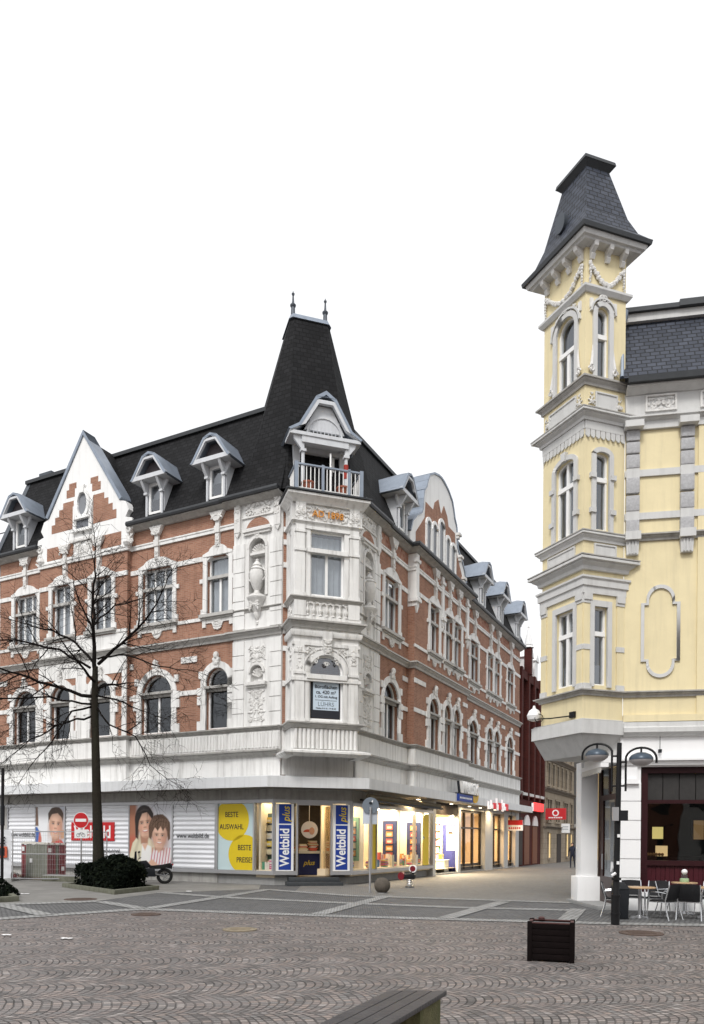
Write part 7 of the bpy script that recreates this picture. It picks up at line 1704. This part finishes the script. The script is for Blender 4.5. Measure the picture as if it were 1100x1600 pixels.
m=MB(); m.prism(mf,[(-.25,.86),(.1,.78),(.5,.74),(.72,.8),(.72,.7),(.45,.6),(0,.62),(-.2,.74)],-.11,.11); m.build('seat',rubber,t,bevel=.02); m=MB(); m.prism(mf,[(.55,.76),(.72,.95),(1.0,.92),(1.1,.75),(1.0,.6),(.6,.66)],-.13,.13); m.build('fuel_tank',bikep,t,bevel=.03); m=MB(); m.prism(mf,[(.35,.3),(.9,.3),(1.0,.6),(.4,.66)],-.14,.14); m.tube([mf(.5,.35,-.17),mf(0,.38,-.18),mf(-.2,.42,-.18)],.045,8); m.build('engine',dark_metal,t,split=False,bevel=.01)
m=MB(); m.tube([mf(1.3,.32,.09),mf(1.05,.95,.09)],.025,6); m.tube([mf(1.3,.32,-.09),mf(1.05,.95,-.09)],.025,6); m.tube([mf(0,.32,.1),mf(.5,.45,.1)],.03,6); m.tube([mf(0,.32,-.1),mf(.5,.45,-.1)],.03,6); m.build('fork',steel,t,split=False); m=MB(); m.tube([mf(.95,1.05,-.36),mf(1.03,1.0,-.15),mf(1.03,1.0,.15),mf(.95,1.05,.36)],.018,6); m.build('handlebar',black_metal,t); 
for sg in (-1,1): m=MB(); m.tube([mf(.98,1.03,.28*sg),mf(1.0,1.25,.34*sg)],.01,5); m.blob(mf(1.0,1.28,.36*sg),(.03,.07,.045)); m.build('mirror',black_metal,t,split=False)
m=MB(); m.prism(mf,[(1.08,.85),(1.2,.9),(1.16,1.3),(1.1,1.32)],-.12,.12); m.build('headlamp_cowl',bikep,t); pf=F(mf(-.3,0,0)[:2],(mf.N.x*-1,mf.N.y*-1),(-hd.x,-hd.y)); m=MB(); m.box(pf,-.13,.13,.55,.73,.0,.01); m.build('number_plate',white_s,t); m=MB(); m.prism(mf,[(-.3,.6),(-.02,.66),(-.2,.8),(-.3,.82)],-.08,.08); m.build('rear_mudguard',bikep,t)
m=MB(); m.box(pf,-.09,.09,.76,.82,.0,.03); m.build('tail_lamp',red_s,t)
# construction fence, banner, wrapped pallet
t=thing('construction_fence','galvanised mesh construction fence panel in front of the picture of the man','fence',(-12.3,31.0,0)); ff=F((-14.12,31.1),(.998,-.06)); m=MB(); FW=4.0
for z in (.12,1.15,2.08): m.tube([ff(0,z,0),ff(FW,z,0)],.02,6)
for u in (0,FW): m.tube([ff(u,0,0),ff(u,2.1,0)],.024,6)
m.build('fence_frame',aluminium,t,split=False); m=MB()
for k in range(1,40): m.box(ff,k*.1-.0025,k*.1+.0025,.12,2.08,-.0025,.0025)
for k in range(1,10): m.box(ff,0,FW,.12+k*.2-.0025,.12+k*.2+.0025,-.004,.001)
m.build('wire_mesh',aluminium,t,smooth=0,split=False); 
for u in (-.05,FW): m=MB(); q=ff(u,0,0); m.obox((q.x,q.y),(1,0),.3,.7,.004,.13); m.build('fence_foot',concrete,t)
t=thing('site_banner','wrinkled white site banner with black letters and a red framed picture','banner',(-16,31.1,0)); bf=F((-18.1,31.15),(1,0)); m=MB(); N1,N2=30,16; r=random.Random(9)
G=[[bf(3.9*i/N1,.1+2.05*j/N2,.04*math.sin(i*1.7+j*.9)*(.3+.7*(1-j/N2))+.02*math.sin(j*2.3+i)) for i in range(N1+1)] for j in range(N2+1)]
for j in range(N2):
    for i in range(N1): m.quad(G[j][i],G[j][i+1],G[j+1][i+1],G[j+1][i])
m.build('banner_sheet',M_plain('white_tarpaulin',(.66,.67,.70),.45,.06,3),t); m=MB(); put_text(m,bf,'ELLE',3.32,1.68,.07,.44,.008,0,.82); m.build('lettering',ink,t,smooth=0,split=False); m=MB(); m.box(bf,2.5,3.75,.98,1.45,.05,.065); m.build('red_field',M_plain('orange_red_print',(.50,.10,.05),.5,.1,5),t); m=MB(); m.box(bf,2.55,3.65,1.06,1.38,.065,.07); m.build('dark_picture',ink,t); m=MB(); m.prism(bf,[(3.25,1.1),(3.4,1.1),(3.42,1.3),(3.3,1.36)],.07,.074); m.build('white_figure',white_s,t)
for u in (.1,2.0,3.92): m=MB(); m.tube([bf(u,0,-.05),bf(u,2.12,-.05)],.022,6); m.build('fence_post',aluminium,t)
t=thing('wrapped_pallet','tall pallet stack wrapped in grey and red plastic film behind the mesh fence','pallet',(-13.2,32.0,0)); pl=F((-12.98,31.75),(-DL.x*-1,-DL.y*-1)); 
pA=F((-12.95,31.75),DL,NL); pB=F((-12.95,31.75),DRv,NR); film_g=M_plain('grey_green_film',(.20,.205,.17),.35,.25,5,streak=.5,streakcol=(.3,.3,.28)); film_r=M_plain('dark_red_film',(.24,.055,.06),.35,.25,5,streak=.4,streakcol=(.3,.25,.26))
pw_=[1.62,1.0]
def foldface(m,fr,w,d,mats):
    n=26
    for i in range(n):
        u0,u1=w*i/n,w*(i+1)/n; z0,z1=.14,1.55+.04*math.sin(i*.8)
        a,b=.025*math.sin(i*1.9),.025*math.sin((i+1)*1.9); m.m=mats(i/n); m.quad(fr(u0,z0,a),fr(u1,z0,b),fr(u1,1.55+.04*math.sin((i+1)*.8),b*.4),fr(u0,z1,a*.4))
m=MB(); foldface(m,pA,1.62,0,lambda f:1 if f>.8 else 0); foldface(m,pB,1.0,0,lambda f:0 if .4<f<.6 else 1); m.m=0
m.hull([pA(0.02,.15,-.05),pA(1.6,.15,-.05),pA(1.6,.15,-.95),pA(.02,.15,-.95)],[pA(0.02,1.52,-.05),pA(1.6,1.52,-.05),pA(1.6,1.52,-.95),pA(.02,1.52,-.95)]); m.build('plastic_film',[film_g,film_r],t,split=False)
m=MB(); 
for d in (-.08,-.45,-.85): m.box(pA,0,1.6,0,.1,d-.06,d+.06)
m.box(pA,0,1.6,.1,.14,-.95,0); m.build('pallet_base',M_plain('grey_pallet_wood',(.2,.17,.13),.9,.3,9),t,split=False); m=MB(); m.hull([pA(-.03,1.53,.04),pA(1.65,1.55,.04),pA(1.65,1.55,-1),pA(-.03,1.53,-1)],[pA(.1,1.62,-.1),pA(1.5,1.66,-.1),pA(1.5,1.6,-.9),pA(.1,1.6,-.9)]); m.build('top_sheet',M_plain('pale_tarpaulin',(.42,.40,.36),.5,.2,6),t)
for fr,u,z in ((pA,1.45,1.25),(pA,.95,.75),(pB,.1,1.2),(pB,.8,.4)): m=MB(); m.box(fr,u-.08,u+.08,z,z+.18,.035,.042); m.build('paper_label',white_s,t)
t=thing('rubble_pile','small heap of packaging scraps between the banner and the wrapped pallet','scraps',(-14.6,32.2,0)); m=MB(); r=random.Random(6)
for k in range(26):
    m.m=r.randrange(3); p=Vector((-14.75+r.gauss(0,.3),32.2+r.gauss(0,.25),.05+abs(r.gauss(0,.12)))); e=Vector((r.gauss(0,1),r.gauss(0,1),r.gauss(0,.4))).normalized(); f_=e.orthogonal().normalized(); m.blob(p,(.16,.1,.03),e,f_,e.cross(f_),5,3)
m.build('scrap',[M_plain('white_scrap',(.6,.58,.55),.7,.2,6),M_plain('brown_scrap',(.22,.14,.09),.8,.3,6),M_plain('red_scrap',(.25,.07,.07),.8,.3,6)],t,split=False)
# dark lamp post at the left edge
t=thing('lamp_pole','dark thin pole with a sleeve at the left edge in front of the shop front','pole',(-14.0,29.9,0)); m=MB(); m.tube([(-14.0,29.9,0),(-14.0,29.9,4.6)],.06,10); m.build('pole',black_metal,t); m=MB(); m.tube([(-14.0,29.9,2.3),(-14.0,29.9,3.1)],.085,10); m.build('sleeve',dark_metal,t)
# manhole covers, papers, and a chalk marking drawn as a thin sheet
rust=M_plain('rusty_cast_iron',(.105,.075,.062),.7,.3,9,bump=.6); tan=M_plain('tan_cast_iron',(.25,.21,.15),.8,.25,9,bump=.6)
for x,y,r_,mt,lab in ((5.86,15.1,.38,rust,'rusty round manhole cover in front of the cafe tables'),(-2.26,15.15,.3,tan,'sandy coloured round manhole cover in the middle of the cobbles'),(-4.95,18.0,.3,rust,'rusty manhole cover at the edge of the cobbles'),(-8.05,22.2,.42,rust,'rusty manhole cover on the forecourt in front of the planted bed')):
    t=thing('manhole_cover',lab,'manhole cover',(x,y,0)); MB().lathe((x,y,.003),[(r_+.05,0),(r_+.05,.018),(r_,.019),(r_,.012)],28).build('frame_ring',mt,t); m=MB(); m.lathe((x,y,.004),[(r_-.01,0),(r_-.01,.016)],28)
    for k in range(5): m.box(F((x,y),(1,0)),-r_*.7,r_*.7,.018,.027,-r_*.6+k*r_*.3-.02,-r_*.6+k*r_*.3+.02)
    m.build('cover',mt,t,split=False)
for k,(x,y,w,lab) in enumerate(((-10.5,24.0,.14,'white scrap of paper lying on the forecourt'),(-5.15,13.5,.1,'larger white chalk marking on the cobbles at left'),(-6.4,13.9,.08,'white paper scrap on the cobbles at the left edge'),(-5.6,25.7,.09,'small white litter near the motorcycle on the paving'))):
    m=MB(); n=5; r=random.Random(k); g=[[(x+w*(i/n-.5)*2+r.gauss(0,.015),y+w*.6*(j/n-.5)*2,.026+abs(r.gauss(0,.006))) for i in range(n+1)] for j in range(n+1)]
    for j in range(n):
        for i in range(n): m.quad(g[j][i],g[j][i+1],g[j+1][i+1],g[j+1][i])
    tag(m.build('white_ground_fleck',white_s,origin=(x,y,.02)),lab,'litter')
# a person in the street, partly behind the white pillar
def person(base,face,lab):
    t=thing('person',lab,'person',base); bx,by,_=base; me=bpy.data.meshes.new('body'); o=bpy.data.objects.new('body',me); COL.objects.link(o); o.parent=t; ORIGIN[o.name]=Vector(base)
    J=[(0,0,.95),(0,.01,1.15),(0,0,1.4),(0,.0,1.52),(0,.01,1.62),(0,.03,1.7),(.09,0,.9),(.11,.06,.5),(.11,-.02,.1),(.11,.1,.05),(-.09,0,.9),(-.11,-.12,.5),(-.11,-.25,.12),(-.11,-.14,.06),(.19,0,1.4),(.25,-.05,1.12),(.24,.06,.88),(.24,.1,.78),(-.19,0,1.4),(-.25,.06,1.12),(-.24,.16,.9),(-.24,.2,.8)]
    E_=[(0,1),(1,2),(2,3),(3,4),(4,5),(0,6),(6,7),(7,8),(8,9),(0,10),(10,11),(11,12),(12,13),(2,14),(14,15),(15,16),(16,17),(2,18),(18,19),(19,20),(20,21)]
    Rr=[.15,.15,.16,.065,.1,.09,.1,.07,.05,.04,.1,.07,.05,.04,.075,.055,.042,.035,.075,.055,.042,.035]
    me.from_pydata(J,E_,[]); mod=o.modifiers.new('skin','SKIN'); mod.use_smooth_shade=True
    for v,r in zip(me.skin_vertices[0].data,Rr): v.radius=(r,r*.8)
    me.skin_vertices[0].data[0].use_root=True; o.modifiers.new('sub','SUBSURF').levels=1; o.modifiers['sub'].render_levels=2
    me.materials.append(M_plain('dark_blue_clothing',(.018,.022,.04),.85,.2,8)); t.rotation_euler=(0,0,face)
    m=MB(); b=Vector(base); m.blob(b+Vector((0,-.0,1.68)),(.105,.11,.1),n=12,m=8); m.build('hair',M_plain('dark_hair_cap',(.02,.015,.012),.7,.2,9),t); m=MB(); m.blob(b+Vector((0,.07,1.62)),(.075,.06,.1),n=12,m=8); m.blob(b+Vector((0,.135,1.61)),(.015,.02,.025)); m.build('face',M_plain('skin_tone',(.5,.3,.22),.6,.05,6),t,split=False)
person((15.35,52,0),2.6,'person in dark clothing walking in the far street beside the white pillar')
